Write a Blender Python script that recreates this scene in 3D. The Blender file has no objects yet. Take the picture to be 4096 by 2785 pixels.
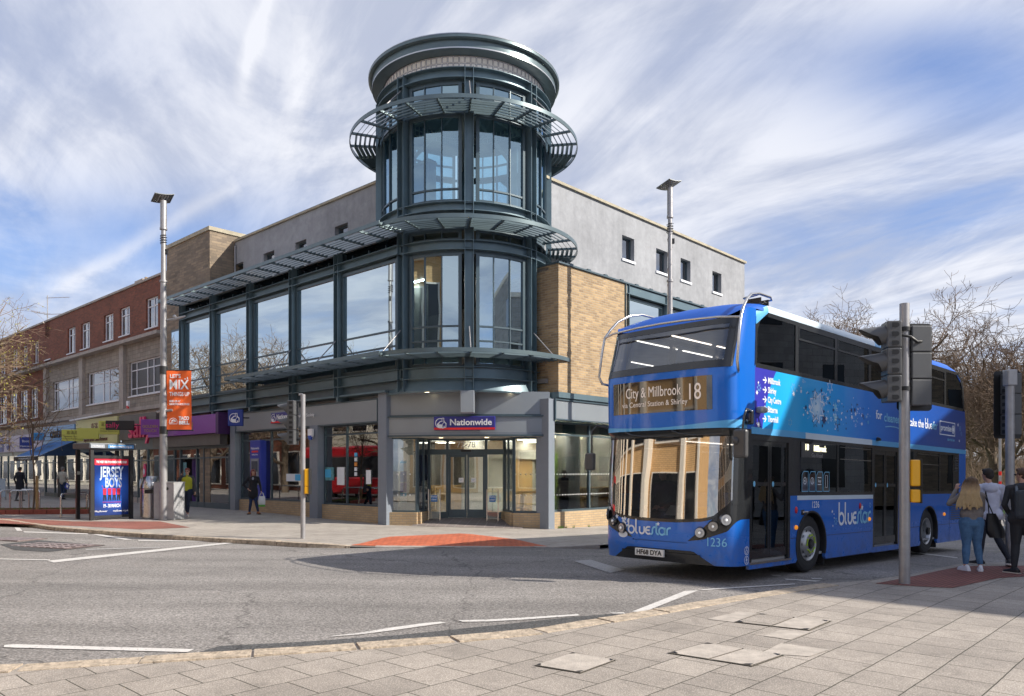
import bpy, bmesh, math, random
from math import sin, cos, pi, radians, sqrt, atan2
from mathutils import Vector, Matrix
from mathutils.geometry import delaunay_2d_cdt
R = random.Random(7)
scene = bpy.context.scene
COL = scene.collection

# ------------------------------------------------------------------ camera
cam_d = bpy.data.cameras.new('camera')
cam = bpy.data.objects.new('camera', cam_d); COL.objects.link(cam)
cam.location = (0, 0, 1.70); cam.rotation_euler = (radians(90), 0, 0)
cam_d.sensor_width = 36; cam_d.lens = 36*3092/4096.; cam_d.shift_y = 494.5/4096
cam_d.clip_end = 6000; cam_d.clip_start = .05
scene.camera = cam

# ------------------------------------------------------------------ light
SUN_A, SUN_E = radians(13), radians(34)         # azimuth right of the view, towards the camera; height
sdir = Vector((cos(SUN_E)*cos(SUN_A), -cos(SUN_E)*sin(SUN_A), sin(SUN_E)))
sd = bpy.data.lights.new('sun', 'SUN'); sd.energy = 3.35; sd.angle = radians(.5); sd.color = (1, .93, .83)
so = bpy.data.objects.new('sun', sd); COL.objects.link(so)
so.rotation_euler = sdir.to_track_quat('Z', 'Y').to_euler()
scene.view_settings.view_transform = 'Standard'; scene.view_settings.look = 'None'
scene.view_settings.exposure = 1.06; scene.view_settings.gamma = 1

w = bpy.data.worlds.new('World'); scene.world = w; w.use_nodes = True
nt = w.node_tree; nt.nodes.clear(); N = nt.nodes.new; LK = nt.links.new
def wn(t, **k):
    n = N(t)
    for a, b in k.items(): setattr(n, a, b)
    return n
def wmath(op, a, b=None, c=None):
    n = N('ShaderNodeMath'); n.operation = op
    for i, v in enumerate((a, b, c)):
        if v is None: continue
        if isinstance(v, (int, float)): n.inputs[i].default_value = v
        else: LK(v, n.inputs[i])
    return n.outputs[0]
sky = wn('ShaderNodeTexSky', sky_type='NISHITA', sun_disc=False)
sky.sun_elevation = SUN_E; sky.sun_rotation = pi/2 + SUN_A; sky.ozone_density = 3.0; sky.air_density = 1.0; sky.dust_density = .6
tc = wn('ShaderNodeTexCoord'); sp = wn('ShaderNodeSeparateXYZ'); LK(tc.outputs['Generated'], sp.inputs[0])
zz = wmath('ADD', wmath('MAXIMUM', sp.outputs[2], 0.0), .16)
cx = wmath('DIVIDE', sp.outputs[0], zz); cy = wmath('DIVIDE', sp.outputs[1], zz)
# the wind axis the streaks follow
A = radians(-33)
al = wmath('ADD', wmath('MULTIPLY', cx, sin(A)), wmath('MULTIPLY', cy, cos(A)))
ac = wmath('SUBTRACT', wmath('MULTIPLY', cx, cos(A)), wmath('MULTIPLY', cy, sin(A)))
cb = wn('ShaderNodeCombineXYZ'); LK(wmath('MULTIPLY', al, .46), cb.inputs[0]); LK(ac, cb.inputs[1])
def wnoise(vec, scale, detail, rough, dist, off=0):
    m = wn('ShaderNodeMapping'); m.inputs['Location'].default_value = (off, off*.7, off*.3); LK(vec, m.inputs['Vector'])
    n = wn('ShaderNodeTexNoise'); n.inputs['Scale'].default_value = scale; n.inputs['Detail'].default_value = detail
    n.inputs['Roughness'].default_value = rough; n.inputs['Distortion'].default_value = dist; LK(m.outputs[0], n.inputs['Vector'])
    return n.outputs['Fac']
big = wnoise(cb.outputs[0], .95, 3, .5, .5, 3.1)
fine = wnoise(cb.outputs[0], 2.8, 10, .60, .7, 8.2)
cb2 = wn('ShaderNodeCombineXYZ'); LK(wmath('MULTIPLY', al, .9), cb2.inputs[0]); LK(wmath('MULTIPLY', ac, 1.7), cb2.inputs[1])
wisp = wnoise(cb2.outputs[0], 1.5, 8, .60, 1.3, 1.7)
s1 = wmath('ADD', wmath('MULTIPLY', big, 1.25), wmath('MULTIPLY', fine, .62))
s1 = wmath('ADD', s1, wmath('MULTIPLY', wisp, .36))
mr = wn('ShaderNodeMapRange', interpolation_type='SMOOTHSTEP'); LK(s1, mr.inputs[0])
mr.inputs[1].default_value = .70; mr.inputs[2].default_value = 1.20; mr.inputs[3].default_value = .10; mr.inputs[4].default_value = .95
# clear blue gaps: low on the left, and high on the right (directions in the sky)
def gap(px, py, rx, ry, amt):
    d = Vector(((px-2048)/3092., 1, (1887-py)/3092.)).normalized()
    dx = wmath('SUBTRACT', wmath('DIVIDE', sp.outputs[0], sp.outputs[1]), d.x/d.y)
    dz = wmath('SUBTRACT', wmath('DIVIDE', sp.outputs[2], sp.outputs[1]), d.z/d.y)
    q = wmath('ADD', wmath('MULTIPLY', wmath('POWER', wmath('ABSOLUTE', wmath('DIVIDE', wmath('ADD', dx, wmath('MULTIPLY', dz, .0)), rx)), 2), 1), wmath('POWER', wmath('ABSOLUTE', wmath('DIVIDE', dz, ry)), 2))
    return wmath('MULTIPLY', wmath('EXPONENT', wmath('MULTIPLY', q, -1.0)), amt)
front = wmath('GREATER_THAN', sp.outputs[1], .05)
gs = wmath('ADD', gap(480, 960, .28, .07, .62), gap(3900, 330, .18, .09, .58))
gs = wmath('ADD', gs, gap(3180, 930, .09, .03, .22)); gs = wmath('ADD', gs, gap(250, 150, .2, .1, .18))
gs = wmath('ADD', gs, gap(3300, 220, .3, .06, .25))
gs = wmath('MULTIPLY', gs, front)
mask = wmath('MAXIMUM', wmath('SUBTRACT', mr.outputs[0], wmath('MULTIPLY', gs, wmath('SUBTRACT', 1.65, fine))), .04)
def trail(p1, p2, wd, amt, bow=0.):
    "a fading vapour trail between two directions"
    a = Vector(((p1[0]-2048)/3092., (1887-p1[1])/3092.)); b = Vector(((p2[0]-2048)/3092., (1887-p2[1])/3092.)); L = (b-a).length; d = (b-a)/L
    X = wmath('SUBTRACT', wmath('DIVIDE', sp.outputs[0], sp.outputs[1]), a.x); Z = wmath('SUBTRACT', wmath('DIVIDE', sp.outputs[2], sp.outputs[1]), a.y)
    t_ = wmath('DIVIDE', wmath('ADD', wmath('MULTIPLY', X, d.x), wmath('MULTIPLY', Z, d.y)), L)
    q = wmath('ADD', wmath('MULTIPLY', X, -d.y), wmath('MULTIPLY', Z, d.x)); q = wmath('ADD', q, wmath('MULTIPLY', wmath('MULTIPLY', t_, wmath('SUBTRACT', 1.0, t_)), bow))
    q = wmath('ADD', q, wmath('MULTIPLY', wmath('SUBTRACT', wisp, .5), wd*2.5))
    e = wmath('EXPONENT', wmath('MULTIPLY', wmath('POWER', wmath('ABSOLUTE', wmath('DIVIDE', q, wd)), 2), -1.0))
    ends = wmath('MULTIPLY', wmath('GREATER_THAN', t_, 0.), wmath('LESS_THAN', t_, 1.)); fade = wmath('MULTIPLY', wmath('MULTIPLY', t_, wmath('SUBTRACT', 1.0, t_)), 4.0)
    return wmath('MULTIPLY', wmath('MULTIPLY', wmath('MULTIPLY', e, ends), wmath('POWER', wmath('MAXIMUM', fade, 0.0), .5)), wmath('MULTIPLY', front, amt))
tr_ = wmath('ADD', trail((970, 430), (1150, -160), .009, .55, -.05), trail((120, 1215), (960, 740), .012, .35, 0.)); tr_ = wmath('ADD', tr_, trail((1130, 640), (1200, 60), .012, .22, .05))
mask = wmath('ADD', mask, tr_)
mask = wmath('MINIMUM', mask, .97)
skc = wn('ShaderNodeMix', data_type='RGBA', blend_type='MULTIPLY'); skc.inputs[0].default_value = 1
LK(sky.outputs[0], skc.inputs[6]); skc.inputs[7].default_value = (.40, .47, .61, 1)
cl = wn('ShaderNodeMix', data_type='RGBA'); clr = wn('ShaderNodeMapRange', interpolation_type='SMOOTHSTEP'); LK(wmath('ADD', wmath('MULTIPLY', wnoise(cb.outputs[0], 2.0, 7, .62, 1.1, 5.5), .6), wmath('MULTIPLY', wisp, .4)), clr.inputs[0]); clr.inputs[1].default_value = .40; clr.inputs[2].default_value = .62; LK(wmath('MINIMUM', wmath('ADD', clr.outputs[0], wmath('MULTIPLY', tr_, 1.2)), 1.0), cl.inputs[0])
cl.inputs[6].default_value = (1.95, 2.12, 2.62, 1); cl.inputs[7].default_value = (3.3, 3.36, 3.6, 1)
mx = wn('ShaderNodeMix', data_type='RGBA'); LK(mask, mx.inputs[0]); LK(skc.outputs[2], mx.inputs[6]); LK(cl.outputs[2], mx.inputs[7])
bg = wn('ShaderNodeBackground'); bg.inputs['Strength'].default_value = .135; LK(mx.outputs[2], bg.inputs[0])
wo = wn('ShaderNodeOutputWorld'); LK(bg.outputs[0], wo.inputs[0])

# ------------------------------------------------------------------ measuring helpers
F, CX, HY, CZ = 3092., 2048., 1887., 1.7
class Fr:
    "a local frame: x along a facade, y into it"
    def __init__(s, o, ang): s.o = o; s.a = ang; s.c = cos(ang); s.s = sin(ang)
    def x(s, px, y=0):
        r = (px-CX)/F; ox = s.o[0]-s.s*y; oy = s.o[1]+s.c*y
        return (r*oy-ox)/(s.c-r*s.s)
    def y(s, px, x=0):
        r = (px-CX)/F; ox = s.o[0]+s.c*x; oy = s.o[1]+s.s*x
        return (r*oy-ox)/(-s.s-r*s.c)
    def w(s, x, y): return (s.o[0]+s.c*x-s.s*y, s.o[1]+s.s*x+s.c*y)
    def z(s, x, y, py): return CZ+(HY-py)*s.w(x, y)[1]/F
LF = Fr((-4.02, 24.), -radians(43)); RF = Fr((1.22, 23.3), radians(47)); BF = Fr((3.29, 11.52), radians(43.55)); CH = Fr((-1.385, 23.65), -radians(6.8))
DC = (-1.567, 25.5)
U = Vector((-.7314, .6820)); V = Vector((.6820, .7314))
def sst(t): t = min(1, max(0, t)); return t*t*(3-2*t)
def G(x, y):
    s = (x-3.3)*.725+(y-11.5)*.689
    t = (x+4.02)*-.7314+(y-24)*.6818
    s = min(26, max(0, s-.6))
    return -.021*s + .14*sst((t+2)/13.) if s > 0 or t > -2 else 0.
def gp(px, py, zo=0.):
    z = zo
    for i in range(12):
        Y = (CZ-z)*F/(py-HY); X = (px-CX)/F*Y; z = zo+G(X, Y)
    return Vector((X, Y, z))

# ------------------------------------------------------------------ materials
MATS = {}
def mat(name, col=(.5, .5, .5), rough=.6, metal=0., var=.12, vscale=3., bump=.0, bscale=60., spec=.5, coat=0., emit=None, es=0., fn=None):
    if name in MATS: return MATS[name]
    m = bpy.data.materials.new(name); m.use_nodes = True; t = m.node_tree; b = t.nodes['Principled BSDF']
    b.inputs['Roughness'].default_value = rough; b.inputs['Metallic'].default_value = metal
    b.inputs['Specular IOR Level'].default_value = spec; b.inputs['Coat Weight'].default_value = coat; b.inputs['Coat Roughness'].default_value = .04
    tcn = t.nodes.new('ShaderNodeTexCoord')
    n = t.nodes.new('ShaderNodeTexNoise'); n.inputs['Scale'].default_value = vscale; n.inputs['Detail'].default_value = 5; n.inputs['Roughness'].default_value = .65
    t.links.new(tcn.outputs['Object'], n.inputs['Vector'])
    r = t.nodes.new('ShaderNodeValToRGB'); r.color_ramp.elements[0].position = .3; r.color_ramp.elements[1].position = .72
    c0 = [c*(1-var) for c in col]; c1 = [min(1, c*(1+var)) for c in col]
    r.color_ramp.elements[0].color = (*c0, 1); r.color_ramp.elements[1].color = (*c1, 1)
    t.links.new(n.outputs['Fac'], r.inputs[0]); t.links.new(r.outputs[0], b.inputs['Base Color'])
    if bump:
        n2 = t.nodes.new('ShaderNodeTexNoise'); n2.inputs['Scale'].default_value = bscale; n2.inputs['Detail'].default_value = 4
        t.links.new(tcn.outputs['Object'], n2.inputs['Vector'])
        bp = t.nodes.new('ShaderNodeBump'); bp.inputs['Strength'].default_value = bump; bp.inputs['Distance'].default_value = .02
        t.links.new(n2.outputs['Fac'], bp.inputs['Height']); t.links.new(bp.outputs[0], b.inputs['Normal'])
    if emit: b.inputs['Emission Color'].default_value = (*emit, 1); b.inputs['Emission Strength'].default_value = es
    if fn: fn(t, b, tcn, r)
    MATS[name] = m; return m
def nd(t, ty, ins=(), **k):
    n = t.nodes.new(ty)
    for a, b in k.items(): setattr(n, a, b)
    for key, v in ins:
        if isinstance(v, bpy.types.NodeSocket): t.links.new(v, n.inputs[key])
        else: n.inputs[key].default_value = v
    return n
def brick(name, c1, c2, mortar, bw=.235, rh=.075, ms=.012, rough=.85, off=.5, dirt=.5):
    def fn(t, b, tcn, r):
        sep = nd(t, 'ShaderNodeSeparateXYZ', [(0, tcn.outputs['Object'])])
        ad = nd(t, 'ShaderNodeMath', [(0, sep.outputs[0]), (1, sep.outputs[1])], operation='ADD')
        cmb = nd(t, 'ShaderNodeCombineXYZ', [(0, ad.outputs[0]), (1, sep.outputs[2])])
        bt = nd(t, 'ShaderNodeTexBrick', [('Vector', cmb.outputs[0]), ('Color1', (*c1, 1)), ('Color2', (*c2, 1)), ('Mortar', (*mortar, 1)), ('Scale', 1.), ('Mortar Size', ms), ('Mortar Smooth', .3), ('Bias', 0.), ('Brick Width', bw), ('Row Height', rh)])
        bt.offset = off
        n = nd(t, 'ShaderNodeTexNoise', [('Vector', tcn.outputs['Object']), ('Scale', .9), ('Detail', 7.), ('Roughness', .7)])
        mr_ = nd(t, 'ShaderNodeMapRange', [(0, n.outputs[0]), (1, .3), (2, .75), (3, 1-dirt*.55), (4, 1.12)])
        mxx = nd(t, 'ShaderNodeMix', [(0, 1.), (6, bt.outputs[0]), (7, mr_.outputs[0])], data_type='RGBA', blend_type='MULTIPLY')
        t.links.new(mxx.outputs[2], b.inputs['Base Color'])
        bp = nd(t, 'ShaderNodeBump', [('Strength', .6), ('Distance', .012), ('Height', bt.outputs['Fac'])], invert=True)
        t.links.new(bp.outputs[0], b.inputs['Normal'])
    return mat(name, c1, rough, fn=fn)
def slabs(name, c1, c2, mortar, bw, rh, ms, ang, rough=.8, off=.5, speck=.25, dirt=.3, bumpd=.006):
    def fn(t, b, tcn, r):
        mp = nd(t, 'ShaderNodeMapping', [('Vector', tcn.outputs['Object']), ('Rotation', (0, 0, ang))])
        wob = nd(t, 'ShaderNodeTexNoise', [('Vector', tcn.outputs['Object']), ('Scale', 1.3), ('Detail', 3.)])
        wv = nd(t, 'ShaderNodeVectorMath', [(0, wob.outputs['Color']), (1, (.02, .02, 0))], operation='MULTIPLY')
        av = nd(t, 'ShaderNodeVectorMath', [(0, mp.outputs[0]), (1, wv.outputs[0])], operation='ADD')
        bt = nd(t, 'ShaderNodeTexBrick', [('Vector', av.outputs[0]), ('Color1', (*c1, 1)), ('Color2', (*c2, 1)), ('Mortar', (*mortar, 1)), ('Scale', 1.), ('Mortar Size', ms), ('Mortar Smooth', .4), ('Bias', 0.), ('Brick Width', bw), ('Row Height', rh)])
        bt.offset = off
        n = nd(t, 'ShaderNodeTexNoise', [('Vector', tcn.outputs['Object']), ('Scale', .8), ('Detail', 8.), ('Roughness', .7)])
        mr_ = nd(t, 'ShaderNodeMapRange', [(0, n.outputs[0]), (1, .3), (2, .72), (3, 1-dirt), (4, 1.1)])
        vo = nd(t, 'ShaderNodeTexVoronoi', [('Vector', tcn.outputs['Object']), ('Scale', 75.)])
        m2 = nd(t, 'ShaderNodeMapRange', [(0, vo.outputs['Distance']), (1, .12), (2, .5), (3, 1+speck*2), (4, 1-speck*.5)])
        gv = nd(t, 'ShaderNodeTexVoronoi', [('Vector', tcn.outputs['Object']), ('Scale', 2.6)]); g1 = nd(t, 'ShaderNodeMapRange', [(0, gv.outputs['Distance']), (1, .045), (2, .06), (3, .68), (4, 1.)])
        st_ = nd(t, 'ShaderNodeTexNoise', [('Vector', tcn.outputs['Object']), ('Scale', 3.3), ('Detail', 6.), ('Roughness', .7), ('Distortion', 1.)]); s1_ = nd(t, 'ShaderNodeMapRange', [(0, st_.outputs[0]), (1, .36), (2, .48), (3, .84), (4, 1.)])
        g2 = nd(t, 'ShaderNodeMath', [(0, g1.outputs[0]), (1, s1_.outputs[0])], operation='MULTIPLY'); g3 = nd(t, 'ShaderNodeMath', [(0, g2.outputs[0]), (1, m2.outputs[0])], operation='MULTIPLY')
        m3 = nd(t, 'ShaderNodeMath', [(0, mr_.outputs[0]), (1, g3.outputs[0])], operation='MULTIPLY')
        mxx = nd(t, 'ShaderNodeMix', [(0, 1.), (6, bt.outputs[0]), (7, m3.outputs[0])], data_type='RGBA', blend_type='MULTIPLY')
        t.links.new(mxx.outputs[2], b.inputs['Base Color'])
        bp = nd(t, 'ShaderNodeBump', [('Strength', .8), ('Distance', bumpd), ('Height', bt.outputs['Fac'])], invert=True)
        bp2 = nd(t, 'ShaderNodeBump', [('Strength', .35), ('Distance', .004), ('Height', vo.outputs['Distance']), ('Normal', bp.outputs[0])])
        t.links.new(bp2.outputs[0], b.inputs['Normal'])
    return mat(name, c1, rough, fn=fn)
def glass(name, tint=(.75, .85, .85), base=.12, k=1., rough=0., gcol=(.95, .97, 1)):
    if name in MATS: return MATS[name]
    m = bpy.data.materials.new(name); m.use_nodes = True; t = m.node_tree; t.nodes.clear()
    fr = nd(t, 'ShaderNodeFresnel', [('IOR', 1.5)])
    f = nd(t, 'ShaderNodeMath', [(0, fr.outputs[0]), (1, k), (2, base)], operation='MULTIPLY_ADD', use_clamp=True)
    tr = nd(t, 'ShaderNodeBsdfTransparent', [(0, (*tint, 1))])
    tcn = nd(t, 'ShaderNodeTexCoord')
    n = nd(t, 'ShaderNodeTexNoise', [('Vector', tcn.outputs['Object']), ('Scale', .7), ('Detail', 1.)])
    bp = nd(t, 'ShaderNodeBump', [('Strength', .12), ('Distance', .02), ('Height', n.outputs[0])])
    gl = nd(t, 'ShaderNodeBsdfGlossy', [('Color', (*gcol, 1)), ('Roughness', rough), ('Normal', bp.outputs[0])])
    mxs = nd(t, 'ShaderNodeMixShader', [(0, f.outputs[0]), (1, tr.outputs[0]), (2, gl.outputs[0])])
    o = nd(t, 'ShaderNodeOutputMaterial', [(0, mxs.outputs[0])])
    MATS[name] = m; return m

def asph(t, b, tcn, r, k=1.):
    vo = nd(t, 'ShaderNodeTexVoronoi', [('Vector', tcn.outputs['Object']), ('Scale', 38.)])
    n = nd(t, 'ShaderNodeTexNoise', [('Vector', tcn.outputs['Object']), ('Scale', .35), ('Detail', 8.), ('Roughness', .65)])
    n3 = nd(t, 'ShaderNodeTexNoise', [('Vector', tcn.outputs['Object']), ('Scale', 22.), ('Detail', 5.), ('Roughness', .75)])
    m1 = nd(t, 'ShaderNodeMapRange', [(0, n.outputs[0]), (1, .3), (2, .7), (3, .82), (4, 1.14)])
    m2 = nd(t, 'ShaderNodeMapRange', [(0, vo.outputs['Distance']), (1, .1), (2, .75), (3, 1.25), (4, .62)])
    m4 = nd(t, 'ShaderNodeMapRange', [(0, n3.outputs[0]), (1, .38), (2, .6), (3, .62), (4, 1.15)])
    mm = nd(t, 'ShaderNodeMath', [(0, m1.outputs[0]), (1, m2.outputs[0])], operation='MULTIPLY')
    mm2 = nd(t, 'ShaderNodeMath', [(0, mm.outputs[0]), (1, m4.outputs[0])], operation='MULTIPLY')
    st = nd(t, 'ShaderNodeMapping', [('Vector', tcn.outputs['Object']), ('Rotation', (0, 0, radians(12))), ('Scale', (.10, .75, 1))])
    n5 = nd(t, 'ShaderNodeTexNoise', [('Vector', st.outputs[0]), ('Scale', 1.), ('Detail', 5.), ('Roughness', .6)])
    m5 = nd(t, 'ShaderNodeMapRange', [(0, n5.outputs[0]), (1, .36), (2, .64), (3, .80), (4, 1.16)])
    dn = nd(t, 'ShaderNodeTexNoise', [('Vector', tcn.outputs['Object']), ('Scale', 2.2), ('Detail', 4.)])
    dv = nd(t, 'ShaderNodeVectorMath', [(0, dn.outputs['Color']), (1, (.7, .7, 0)), (2, tcn.outputs['Object'])], operation='MULTIPLY_ADD')
    ck = nd(t, 'ShaderNodeTexVoronoi', [('Vector', dv.outputs[0]), ('Scale', .22)], feature='DISTANCE_TO_EDGE')
    m6 = nd(t, 'ShaderNodeMapRange', [(0, ck.outputs['Distance']), (1, .0015), (2, .005), (3, .62), (4, 1.)])
    mm3 = nd(t, 'ShaderNodeMath', [(0, mm2.outputs[0]), (1, m5.outputs[0])], operation='MULTIPLY')
    mm4 = nd(t, 'ShaderNodeMath', [(0, mm3.outputs[0]), (1, m6.outputs[0])], operation='MULTIPLY')
    mxx = nd(t, 'ShaderNodeMix', [(0, 1.), (6, r.outputs[0]), (7, mm4.outputs[0])], data_type='RGBA', blend_type='MULTIPLY')
    t.links.new(mxx.outputs[2], b.inputs['Base Color'])
    bp = nd(t, 'ShaderNodeBump', [('Strength', .7), ('Distance', .012), ('Height', n3.outputs[0])])
    bp2 = nd(t, 'ShaderNodeBump', [('Strength', .5), ('Distance', .006), ('Height', vo.outputs['Distance']), ('Normal', bp.outputs[0])], invert=True)
    t.links.new(bp2.outputs[0], b.inputs['Normal'])
M_asph = mat('asphalt', (.30, .28, .262), .85, var=.08, fn=asph)
M_patch = mat('new_asphalt', (.10, .10, .10), .85, var=.08, fn=asph)
AV = -radians(47)
M_slab = slabs('slab_paving', (.415, .368, .318), (.335, .297, .257), (.07, .065, .045), .46, .45, .0062, AV, speck=.3)
M_slabf = slabs('slab_paving_far', (.41, .37, .325), (.36, .325, .285), (.2, .18, .15), .6, .45, .008, AV, speck=.12, dirt=.22)
M_redb = slabs('red_block_paving', (.36, .13, .09), (.28, .11, .085), (.12, .06, .05), .2, .1, .006, AV, speck=.1)
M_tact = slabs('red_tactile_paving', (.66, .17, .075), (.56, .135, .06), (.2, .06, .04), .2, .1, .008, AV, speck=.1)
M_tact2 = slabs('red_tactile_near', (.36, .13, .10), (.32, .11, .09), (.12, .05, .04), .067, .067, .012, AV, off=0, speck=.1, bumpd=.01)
M_tile = slabs('entrance_tiles', (.26, .22, .2), (.23, .2, .19), (.45, .42, .38), .3, .3, .008, radians(6.8), off=0, speck=.05)
M_kerb = mat('granite_kerb', (.43, .355, .27), .85, var=.42, vscale=11, bump=1., bscale=28)
def wornfn(t, b, tcn, r, lo=.40, hi=.47):
    n = nd(t, 'ShaderNodeTexNoise', [('Vector', tcn.outputs['Object']), ('Scale', 26.), ('Detail', 6.), ('Roughness', .7)]); n2 = nd(t, 'ShaderNodeTexNoise', [('Vector', tcn.outputs['Object']), ('Scale', 1.6), ('Detail', 3.)])
    ad = nd(t, 'ShaderNodeMath', [(0, n2.outputs[0]), (1, .25), (2, n.outputs[0])], operation='MULTIPLY_ADD'); m_ = nd(t, 'ShaderNodeMapRange', [(0, ad.outputs[0]), (1, lo+.08), (2, hi+.08), (3, 0.), (4, 1.)])
    mxx = nd(t, 'ShaderNodeMix', [(0, m_.outputs[0]), (6, (.24, .225, .21, 1)), (7, r.outputs[0])], data_type='RGBA'); t.links.new(mxx.outputs[2], b.inputs['Base Color'])
M_paint = mat('road_paint', (.60, .58, .55), .75, var=.12, vscale=8, bump=.2, fn=wornfn)
M_paintf = mat('worn_road_paint', (.42, .41, .40), .8, var=.35, vscale=25)
M_grass = mat('grass', (.12, .20, .04), .9, var=.4, vscale=2)
M_steel = mat('blue_grey_steel', (.125, .185, .215), .36, .3, var=.14, vscale=1.5)
M_steel2 = mat('dark_frame', (.07, .105, .125), .35, .2, var=.1)
M_gpan = mat('grey_panel', (.28, .31, .335), .34, .3, var=.06, vscale=.8)
M_pillar = mat('grey_pillar', (.21, .24, .28), .45, .1, var=.05)
M_canopy = mat('canopy_metal', (.12, .165, .18), .33, .4, var=.1)
M_silver = mat('silver_edge', (.55, .56, .57), .3, .8, var=.08)
def renderfn(t, b, tcn, r):
    n = nd(t, 'ShaderNodeTexNoise', [('Vector', tcn.outputs['Object']), ('Scale', .45), ('Detail', 9.), ('Roughness', .68)])
    n2 = nd(t, 'ShaderNodeTexNoise', [('Vector', tcn.outputs['Object']), ('Scale', 3.5), ('Detail', 9.), ('Roughness', .75), ('Distortion', .6)])
    a = nd(t, 'ShaderNodeMapRange', [(0, n.outputs[0]), (1, .35), (2, .68), (3, .80), (4, 1.10)])
    mp = nd(t, 'ShaderNodeMapping', [('Vector', tcn.outputs['Object']), ('Scale', (3.2, 3.2, .22))])
    sk_ = nd(t, 'ShaderNodeTexNoise', [('Vector', mp.outputs[0]), ('Scale', 1.), ('Detail', 6.), ('Roughness', .65)]); sk2 = nd(t, 'ShaderNodeMapRange', [(0, sk_.outputs[0]), (1, .38), (2, .56), (3, .94), (4, 1.02)])
    a = nd(t, 'ShaderNodeMath', [(0, a.outputs[0]), (1, sk2.outputs[0])], operation='MULTIPLY')
    c = nd(t, 'ShaderNodeMapRange', [(0, n2.outputs[0]), (1, .35), (2, .65), (3, .88), (4, 1.08)])
    mm = nd(t, 'ShaderNodeMath', [(0, a.outputs[0]), (1, c.outputs[0])], operation='MULTIPLY')
    mxx = nd(t, 'ShaderNodeMix', [(0, 1.), (6, r.outputs[0]), (7, mm.outputs[0])], data_type='RGBA', blend_type='MULTIPLY')
    t.links.new(mxx.outputs[2], b.inputs['Base Color'])
M_render = mat('grey_render', (.335, .345, .365), .9, var=.06, bump=.15, bscale=30, fn=renderfn)
M_coping = mat('stone_coping', (.40, .36, .27), .85, var=.2, vscale=4)
M_buff = brick('buff_brick', (.52, .36, .19), (.30, .205, .115), (.42, .35, .26), ms=.010)
M_brown = brick('brown_stone_brick', (.33, .255, .175), (.20, .16, .12), (.22, .18, .14), bw=.45, rh=.11, ms=.010)
M_base = brick('buff_plinth_brick', (.50, .36, .21), (.42, .30, .17), (.34, .28, .2), ms=.011, dirt=.3)
M_red = brick('red_brick', (.31, .095, .052), (.19, .06, .036), (.17, .10, .07), bw=.235, rh=.085, ms=.012)
M_ctile = brick('stone_cladding_tile', (.40, .35, .29), (.31, .27, .23), (.2, .18, .15), bw=.3, rh=.2, ms=.010, off=0)
M_conc = mat('weathered_concrete', (.40, .36, .32), .9, var=.2, vscale=2.5, bump=.2)
M_white = mat('white_frame', (.78, .79, .82), .5, var=.03)
M_black = mat('black_plastic', (.022, .023, .025), .42, var=.2)
M_dark = mat('dark_interior', (.035, .035, .037), .8, var=.2)
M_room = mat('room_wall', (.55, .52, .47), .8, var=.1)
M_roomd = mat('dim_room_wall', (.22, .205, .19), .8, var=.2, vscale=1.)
M_wood = mat('pale_wood', (.50, .30, .12), .5, var=.2, vscale=8)
M_lamp = mat('warm_downlight', (.9, .8, .6), .5, emit=(1, .8, .5), es=4)
M_shopl = mat('shop_light_panel', (.9, .9, .9), .5, emit=(1, .92, .8), es=34)
M_lobby = mat('lobby_light_panel', (.9, .9, .9), .5, emit=(1, .92, .8), es=6)
M_tube = mat('strip_light', (.9, .9, .9), .5, emit=(1, .93, .82), es=24)
M_stain = mat('brushed_steel', (.62, .60, .57), .25, 1., var=.12, vscale=20)
M_galv = mat('galvanised_pole', (.36, .355, .36), .45, .5, var=.12, vscale=6)
M_alum = mat('cabinet_concrete', (.33, .33, .34), .6, .1, var=.15, vscale=5)
G_cur = glass('curtain_glass', (.36, .48, .55), .62, 1.1, gcol=(.84, .96, 1.))
G_drum = glass('drum_glass', (.50, .74, .84), .46, 1.0, gcol=(.72, .90, 1.))
G_lant = glass('lantern_glass', (.55, .82, .95), .34, .9, gcol=(.62, .86, 1.))
G_open = glass('side_shop_glass', (.90, .95, .92), .05, .9)
G_cler = glass('clerestory_glass', (.5, .6, .6), .12, 1.)
G_shop = glass('shop_glass', (.82, .87, .85), .17, 1.5)
G_clear = glass('clear_glass', (.93, .96, .95), .03, 1.)
G_win = glass('window_glass', (.35, .38, .42), .22, 1.)
G_wind2 = glass('upper_windscreen_glass', (.62, .65, .68), .10, 1.2)
G_bus = glass('bus_glass', (.66, .69, .72), .03, 1.0, gcol=(.85, .93, 1.))
G_wind = glass('windscreen_glass', (.50, .52, .53), .34, 1.6, gcol=(1., .97, .93))
M_gblock = mat('glass_block', (.36, .36, .42), .25, var=.08, vscale=6)
M_letterw = mat('white_letter', (.85, .85, .86), .4, var=.02)

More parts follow.
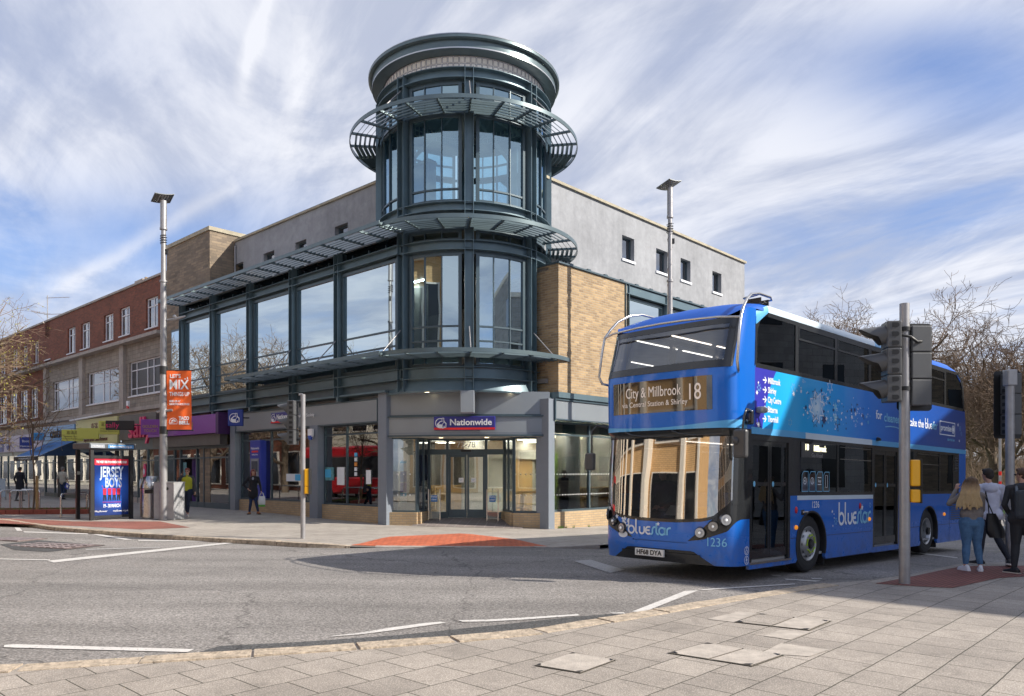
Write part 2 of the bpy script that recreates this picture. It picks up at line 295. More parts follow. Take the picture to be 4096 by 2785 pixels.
# ------------------------------------------------------------------ mesh builder
class MB:
    def __init__(s): s.v = []; s.f = []; s.m = []; s.sm = []; s.mats = []; s.cur = 0
    def use(s, m):
        if m not in s.mats: s.mats.append(m)
        s.cur = s.mats.index(m); return s
    def add(s, vs, fs, smooth=False):
        b = len(s.v); s.v += [tuple(v) for v in vs]
        for f in fs: s.f.append([b+i for i in f]); s.m.append(s.cur); s.sm.append(smooth)
        return s
    def box(s, x0, x1, y0, y1, z0, z1, M=None):
        if x0 > x1: x0, x1 = x1, x0
        if y0 > y1: y0, y1 = y1, y0
        if z0 > z1: z0, z1 = z1, z0
        vs = [(x, y, z) for z in (z0, z1) for y in (y0, y1) for x in (x0, x1)]
        if M is not None: vs = [tuple(M @ Vector(v)) for v in vs]
        return s.add(vs, [(0, 2, 3, 1), (4, 5, 7, 6), (0, 1, 5, 4), (2, 6, 7, 3), (0, 4, 6, 2), (1, 3, 7, 5)])
    def bbox(s, x0, x1, y0, y1, z0, z1, r=.02, M=None):
        "box with bevelled edges"
        if x0 > x1: x0, x1 = x1, x0
        if y0 > y1: y0, y1 = y1, y0
        if z0 > z1: z0, z1 = z1, z0
        bm = bmesh.new(); bmesh.ops.create_cube(bm, size=1)
        for v in bm.verts: v.co = Vector(((x0+x1)/2+v.co.x*(x1-x0), (y0+y1)/2+v.co.y*(y1-y0), (z0+z1)/2+v.co.z*(z1-z0)))
        bmesh.ops.bevel(bm, geom=bm.edges[:], offset=r, segments=2, affect='EDGES', profile=.5)
        if M is not None: bm.transform(M)
        bm.verts.ensure_lookup_table()
        s.add([v.co[:] for v in bm.verts], [[v.index for v in f.verts] for f in bm.faces]); bm.free(); return s
    def prism(s, pts, a, b, ax='y', M=None, smooth=False):
        "extrude a 2D outline; ax = axis of extrusion. y: pts are (x,z); z: (x,y); x: (y,z)"
        n = len(pts)
        def P(p, d): return {'y': (p[0], d, p[1]), 'z': (p[0], p[1], d), 'x': (d, p[0], p[1])}[ax]
        vs = [P(p, a) for p in pts]+[P(p, b) for p in pts]
        if M is not None: vs = [tuple(M @ Vector(v)) for v in vs]
        s.add(vs, [list(range(n)), list(range(2*n-1, n-1, -1))])
        s.add(vs, [[(i+1) % n, i, n+i, n+(i+1) % n] for i in range(n)], smooth); return s
    def tube(s, p0, p1, r0, r1=None, n=8, cap=True):
        r1 = r0 if r1 is None else r1
        p0 = Vector(p0); p1 = Vector(p1); d = (p1-p0)
        if d.length < 1e-6: return s
        q = d.to_track_quat('Z', 'Y'); vs = []
        for p, r in ((p0, r0), (p1, r1)):
            for i in range(n):
                a = 2*pi*i/n; vs.append(tuple(p+q @ Vector((cos(a)*r, sin(a)*r, 0))))
        s.add(vs, [[i, (i+1) % n, n+(i+1) % n, n+i] for i in range(n)], True)
        if cap: s.add(vs, [list(range(n-1, -1, -1)), list(range(n, 2*n))])
        return s
    def path(s, pts, r, n=8, rs=None, cap=True):
        pts = [Vector(p) for p in pts]; rings = []; q0 = None; vs = []
        for i, p in enumerate(pts):
            d = (pts[min(i+1, len(pts)-1)]-pts[max(i-1, 0)]).normalized()
            if q0 is None: q0 = d.to_track_quat('Z', 'Y'); pd = d
            else: q0 = pd.rotation_difference(d) @ q0; pd = d
            rr = rs[i] if rs else r
            for k in range(n):
                a = 2*pi*k/n; vs.append(tuple(p+q0 @ Vector((cos(a)*rr, sin(a)*rr, 0))))
        m = len(pts)
        s.add(vs, [[j*n+i, j*n+(i+1) % n, (j+1)*n+(i+1) % n, (j+1)*n+i] for j in range(m-1) for i in range(n)], True)
        if cap: s.add(vs, [list(range(n-1, -1, -1)), list(range((m-1)*n, m*n))])
        return s
    def grid(s, rows, smooth=True, flip=False):
        n = len(rows[0]); vs = [p for r in rows for p in r]; fs = []
        for j in range(len(rows)-1):
            for i in range(n-1):
                f = [j*n+i, j*n+i+1, (j+1)*n+i+1, (j+1)*n+i]
                if flip: f.reverse()
                fs.append(f)
        return s.add(vs, fs, smooth)
    def lathe(s, prof, n=48, a0=0., a1=2*pi, c=(0, 0), smooth=True):
        "prof: (r, z) list; angle measured from -Y towards +X; profile runs so that outside is outward when z goes up"
        rows = []
        for r, z in prof:
            rows.append([(c[0]+sin(a0+(a1-a0)*i/n)*r, c[1]-cos(a0+(a1-a0)*i/n)*r, z) for i in range(n+1)])
        for j in range(len(rows)-1): s.grid([rows[j], rows[j+1]], smooth)
        return s
    def ell(s, c, r, n=12, m=8, M=None):
        vs = []; 
        for j in range(m+1):
            ph = -pi/2+pi*j/m
            for i in range(n):
                a = 2*pi*i/n; v = Vector((c[0]+r[0]*cos(ph)*cos(a), c[1]+r[1]*cos(ph)*sin(a), c[2]+r[2]*sin(ph)))
                vs.append(tuple(M @ v if M is not None else v))
        return s.add(vs, [[j*n+i, j*n+(i+1) % n, (j+1)*n+(i+1) % n, (j+1)*n+i] for j in range(m) for i in range(n)], True)
    def build(s, name, parent=None, frame=None, mat=None, loc=None, rot=None):
        me = bpy.data.meshes.new(name); me.from_pydata(s.v, [], s.f)
        mats = s.mats or [mat]
        for m in mats: me.materials.append(m)
        me.polygons.foreach_set('material_index', s.m if s.mats else [0]*len(s.f)); me.polygons.foreach_set('use_smooth', s.sm)
        me.validate(); me.update()
        o = bpy.data.objects.new(name, me); COL.objects.link(o)
        if parent: o.parent = parent
        if frame:
            bx, by, bz = (WO.get(parent.name, (0, 0, 0)) if parent else (0, 0, 0))
            o.location = (frame.o[0]-bx, frame.o[1]-by, -bz); o.rotation_euler = (0, 0, frame.a)
        if loc: o.location = loc
        if rot: o.rotation_euler = rot
        return o
WO = {}
def tag(o, label, cat, group=None, kind=None):
    if kind: o['kind'] = kind
    if label: o['label'] = label
    if cat: o['category'] = cat
    if group: o['group'] = group
    return o
def thing(name, label, cat, loc=(0, 0, 0), rz=0, group=None):
    o = bpy.data.objects.new(name, None); COL.objects.link(o); o.location = loc; o.rotation_euler = (0, 0, rz); o.empty_display_size = .2
    WO[o.name] = tuple(loc); return tag(o, label, cat, group)
def fthing(name, label, cat, fr, x, y, z=0, group=None):
    wx, wy = fr.w(x, y); return thing(name, label, cat, (wx, wy, z), fr.a, group)
def part(name, parent, mb, m=None, **k): return mb.build(name, parent, mat=m, **k)
def struct(name, mb, m=None, **k):
    o = mb.build(name, None, mat=m, **k); o['kind'] = 'structure'; return o
def copytree(o, parent=None):
    c = o.copy(); COL.objects.link(c); c.parent = parent
    for ch in list(o.children): copytree(ch, c)
    return c
DG = None
def text_mesh(s, size, ext=.004, off=0., align='CENTER', xs=1., sp=1.):
    cu = bpy.data.curves.new('t', 'FONT'); cu.body = s; cu.size = size; cu.extrude = ext; cu.offset = off; cu.align_x = align; cu.align_y = 'CENTER'; cu.space_character = sp
    cu.resolution_u = 3
    ob = bpy.data.objects.new('t', cu); COL.objects.link(ob)
    dg = bpy.context.evaluated_depsgraph_get(); me = bpy.data.meshes.new_from_object(ob.evaluated_get(dg))
    bpy.data.objects.remove(ob); bpy.data.curves.remove(cu)
    if xs != 1: me.transform(Matrix.Diagonal((xs, 1, 1, 1)))
    return me
def text(parent, s, size, loc, m, name='lettering', ext=.004, off=0., align='CENTER', xs=1., rot=(pi/2, 0, 0), sp=1., width=None, shear=0.):
    me = text_mesh(s, size, ext, off, align, 1., sp)
    if width:
        xsz = [v.co.x for v in me.vertices]; xs = width/max(1e-5, max(xsz)-min(xsz))
    if xs != 1 : me.transform(Matrix.Diagonal((xs, 1, 1, 1)))
    if shear: me.transform(Matrix.Shear('XZ', 4, (0, 0)) if 0 else Matrix(((1, shear, 0, 0), (0, 1, 0, 0), (0, 0, 1, 0), (0, 0, 0, 1))))
    me.materials.clear(); me.materials.append(m); me.name = name
    o = bpy.data.objects.new(name, me); COL.objects.link(o); o.parent = parent; o.location = loc; o.rotation_euler = rot
    return o
def star_pts(cx, cz, r, n=5, k=.42, a0=pi/2):
    return [(cx+cos(a0+pi*i/n)*(r if i % 2 == 0 else r*k), cz+sin(a0+pi*i/n)*(r if i % 2 == 0 else r*k)) for i in range(2*n)]
def starfan(mb, cx, cz, r, y, n=5, k=.42, a0=pi/2):
    p = star_pts(cx, cz, r, n, k, a0); vs = [(cx, y, cz)]+[(a, y, b) for a, b in p]
    mb.add(vs, [[0, 1+i, 1+(i+1) % len(p)] for i in range(len(p))])
def starring(mb, cx, cz, r, y, n=5, k=.5, a0=pi/2, wd=.75):
    p = star_pts(cx, cz, r, n, k, a0); q = star_pts(cx, cz, r*wd, n, k, a0); L = len(p)
    mb.add([(a, y, b) for a, b in p]+[(a, y, b) for a, b in q], [[i, (i+1) % L, L+(i+1) % L, L+i] for i in range(L)])

# ================================================================== GROUND
def sheet(poly, zo, m, step=.5, name='pavement', skirt=0., kind='structure', zf=None):
    "a draped sheet filling a plan outline"
    P2 = []
    n = len(poly)
    for i in range(n):
        a = Vector(poly[i][:2]); b = Vector(poly[(i+1) % n][:2]); k = max(1, int((b-a).length/step))
        k = min(k, 60)
        for j in range(k): P2.append(a.lerp(b, j/k))
    nb = len(P2)
    xs = [p.x for p in P2]; ys = [p.y for p in P2]
    def inside(x, y):
        c = False; j = nb-1
        for i in range(nb):
            if (P2[i].y > y) != (P2[j].y > y) and x < (P2[j].x-P2[i].x)*(y-P2[i].y)/(P2[j].y-P2[i].y)+P2[i].x: c = not c
            j = i
        return c
    pts = list(P2)
    st = max(1.2, (max(xs)-min(xs))/60, (max(ys)-min(ys))/60) if step >= .5 else .4
    y = min(ys)+.37
    while y < max(ys):
        x = min(xs)+.41
        while x < max(xs):
            if inside(x, y): pts.append(Vector((x, y)))
            x += st
        y += st
    r = delaunay_2d_cdt(pts, [], [list(range(nb))], 1, 1e-4)
    mb = MB(); vs = [(v.x, v.y, G(v.x, v.y)+zo+(zf(v.x, v.y) if zf else 0)) for v in r[0]]
    fs = []
    for f in r[2]:
        a, b, c = [Vector(vs[i]) for i in f[:3]]
        fs.append(list(f) if (b-a).cross(c-a).z > 0 else list(f)[::-1])
    mb.add(vs, fs)
    if skirt:
        rim = [(p.x, p.y, G(p.x, p.y)+zo) for p in P2]; low = [(x, y, z-skirt) for x, y, z in rim]
        mb.add(rim+low, [[i, (i+1) % nb, nb+(i+1) % nb, nb+i] for i in range(nb)])
    return mb
def gridco():
    f = [0]; s = 1.
    c = [i*1. for i in range(-45, 61)]
    ext = []; v = 60.; s = 3.
    while v < 2500: s *= 1.5; v += s; ext.append(v)
    lo = []; v = -45.; s = 3.
    while v > -2500: s *= 1.5; v -= s; lo.append(v)
    return lo[::-1]+c+ext
gc = gridco()
mb = MB(); mb.grid([[(x, y, G(x, y)) for x in gc] for y in gc], smooth=True)
struct('road', mb, M_asph)

def XY(px, py, zo=0.): v = gp(px, py, zo); return (v.x, v.y)
# near pavement (camera side)
kn = [XY(-900, 2700, .06), XY(-300, 2672, .06), XY(0, 2664, .06), XY(380, 2640, .06), XY(749, 2616, .06), XY(1013, 2602, .06), XY(1498, 2571, .06), XY(2048, 2528, .06), XY(2524, 2453, .06), XY(2894, 2391, .06), XY(3160, 2352, .06), XY(3290, 2335, .06)]
kn2 = [XY(3480, 2326, .04), XY(3640, 2303, .04), XY(3828, 2262, .04)]
corner = Vector(XY(3828, 2262, .04)); e2 = [tuple(corner+Vector((1.5, .75))), tuple(corner+Vector((4.5, 1.4))), tuple(corner+Vector((40, 4)))]
near_poly = kn+kn2+e2+[(40, -30), (-14, -30), (-14, 5.5)]
struct('near_pavement', sheet(near_poly, .06, None), M_slab)
def polyline_resample(pts, L):
    pts = [Vector(p) for p in pts]; out = [pts[0]]; acc = 0
    for a, b in zip(pts, pts[1:]):
        d = (b-a).length; t = L-acc
        while t < d: out.append(a.lerp(b, t/d)); t += L
        acc = (acc+d) % L
    if (pts[-1]-out[-1]).length > .05: out.append(pts[-1])
    return out
def kerb(pts, zt, wd, L, name, depth=.16, gap=.012, jit=.006, m=M_kerb, sg=1, zf=None):
    mb = MB(); q = polyline_resample(pts, L)
    for a, b in zip(q, q[1:]):
        d = (b-a).normalized(); nrm = Vector((-d.y, d.x))*sg; a2 = a+d*gap; b2 = b-d*gap
        j = R.uniform(-jit, jit); wj = wd+R.uniform(-.02, .02)
        ring = []
        K = 4
        rows = []
        for k in range(K+1):
            p = a2.lerp(b2, k/K); z = G(p.x, p.y)+zt+j+R.uniform(-.003, .003)+(zf(p.x, p.y) if zf else 0)
            e = p+nrm*R.uniform(-.006, .006)
            f = p-nrm*wj
            rows.append([(e.x, e.y, z-depth), (e.x, e.y, z-.018), (e.x-nrm.x*.02, e.y-nrm.y*.02, z), (f.x, f.y, z), (f.x, f.y, z-depth)])
        mb.grid(rows, smooth=False)
        mb.add([rows[0][i] for i in range(5)], [[0, 1, 2, 3, 4]]); mb.add([rows[-1][i] for i in range(5)], [[4, 3, 2, 1, 0]])
    return struct(name, mb, m)
kerb(kn, .072, .27, .92, 'near_kerb')
kerb(kn2+e2, .05, .18, .9, 'near_dropped_kerb', m=M_conc)
# far pavement
kf = [XY(-1500, 2062, .1), XY(-400, 2072, .1), XY(0, 2078, .1), XY(207, 2108, .1), XY(458, 2128, .1), XY(749, 2147, .1), XY(987, 2160, .1), XY(1234, 2174, .1), XY(1400, 2184, .05)]
kf2 = [XY(1500, 2187, .02), XY(1800, 2189, .02), XY(2180, 2189, .02), XY(2400, 2186, .06)]
def drop(x, y):
    "the kerb dips at the crossing"
    p = Vector((x, y)); dm = 9
    for a, b in zip(kf2[:3], kf2[1:3]):
        a = Vector(a); b = Vector(b); t_ = max(0, min(1, (p-a).dot(b-a)/(b-a).length_squared)); dm = min(dm, (p-a.lerp(b, t_)).length)
    return -.078*sst(1-dm/1.5)
d = Vector(kf2[-1]); kf3 = [tuple(d+V*4), tuple(d+V*12), tuple(d+V*24), tuple(d+V*30+Vector((.5, 1.5))), tuple(d+V*33-Vector((1.5, -4)))]
far_poly = kf+kf2+kf3+[(15, 60), (-80, 110), (-60, 45)]
cutp = kf+kf2+kf3
struct('far_pavement', sheet(far_poly, .095, None, .45, zf=drop), M_slabf)
kerb(kf, .105, .16, .9, 'far_kerb', sg=-1, zf=drop)
kerb(kf2, .108, .12, .9, 'dropped_kerb', m=M_conc, sg=-1, zf=drop, gap=.003)
kerb(kf3, .105, .16, .9, 'side_street_kerb', m=M_conc, sg=-1)
# paving insets
def Q(pts, zo, m, name, step=.4): return struct(name, sheet([XY(a, b, zo) for a, b in pts], zo, None, step), m)
tp = [Vector(XY(1400, 2176, .08)), Vector(XY(1560, 2149, .095)), Vector(XY(1839, 2136, .095)), Vector(XY(1888, 2139, .095)), Vector(XY(2220, 2180, .08))]+[Vector(k)+Vector((0, .10)) for k in (kf2[2], kf2[1], kf2[0])]
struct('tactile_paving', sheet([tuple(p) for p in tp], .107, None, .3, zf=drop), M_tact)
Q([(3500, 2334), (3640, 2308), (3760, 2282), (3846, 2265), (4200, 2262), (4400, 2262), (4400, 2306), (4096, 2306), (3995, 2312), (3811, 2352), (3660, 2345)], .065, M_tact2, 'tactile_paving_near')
Q([(-60, 2092), (300, 2104), (560, 2118), (760, 2110), (640, 2086), (300, 2086), (-200, 2066)], .100, M_redb, 'red_block_paving')
e1 = [CH.w(-1.7, -.25), CH.w(1.75, -.25), CH.w(1.55, 1.3), CH.w(-1.55, 1.3)]
mb = MB(); mb.add([(*e1[0], G(*e1[0])+.101), (*e1[1], G(*e1[1])+.101), (*e1[2], .20), (*e1[3], .20)], [[0, 1, 2, 3]]); struct('entrance_ramp', mb, M_tile)
Q([(0, 2178), (150, 2160), (425, 2182), (190, 2208), (60, 2200)], .006, M_patch, 'asphalt_patch')
strip = [(750, 2622), (880, 2584), (1200, 2568), (1600, 2540), (2048, 2494), (2290, 2468), (2440, 2456), (2500, 2460), (2300, 2490), (2048, 2524), (1498, 2568), (1013, 2599)]
Q(strip, .004, M_patch, 'asphalt_strip', .3)
# grass of the park beyond the junction
gk = [XY(3200, 2052, 0), XY(3900, 2062, 0), XY(4096, 2068, 0), XY(4700, 2078, 0)]
struct('park_path_kerb', sheet([gk[0], gk[1], gk[2], gk[3], tuple(Vector(gk[3])+Vector((0, .5))), tuple(Vector(gk[2])+Vector((0, .5))), tuple(Vector(gk[1])+Vector((0, .5))), tuple(Vector(gk[0])+Vector((0, .5)))], .1, None, skirt=.1), M_conc)
struct('park_grass', sheet([tuple(Vector(g)+Vector((0, .5))) for g in gk]+[(150, 260), (-10, 260)], .06, None, 6.), M_grass)

# road markings
def mk(pts, m=M_paint, zo=.008):
    P_ = [gp(a, b, 0) for a, b in pts]
    return [(p.x, p.y, G(p.x, p.y)+zo) for p in P_]
mb = MB().use(M_paint)
def mq(*pts): 
    v = mk(pts); n = len(v)//2
    mb.add(v, [[i, i+1, 2*n-2-i, 2*n-1-i] for i in range(n-1)])
mq((18, 2583), (60, 2580), (400, 2590), (777, 2600), (750, 2612), (400, 2603), (60, 2594), (14, 2592))
mq((1322, 2548), (1440, 2534), (1560, 2514), (1700, 2495), (1760, 2490), (1785, 2494), (1700, 2506), (1560, 2526), (1440, 2541), (1330, 2549))
mq((1832, 2484), (1950, 2481), (2100, 2473), (2314, 2459), (2314, 2465), (2100, 2481), (1950, 2489), (1850, 2490))
mq((2440, 2454), (2495, 2452), (2500, 2457), (2450, 2457))
mq((2528, 2449), (2740, 2366), (2793, 2364), (2575, 2451))
mq((2798, 2361), (2900, 2353), (3050, 2344), (3180, 2336), (3180, 2340), (3050, 2348), (2900, 2358), (2812, 2363))
mq((3137, 2317), (3283, 2325), (3262, 2329), (3143, 2321))
mq((3243, 2314), (3285, 2315), (3290, 2318), (3250, 2318))
mq((3084, 2301), (3122, 2303), (3122, 2306), (3090, 2305))
mq((189, 2245), (560, 2206), (952, 2167), (945, 2173), (560, 2215), (215, 2252))
mq((92, 2127), (352, 2135), (352, 2139), (98, 2131))
mq((365, 2139), (400, 2138), (530, 2160), (500, 2161))
mq((553, 2161), (880, 2166), (880, 2169), (553, 2165))
mq((57, 2112), (78, 2112), (90, 2125), (68, 2125))
mq((3540, 2196), (3830, 2231), (3830, 2235), (3540, 2200))
mq((-20, 2236), (200, 2240), (200, 2243), (-20, 2239))
mq((3900, 2110), (3960, 2085), (3966, 2087), (3908, 2114))
struct('road_marking', mb)
mb = MB().use(M_paintf); mq((2295, 2246), (2360, 2240), (2500, 2282), (2440, 2294)); mq((340, 2198), (640, 2190), (640, 2192), (345, 2201)); struct('worn_road_marking', mb)

# drain cover in the road
c0 = gp(212, 2183); t = thing('drain_cover', 'rusty iron drain grating in the dark tarmac patch on the left road', 'drain cover', (c0.x, c0.y, c0.z+.008), radians(-20))
mb = MB(); mb.box(-1.0, 1.0, -.5, .5, -.02, .0); part('frame', t, mb, mat('rusty_iron', (.16, .12, .11), .7, .4, var=.3, vscale=9))
mb = MB()
for i in range(9):
    for j in range(3): mb.box(-.9+i*.2, -.9+i*.2+.13, -.42+j*.3, -.42+j*.3+.2, 0, .012)
part('grating', t, mb, mat('worn_iron', (.30, .25, .25), .6, .5, var=.4, vscale=12))
c0 = gp(60, 2158); t = thing('manhole_cover', 'worn iron manhole cover at the left edge of the road', 'manhole cover', (c0.x, c0.y, c0.z+.008), radians(-20))
mb = MB(); mb.box(-.6, .6, -.4, .4, -.02, .0); part('frame', t, mb, MATS['rusty_iron'])
mb = MB()
for i in range(2): mb.box(-.55+i*.57, -.02+i*.57, -.35, .35, 0, .012)
part('plate', t, mb, MATS['worn_iron'])
# inspection covers in the near pavement
M_slabp = mat('pale_patched_slab', (.43, .385, .335), .85, var=.22, vscale=6, bump=.3)
def cover(pxs, label, m, split):
    P_ = [gp(a, b, .062) for a, b in pxs]; c = sum(P_, Vector())/4
    t = thing('manhole_cover', label, 'manhole cover', (c.x, c.y, c.z+.004), 0, 'recessed slab covers in the near pavement')
    L = [p-c for p in P_]
    for l in L: l.z = 0
    mb = MB()
    for i in range(4):
        a, b = L[i], L[(i+1) % 4]; mb.add([(*a.xy, 0), (*b.xy, 0), (*(b*.965).xy, .0), (*(a*.965).xy, .0), (*(b*.965).xy, -.03), (*(a*.965).xy, -.03)], [[0, 1, 2, 3], [3, 2, 4, 5]])
    part('frame', t, mb, mat('grimy_joint', (.07, .065, .05), .9))
    k = .95
    if split:
        a, b, c_, d = [l*k for l in L]; m1 = a.lerp(b, .495); m2 = a.lerp(b, .52); n1 = d.lerp(c_, .495); n2 = d.lerp(c_, .52)
        for qd, mm in (((a, m1, n1, d), m), ((m2, b, c_, n2), M_slabp)): 
            mb = MB(); mb.add([(*p.xy, .004) for p in qd], [[0, 1, 2, 3]]); part('plate', t, mb, mm)
    else:
        mb = MB(); mb.add([(*(l*k).xy, .004) for l in L], [[0, 1, 2, 3]]); part('plate', t, mb, m)
    mb = MB()
    for i in range(4):
        a = L[i]*.93; b = L[(i+1) % 4]*.93; d = L[(i-1) % 4]*.93
        mb.add([(*a.xy, .008), (*a.lerp(b, .10).xy, .008), (*a.lerp(d, .10).xy, .008)], [[0, 1, 2]])
    part('corner_plate', t, mb, M_black)
cover([(2135, 2664), (2324, 2695), (2467, 2642), (2289, 2612)], 'square slab cover with black corner plates, nearest of the three to the kerb dip', M_slabp, False)
cover([(2667, 2614), (3010, 2668), (3141, 2622), (2823, 2572)], 'broken pale slab cover, middle of the three recessed covers', M_slabp, True)
cover([(2935, 2490), (3240, 2524), (3328, 2486), (3038, 2456)], 'wide two-part slab cover farthest from the camera on the near pavement', M_slab, True)
# loose pale slabs
mb = MB()
for qd in ([(3040, 2614), (3238, 2627), (3315, 2600), (3125, 2574)], [(3055, 2545), (3160, 2560), (3250, 2528), (3120, 2521)], [(2828, 2477), (2935, 2490), (3030, 2455), (2960, 2446)]):
    P_ = [gp(a, b, .062) for a, b in qd]; mb.add([(p.x, p.y, p.z+.003) for p in P_], [[0, 1, 2, 3]])
struct('replaced_paving_slabs', mb, M_slabp)

# ================================================================== CORNER BUILDING
BR = thing('corner_building', 'modern corner building with round glass tower, grey render wings and buff brick', 'building', (-1.5, 25.5, 0), 0)
def bp_(name, mb, m=None, frame=None):
    o = mb.build(name, BR, mat=m)
    if frame: o.location = (frame.o[0]+1.5, frame.o[1]-25.5, 0); o.rotation_euler = (0, 0, frame.a)
    else: o.location = (1.5, -25.5, 0)
    return o
def sub(name, par, mb, m=None): return mb.build(name, par, mat=m)
D0 = Fr(DC, 0)                                   # drum frame
def drum(name, mb, m=None): return bp_(name, mb, m, D0)
RD = 2.65
A0 = radians(6.3)                                # middle fin
# --- roof of the drum
mb = MB().use(M_canopy)
mb.lathe([(2.66, 14.0), (3.0, 14.03), (3.0, 14.28), (3.06, 14.28), (3.12, 14.31), (3.12, 14.40), (3.07, 14.44), (0, 14.75)], 72)
drum('drum_roof', mb)
mb = MB().use(M_silver); mb.lathe([(3.008, 14.04), (3.008, 14.075)], 72); mb.lathe([(3.126, 14.395), (3.11, 14.43)], 72); drum('roof_trim', mb)
# --- glass blocks
mb = MB()
nb = 96
for r_ in range(2):
    for i in range(nb):
        a = 2*pi*i/nb; g = 2*pi/nb*.06; z0 = 13.60+r_*.2
        P_ = []
        for aa in (a+g, a+2*pi/nb-g):
            for zz_ in (z0+.012, z0+.188): P_.append((sin(aa)*2.64, -cos(aa)*2.64, zz_))
        mid = []
        for aa in (a+3*g, a+2*pi/nb-3*g):
            for zz_ in (z0+.035, z0+.165): mid.append((sin(aa)*2.615, -cos(aa)*2.615, zz_))
        mb.add(P_+mid, [[0, 2, 6, 4], [2, 3, 7, 6], [3, 1, 5, 7], [1, 0, 4, 5], [4, 6, 7, 5]])
drum('glass_block_band', mb, M_gblock)
mb = MB(); mb.lathe([(2.625, 13.58), (2.625, 14.01)], 96); drum('block_mortar', mb, mat('pale_mortar', (.85, .82, .76), .7))
# --- steel rings (I-section beams)
def ring_beam(z0, z1, a0=0, a1=2*pi, n=72):
    mb = MB().use(M_steel)
    mb.lathe([(2.86, z1-.015), (2.86, z1), (2.60, z1)], n, a0, a1)
    mb.lathe([(2.60, z1-.03), (2.86, z1-.015)], n, a0, a1)
    mb.lathe([(2.70, z0), (2.70, z1)], n, a0, a1)
    mb.lathe([(2.60, z0), (2.86, z0), (2.86, z0+.02), (2.60, z0+.02)], n, a0, a1)
    return mb
drum('ring_beam', ring_beam(13.28, 13.58))
drum('ring_beam', ring_beam(9.38, 9.64))
LA, RA = radians(-60), radians(80)
drum('ring_beam', ring_beam(8.23, 8.51, LA, RA, 40)); drum('ring_beam', ring_beam(4.45, 4.79, LA, RA, 40))
# --- vertical fins: pairs of plates either side of each column
fins = [A0+radians(45*k) for k in range(-4, 4)]
for k, a in enumerate(fins):
    inner = k in (3, 4, 5)
    zb = 4.1 if inner else 8.9
    if k == 2 or k == 6: zb = 4.3 if k == 6 else 8.9
    M = Matrix.Rotation(a, 4, 'Z')
    mb = MB().use(M_steel)
    for sx in (-1, 1): mb.box(sx*.125-.009, sx*.125+.009, -2.88, -2.60, zb, 13.6, M)
    mb.box(-.12, .12, -2.72, -2.62, zb, 13.6, M)
    for z in (13.56, 13.30, 9.6, 9.42, 8.5, 8.28, 4.75, 4.5):
        if z > zb: mb.box(-.125, .125, -2.84, -2.64, z-.006, z+.006, M)
    drum('fin_column', mb)
# --- drum windows
def drum_window(aL, aR, bars, z0, z1, cols, gm, name='drum_window', infr=.045):
    f = MB().use(M_steel2); g = MB().use(gm)
    def P(a, z, r): return (sin(a)*r, -cos(a)*r, z)
    ns = len(cols)-1
    ang = [aL+(aR-aL)*c for c in cols]
    for i in range(ns):
        a, b = ang[i], ang[i+1]
        g.add([P(a, z0, 2.66), P(b, z0, 2.66), P(b, z1, 2.66), P(a, z1, 2.66)], [[0, 1, 2, 3]])
        w_ = infr/2.65
        for z_, h in [(z0, .07), (z1, -.07)]+[(q, .05) for q in bars]:
            f.add([P(a, z_, 2.70), P(b, z_, 2.70), P(b, z_+h, 2.70), P(a, z_+h, 2.70), P(a, z_, 2.62), P(b, z_, 2.62), P(b, z_+h, 2.62), P(a, z_+h, 2.62)], [[0, 1, 2, 3], [4, 5, 1, 0], [3, 2, 6, 7]])
    for i, a in enumerate(ang):
        wv_ = .05/2.65 if i in (0, ns) else .012/2.65
        M = [(a-wv_, 2.71), (a+wv_, 2.71), (a+wv_, 2.6), (a-wv_, 2.6)]
        f.add([P(t_, z_, r_) for z_ in (z0, z1) for t_, r_ in M], [[0, 1, 5, 4], [1, 2, 6, 5], [3, 0, 4, 7]])
    o = drum(name, f); sub('pane', o, g)
fa = radians(45); gpd = .125/2.65+.05
for k in range(8):
    a, b = A0+fa*(k-4)+gpd, A0+fa*(k-3)-gpd
    cols = [0, .31, .655, 1]
    drum_window(a, b, [12.72], 12.30, 13.2, cols, G_lant, 'drum_window')
    drum_window(a, b, [10.03], 9.68, 12.24, cols, G_lant, 'drum_window')
    if k in (2, 3, 4, 5):
        if k == 2: a = b-.12
        drum_window(a, b, [], 8.53, 8.84, cols if k != 2 else [0, 1], G_cler, 'clerestory_window')
        drum_window(a, b, [5.55, 5.98], 4.84, 8.16, cols if k != 2 else [0, 1], G_drum, 'drum_window')
# --- the drum's shell behind the beams, floors, ceilings
mb = MB().use(M_steel2)
mb.lathe([(2.60, 13.18), (2.66, 13.18), (2.66, 13.60)], 64)
mb.lathe([(2.66, 12.22), (2.66, 12.32)], 64); mb.lathe([(2.66, 9.30), (2.66, 9.70)], 64); mb.lathe([(2.66, 8.83), (2.66, 9.30)], 48, LA, RA)
mb.lathe([(2.66, 8.14), (2.66, 8.55)], 40, LA, RA); mb.lathe([(2.66, 4.4), (2.66, 4.88)], 40, LA, RA)
drum('spandrel', mb)
mb = MB().use(M_room); mb.lathe([(0, 8.85), (2.6, 8.85)], 40); mb.lathe([(0, 9.36), (2.6, 9.36)], 40); mb.lathe([(2.6, 13.95), (0, 13.9)], 40)
drum('floor_slab', mb)
# timber-grey roof struts inside the lantern
mb = MB().use(M_room)
for k in range(8):
    a = A0+fa*k; mb.tube((sin(a)*2.5, -cos(a)*2.5, 12.6), (0, 0, 13.85), .07, n=6)
drum('roof_brace', mb)
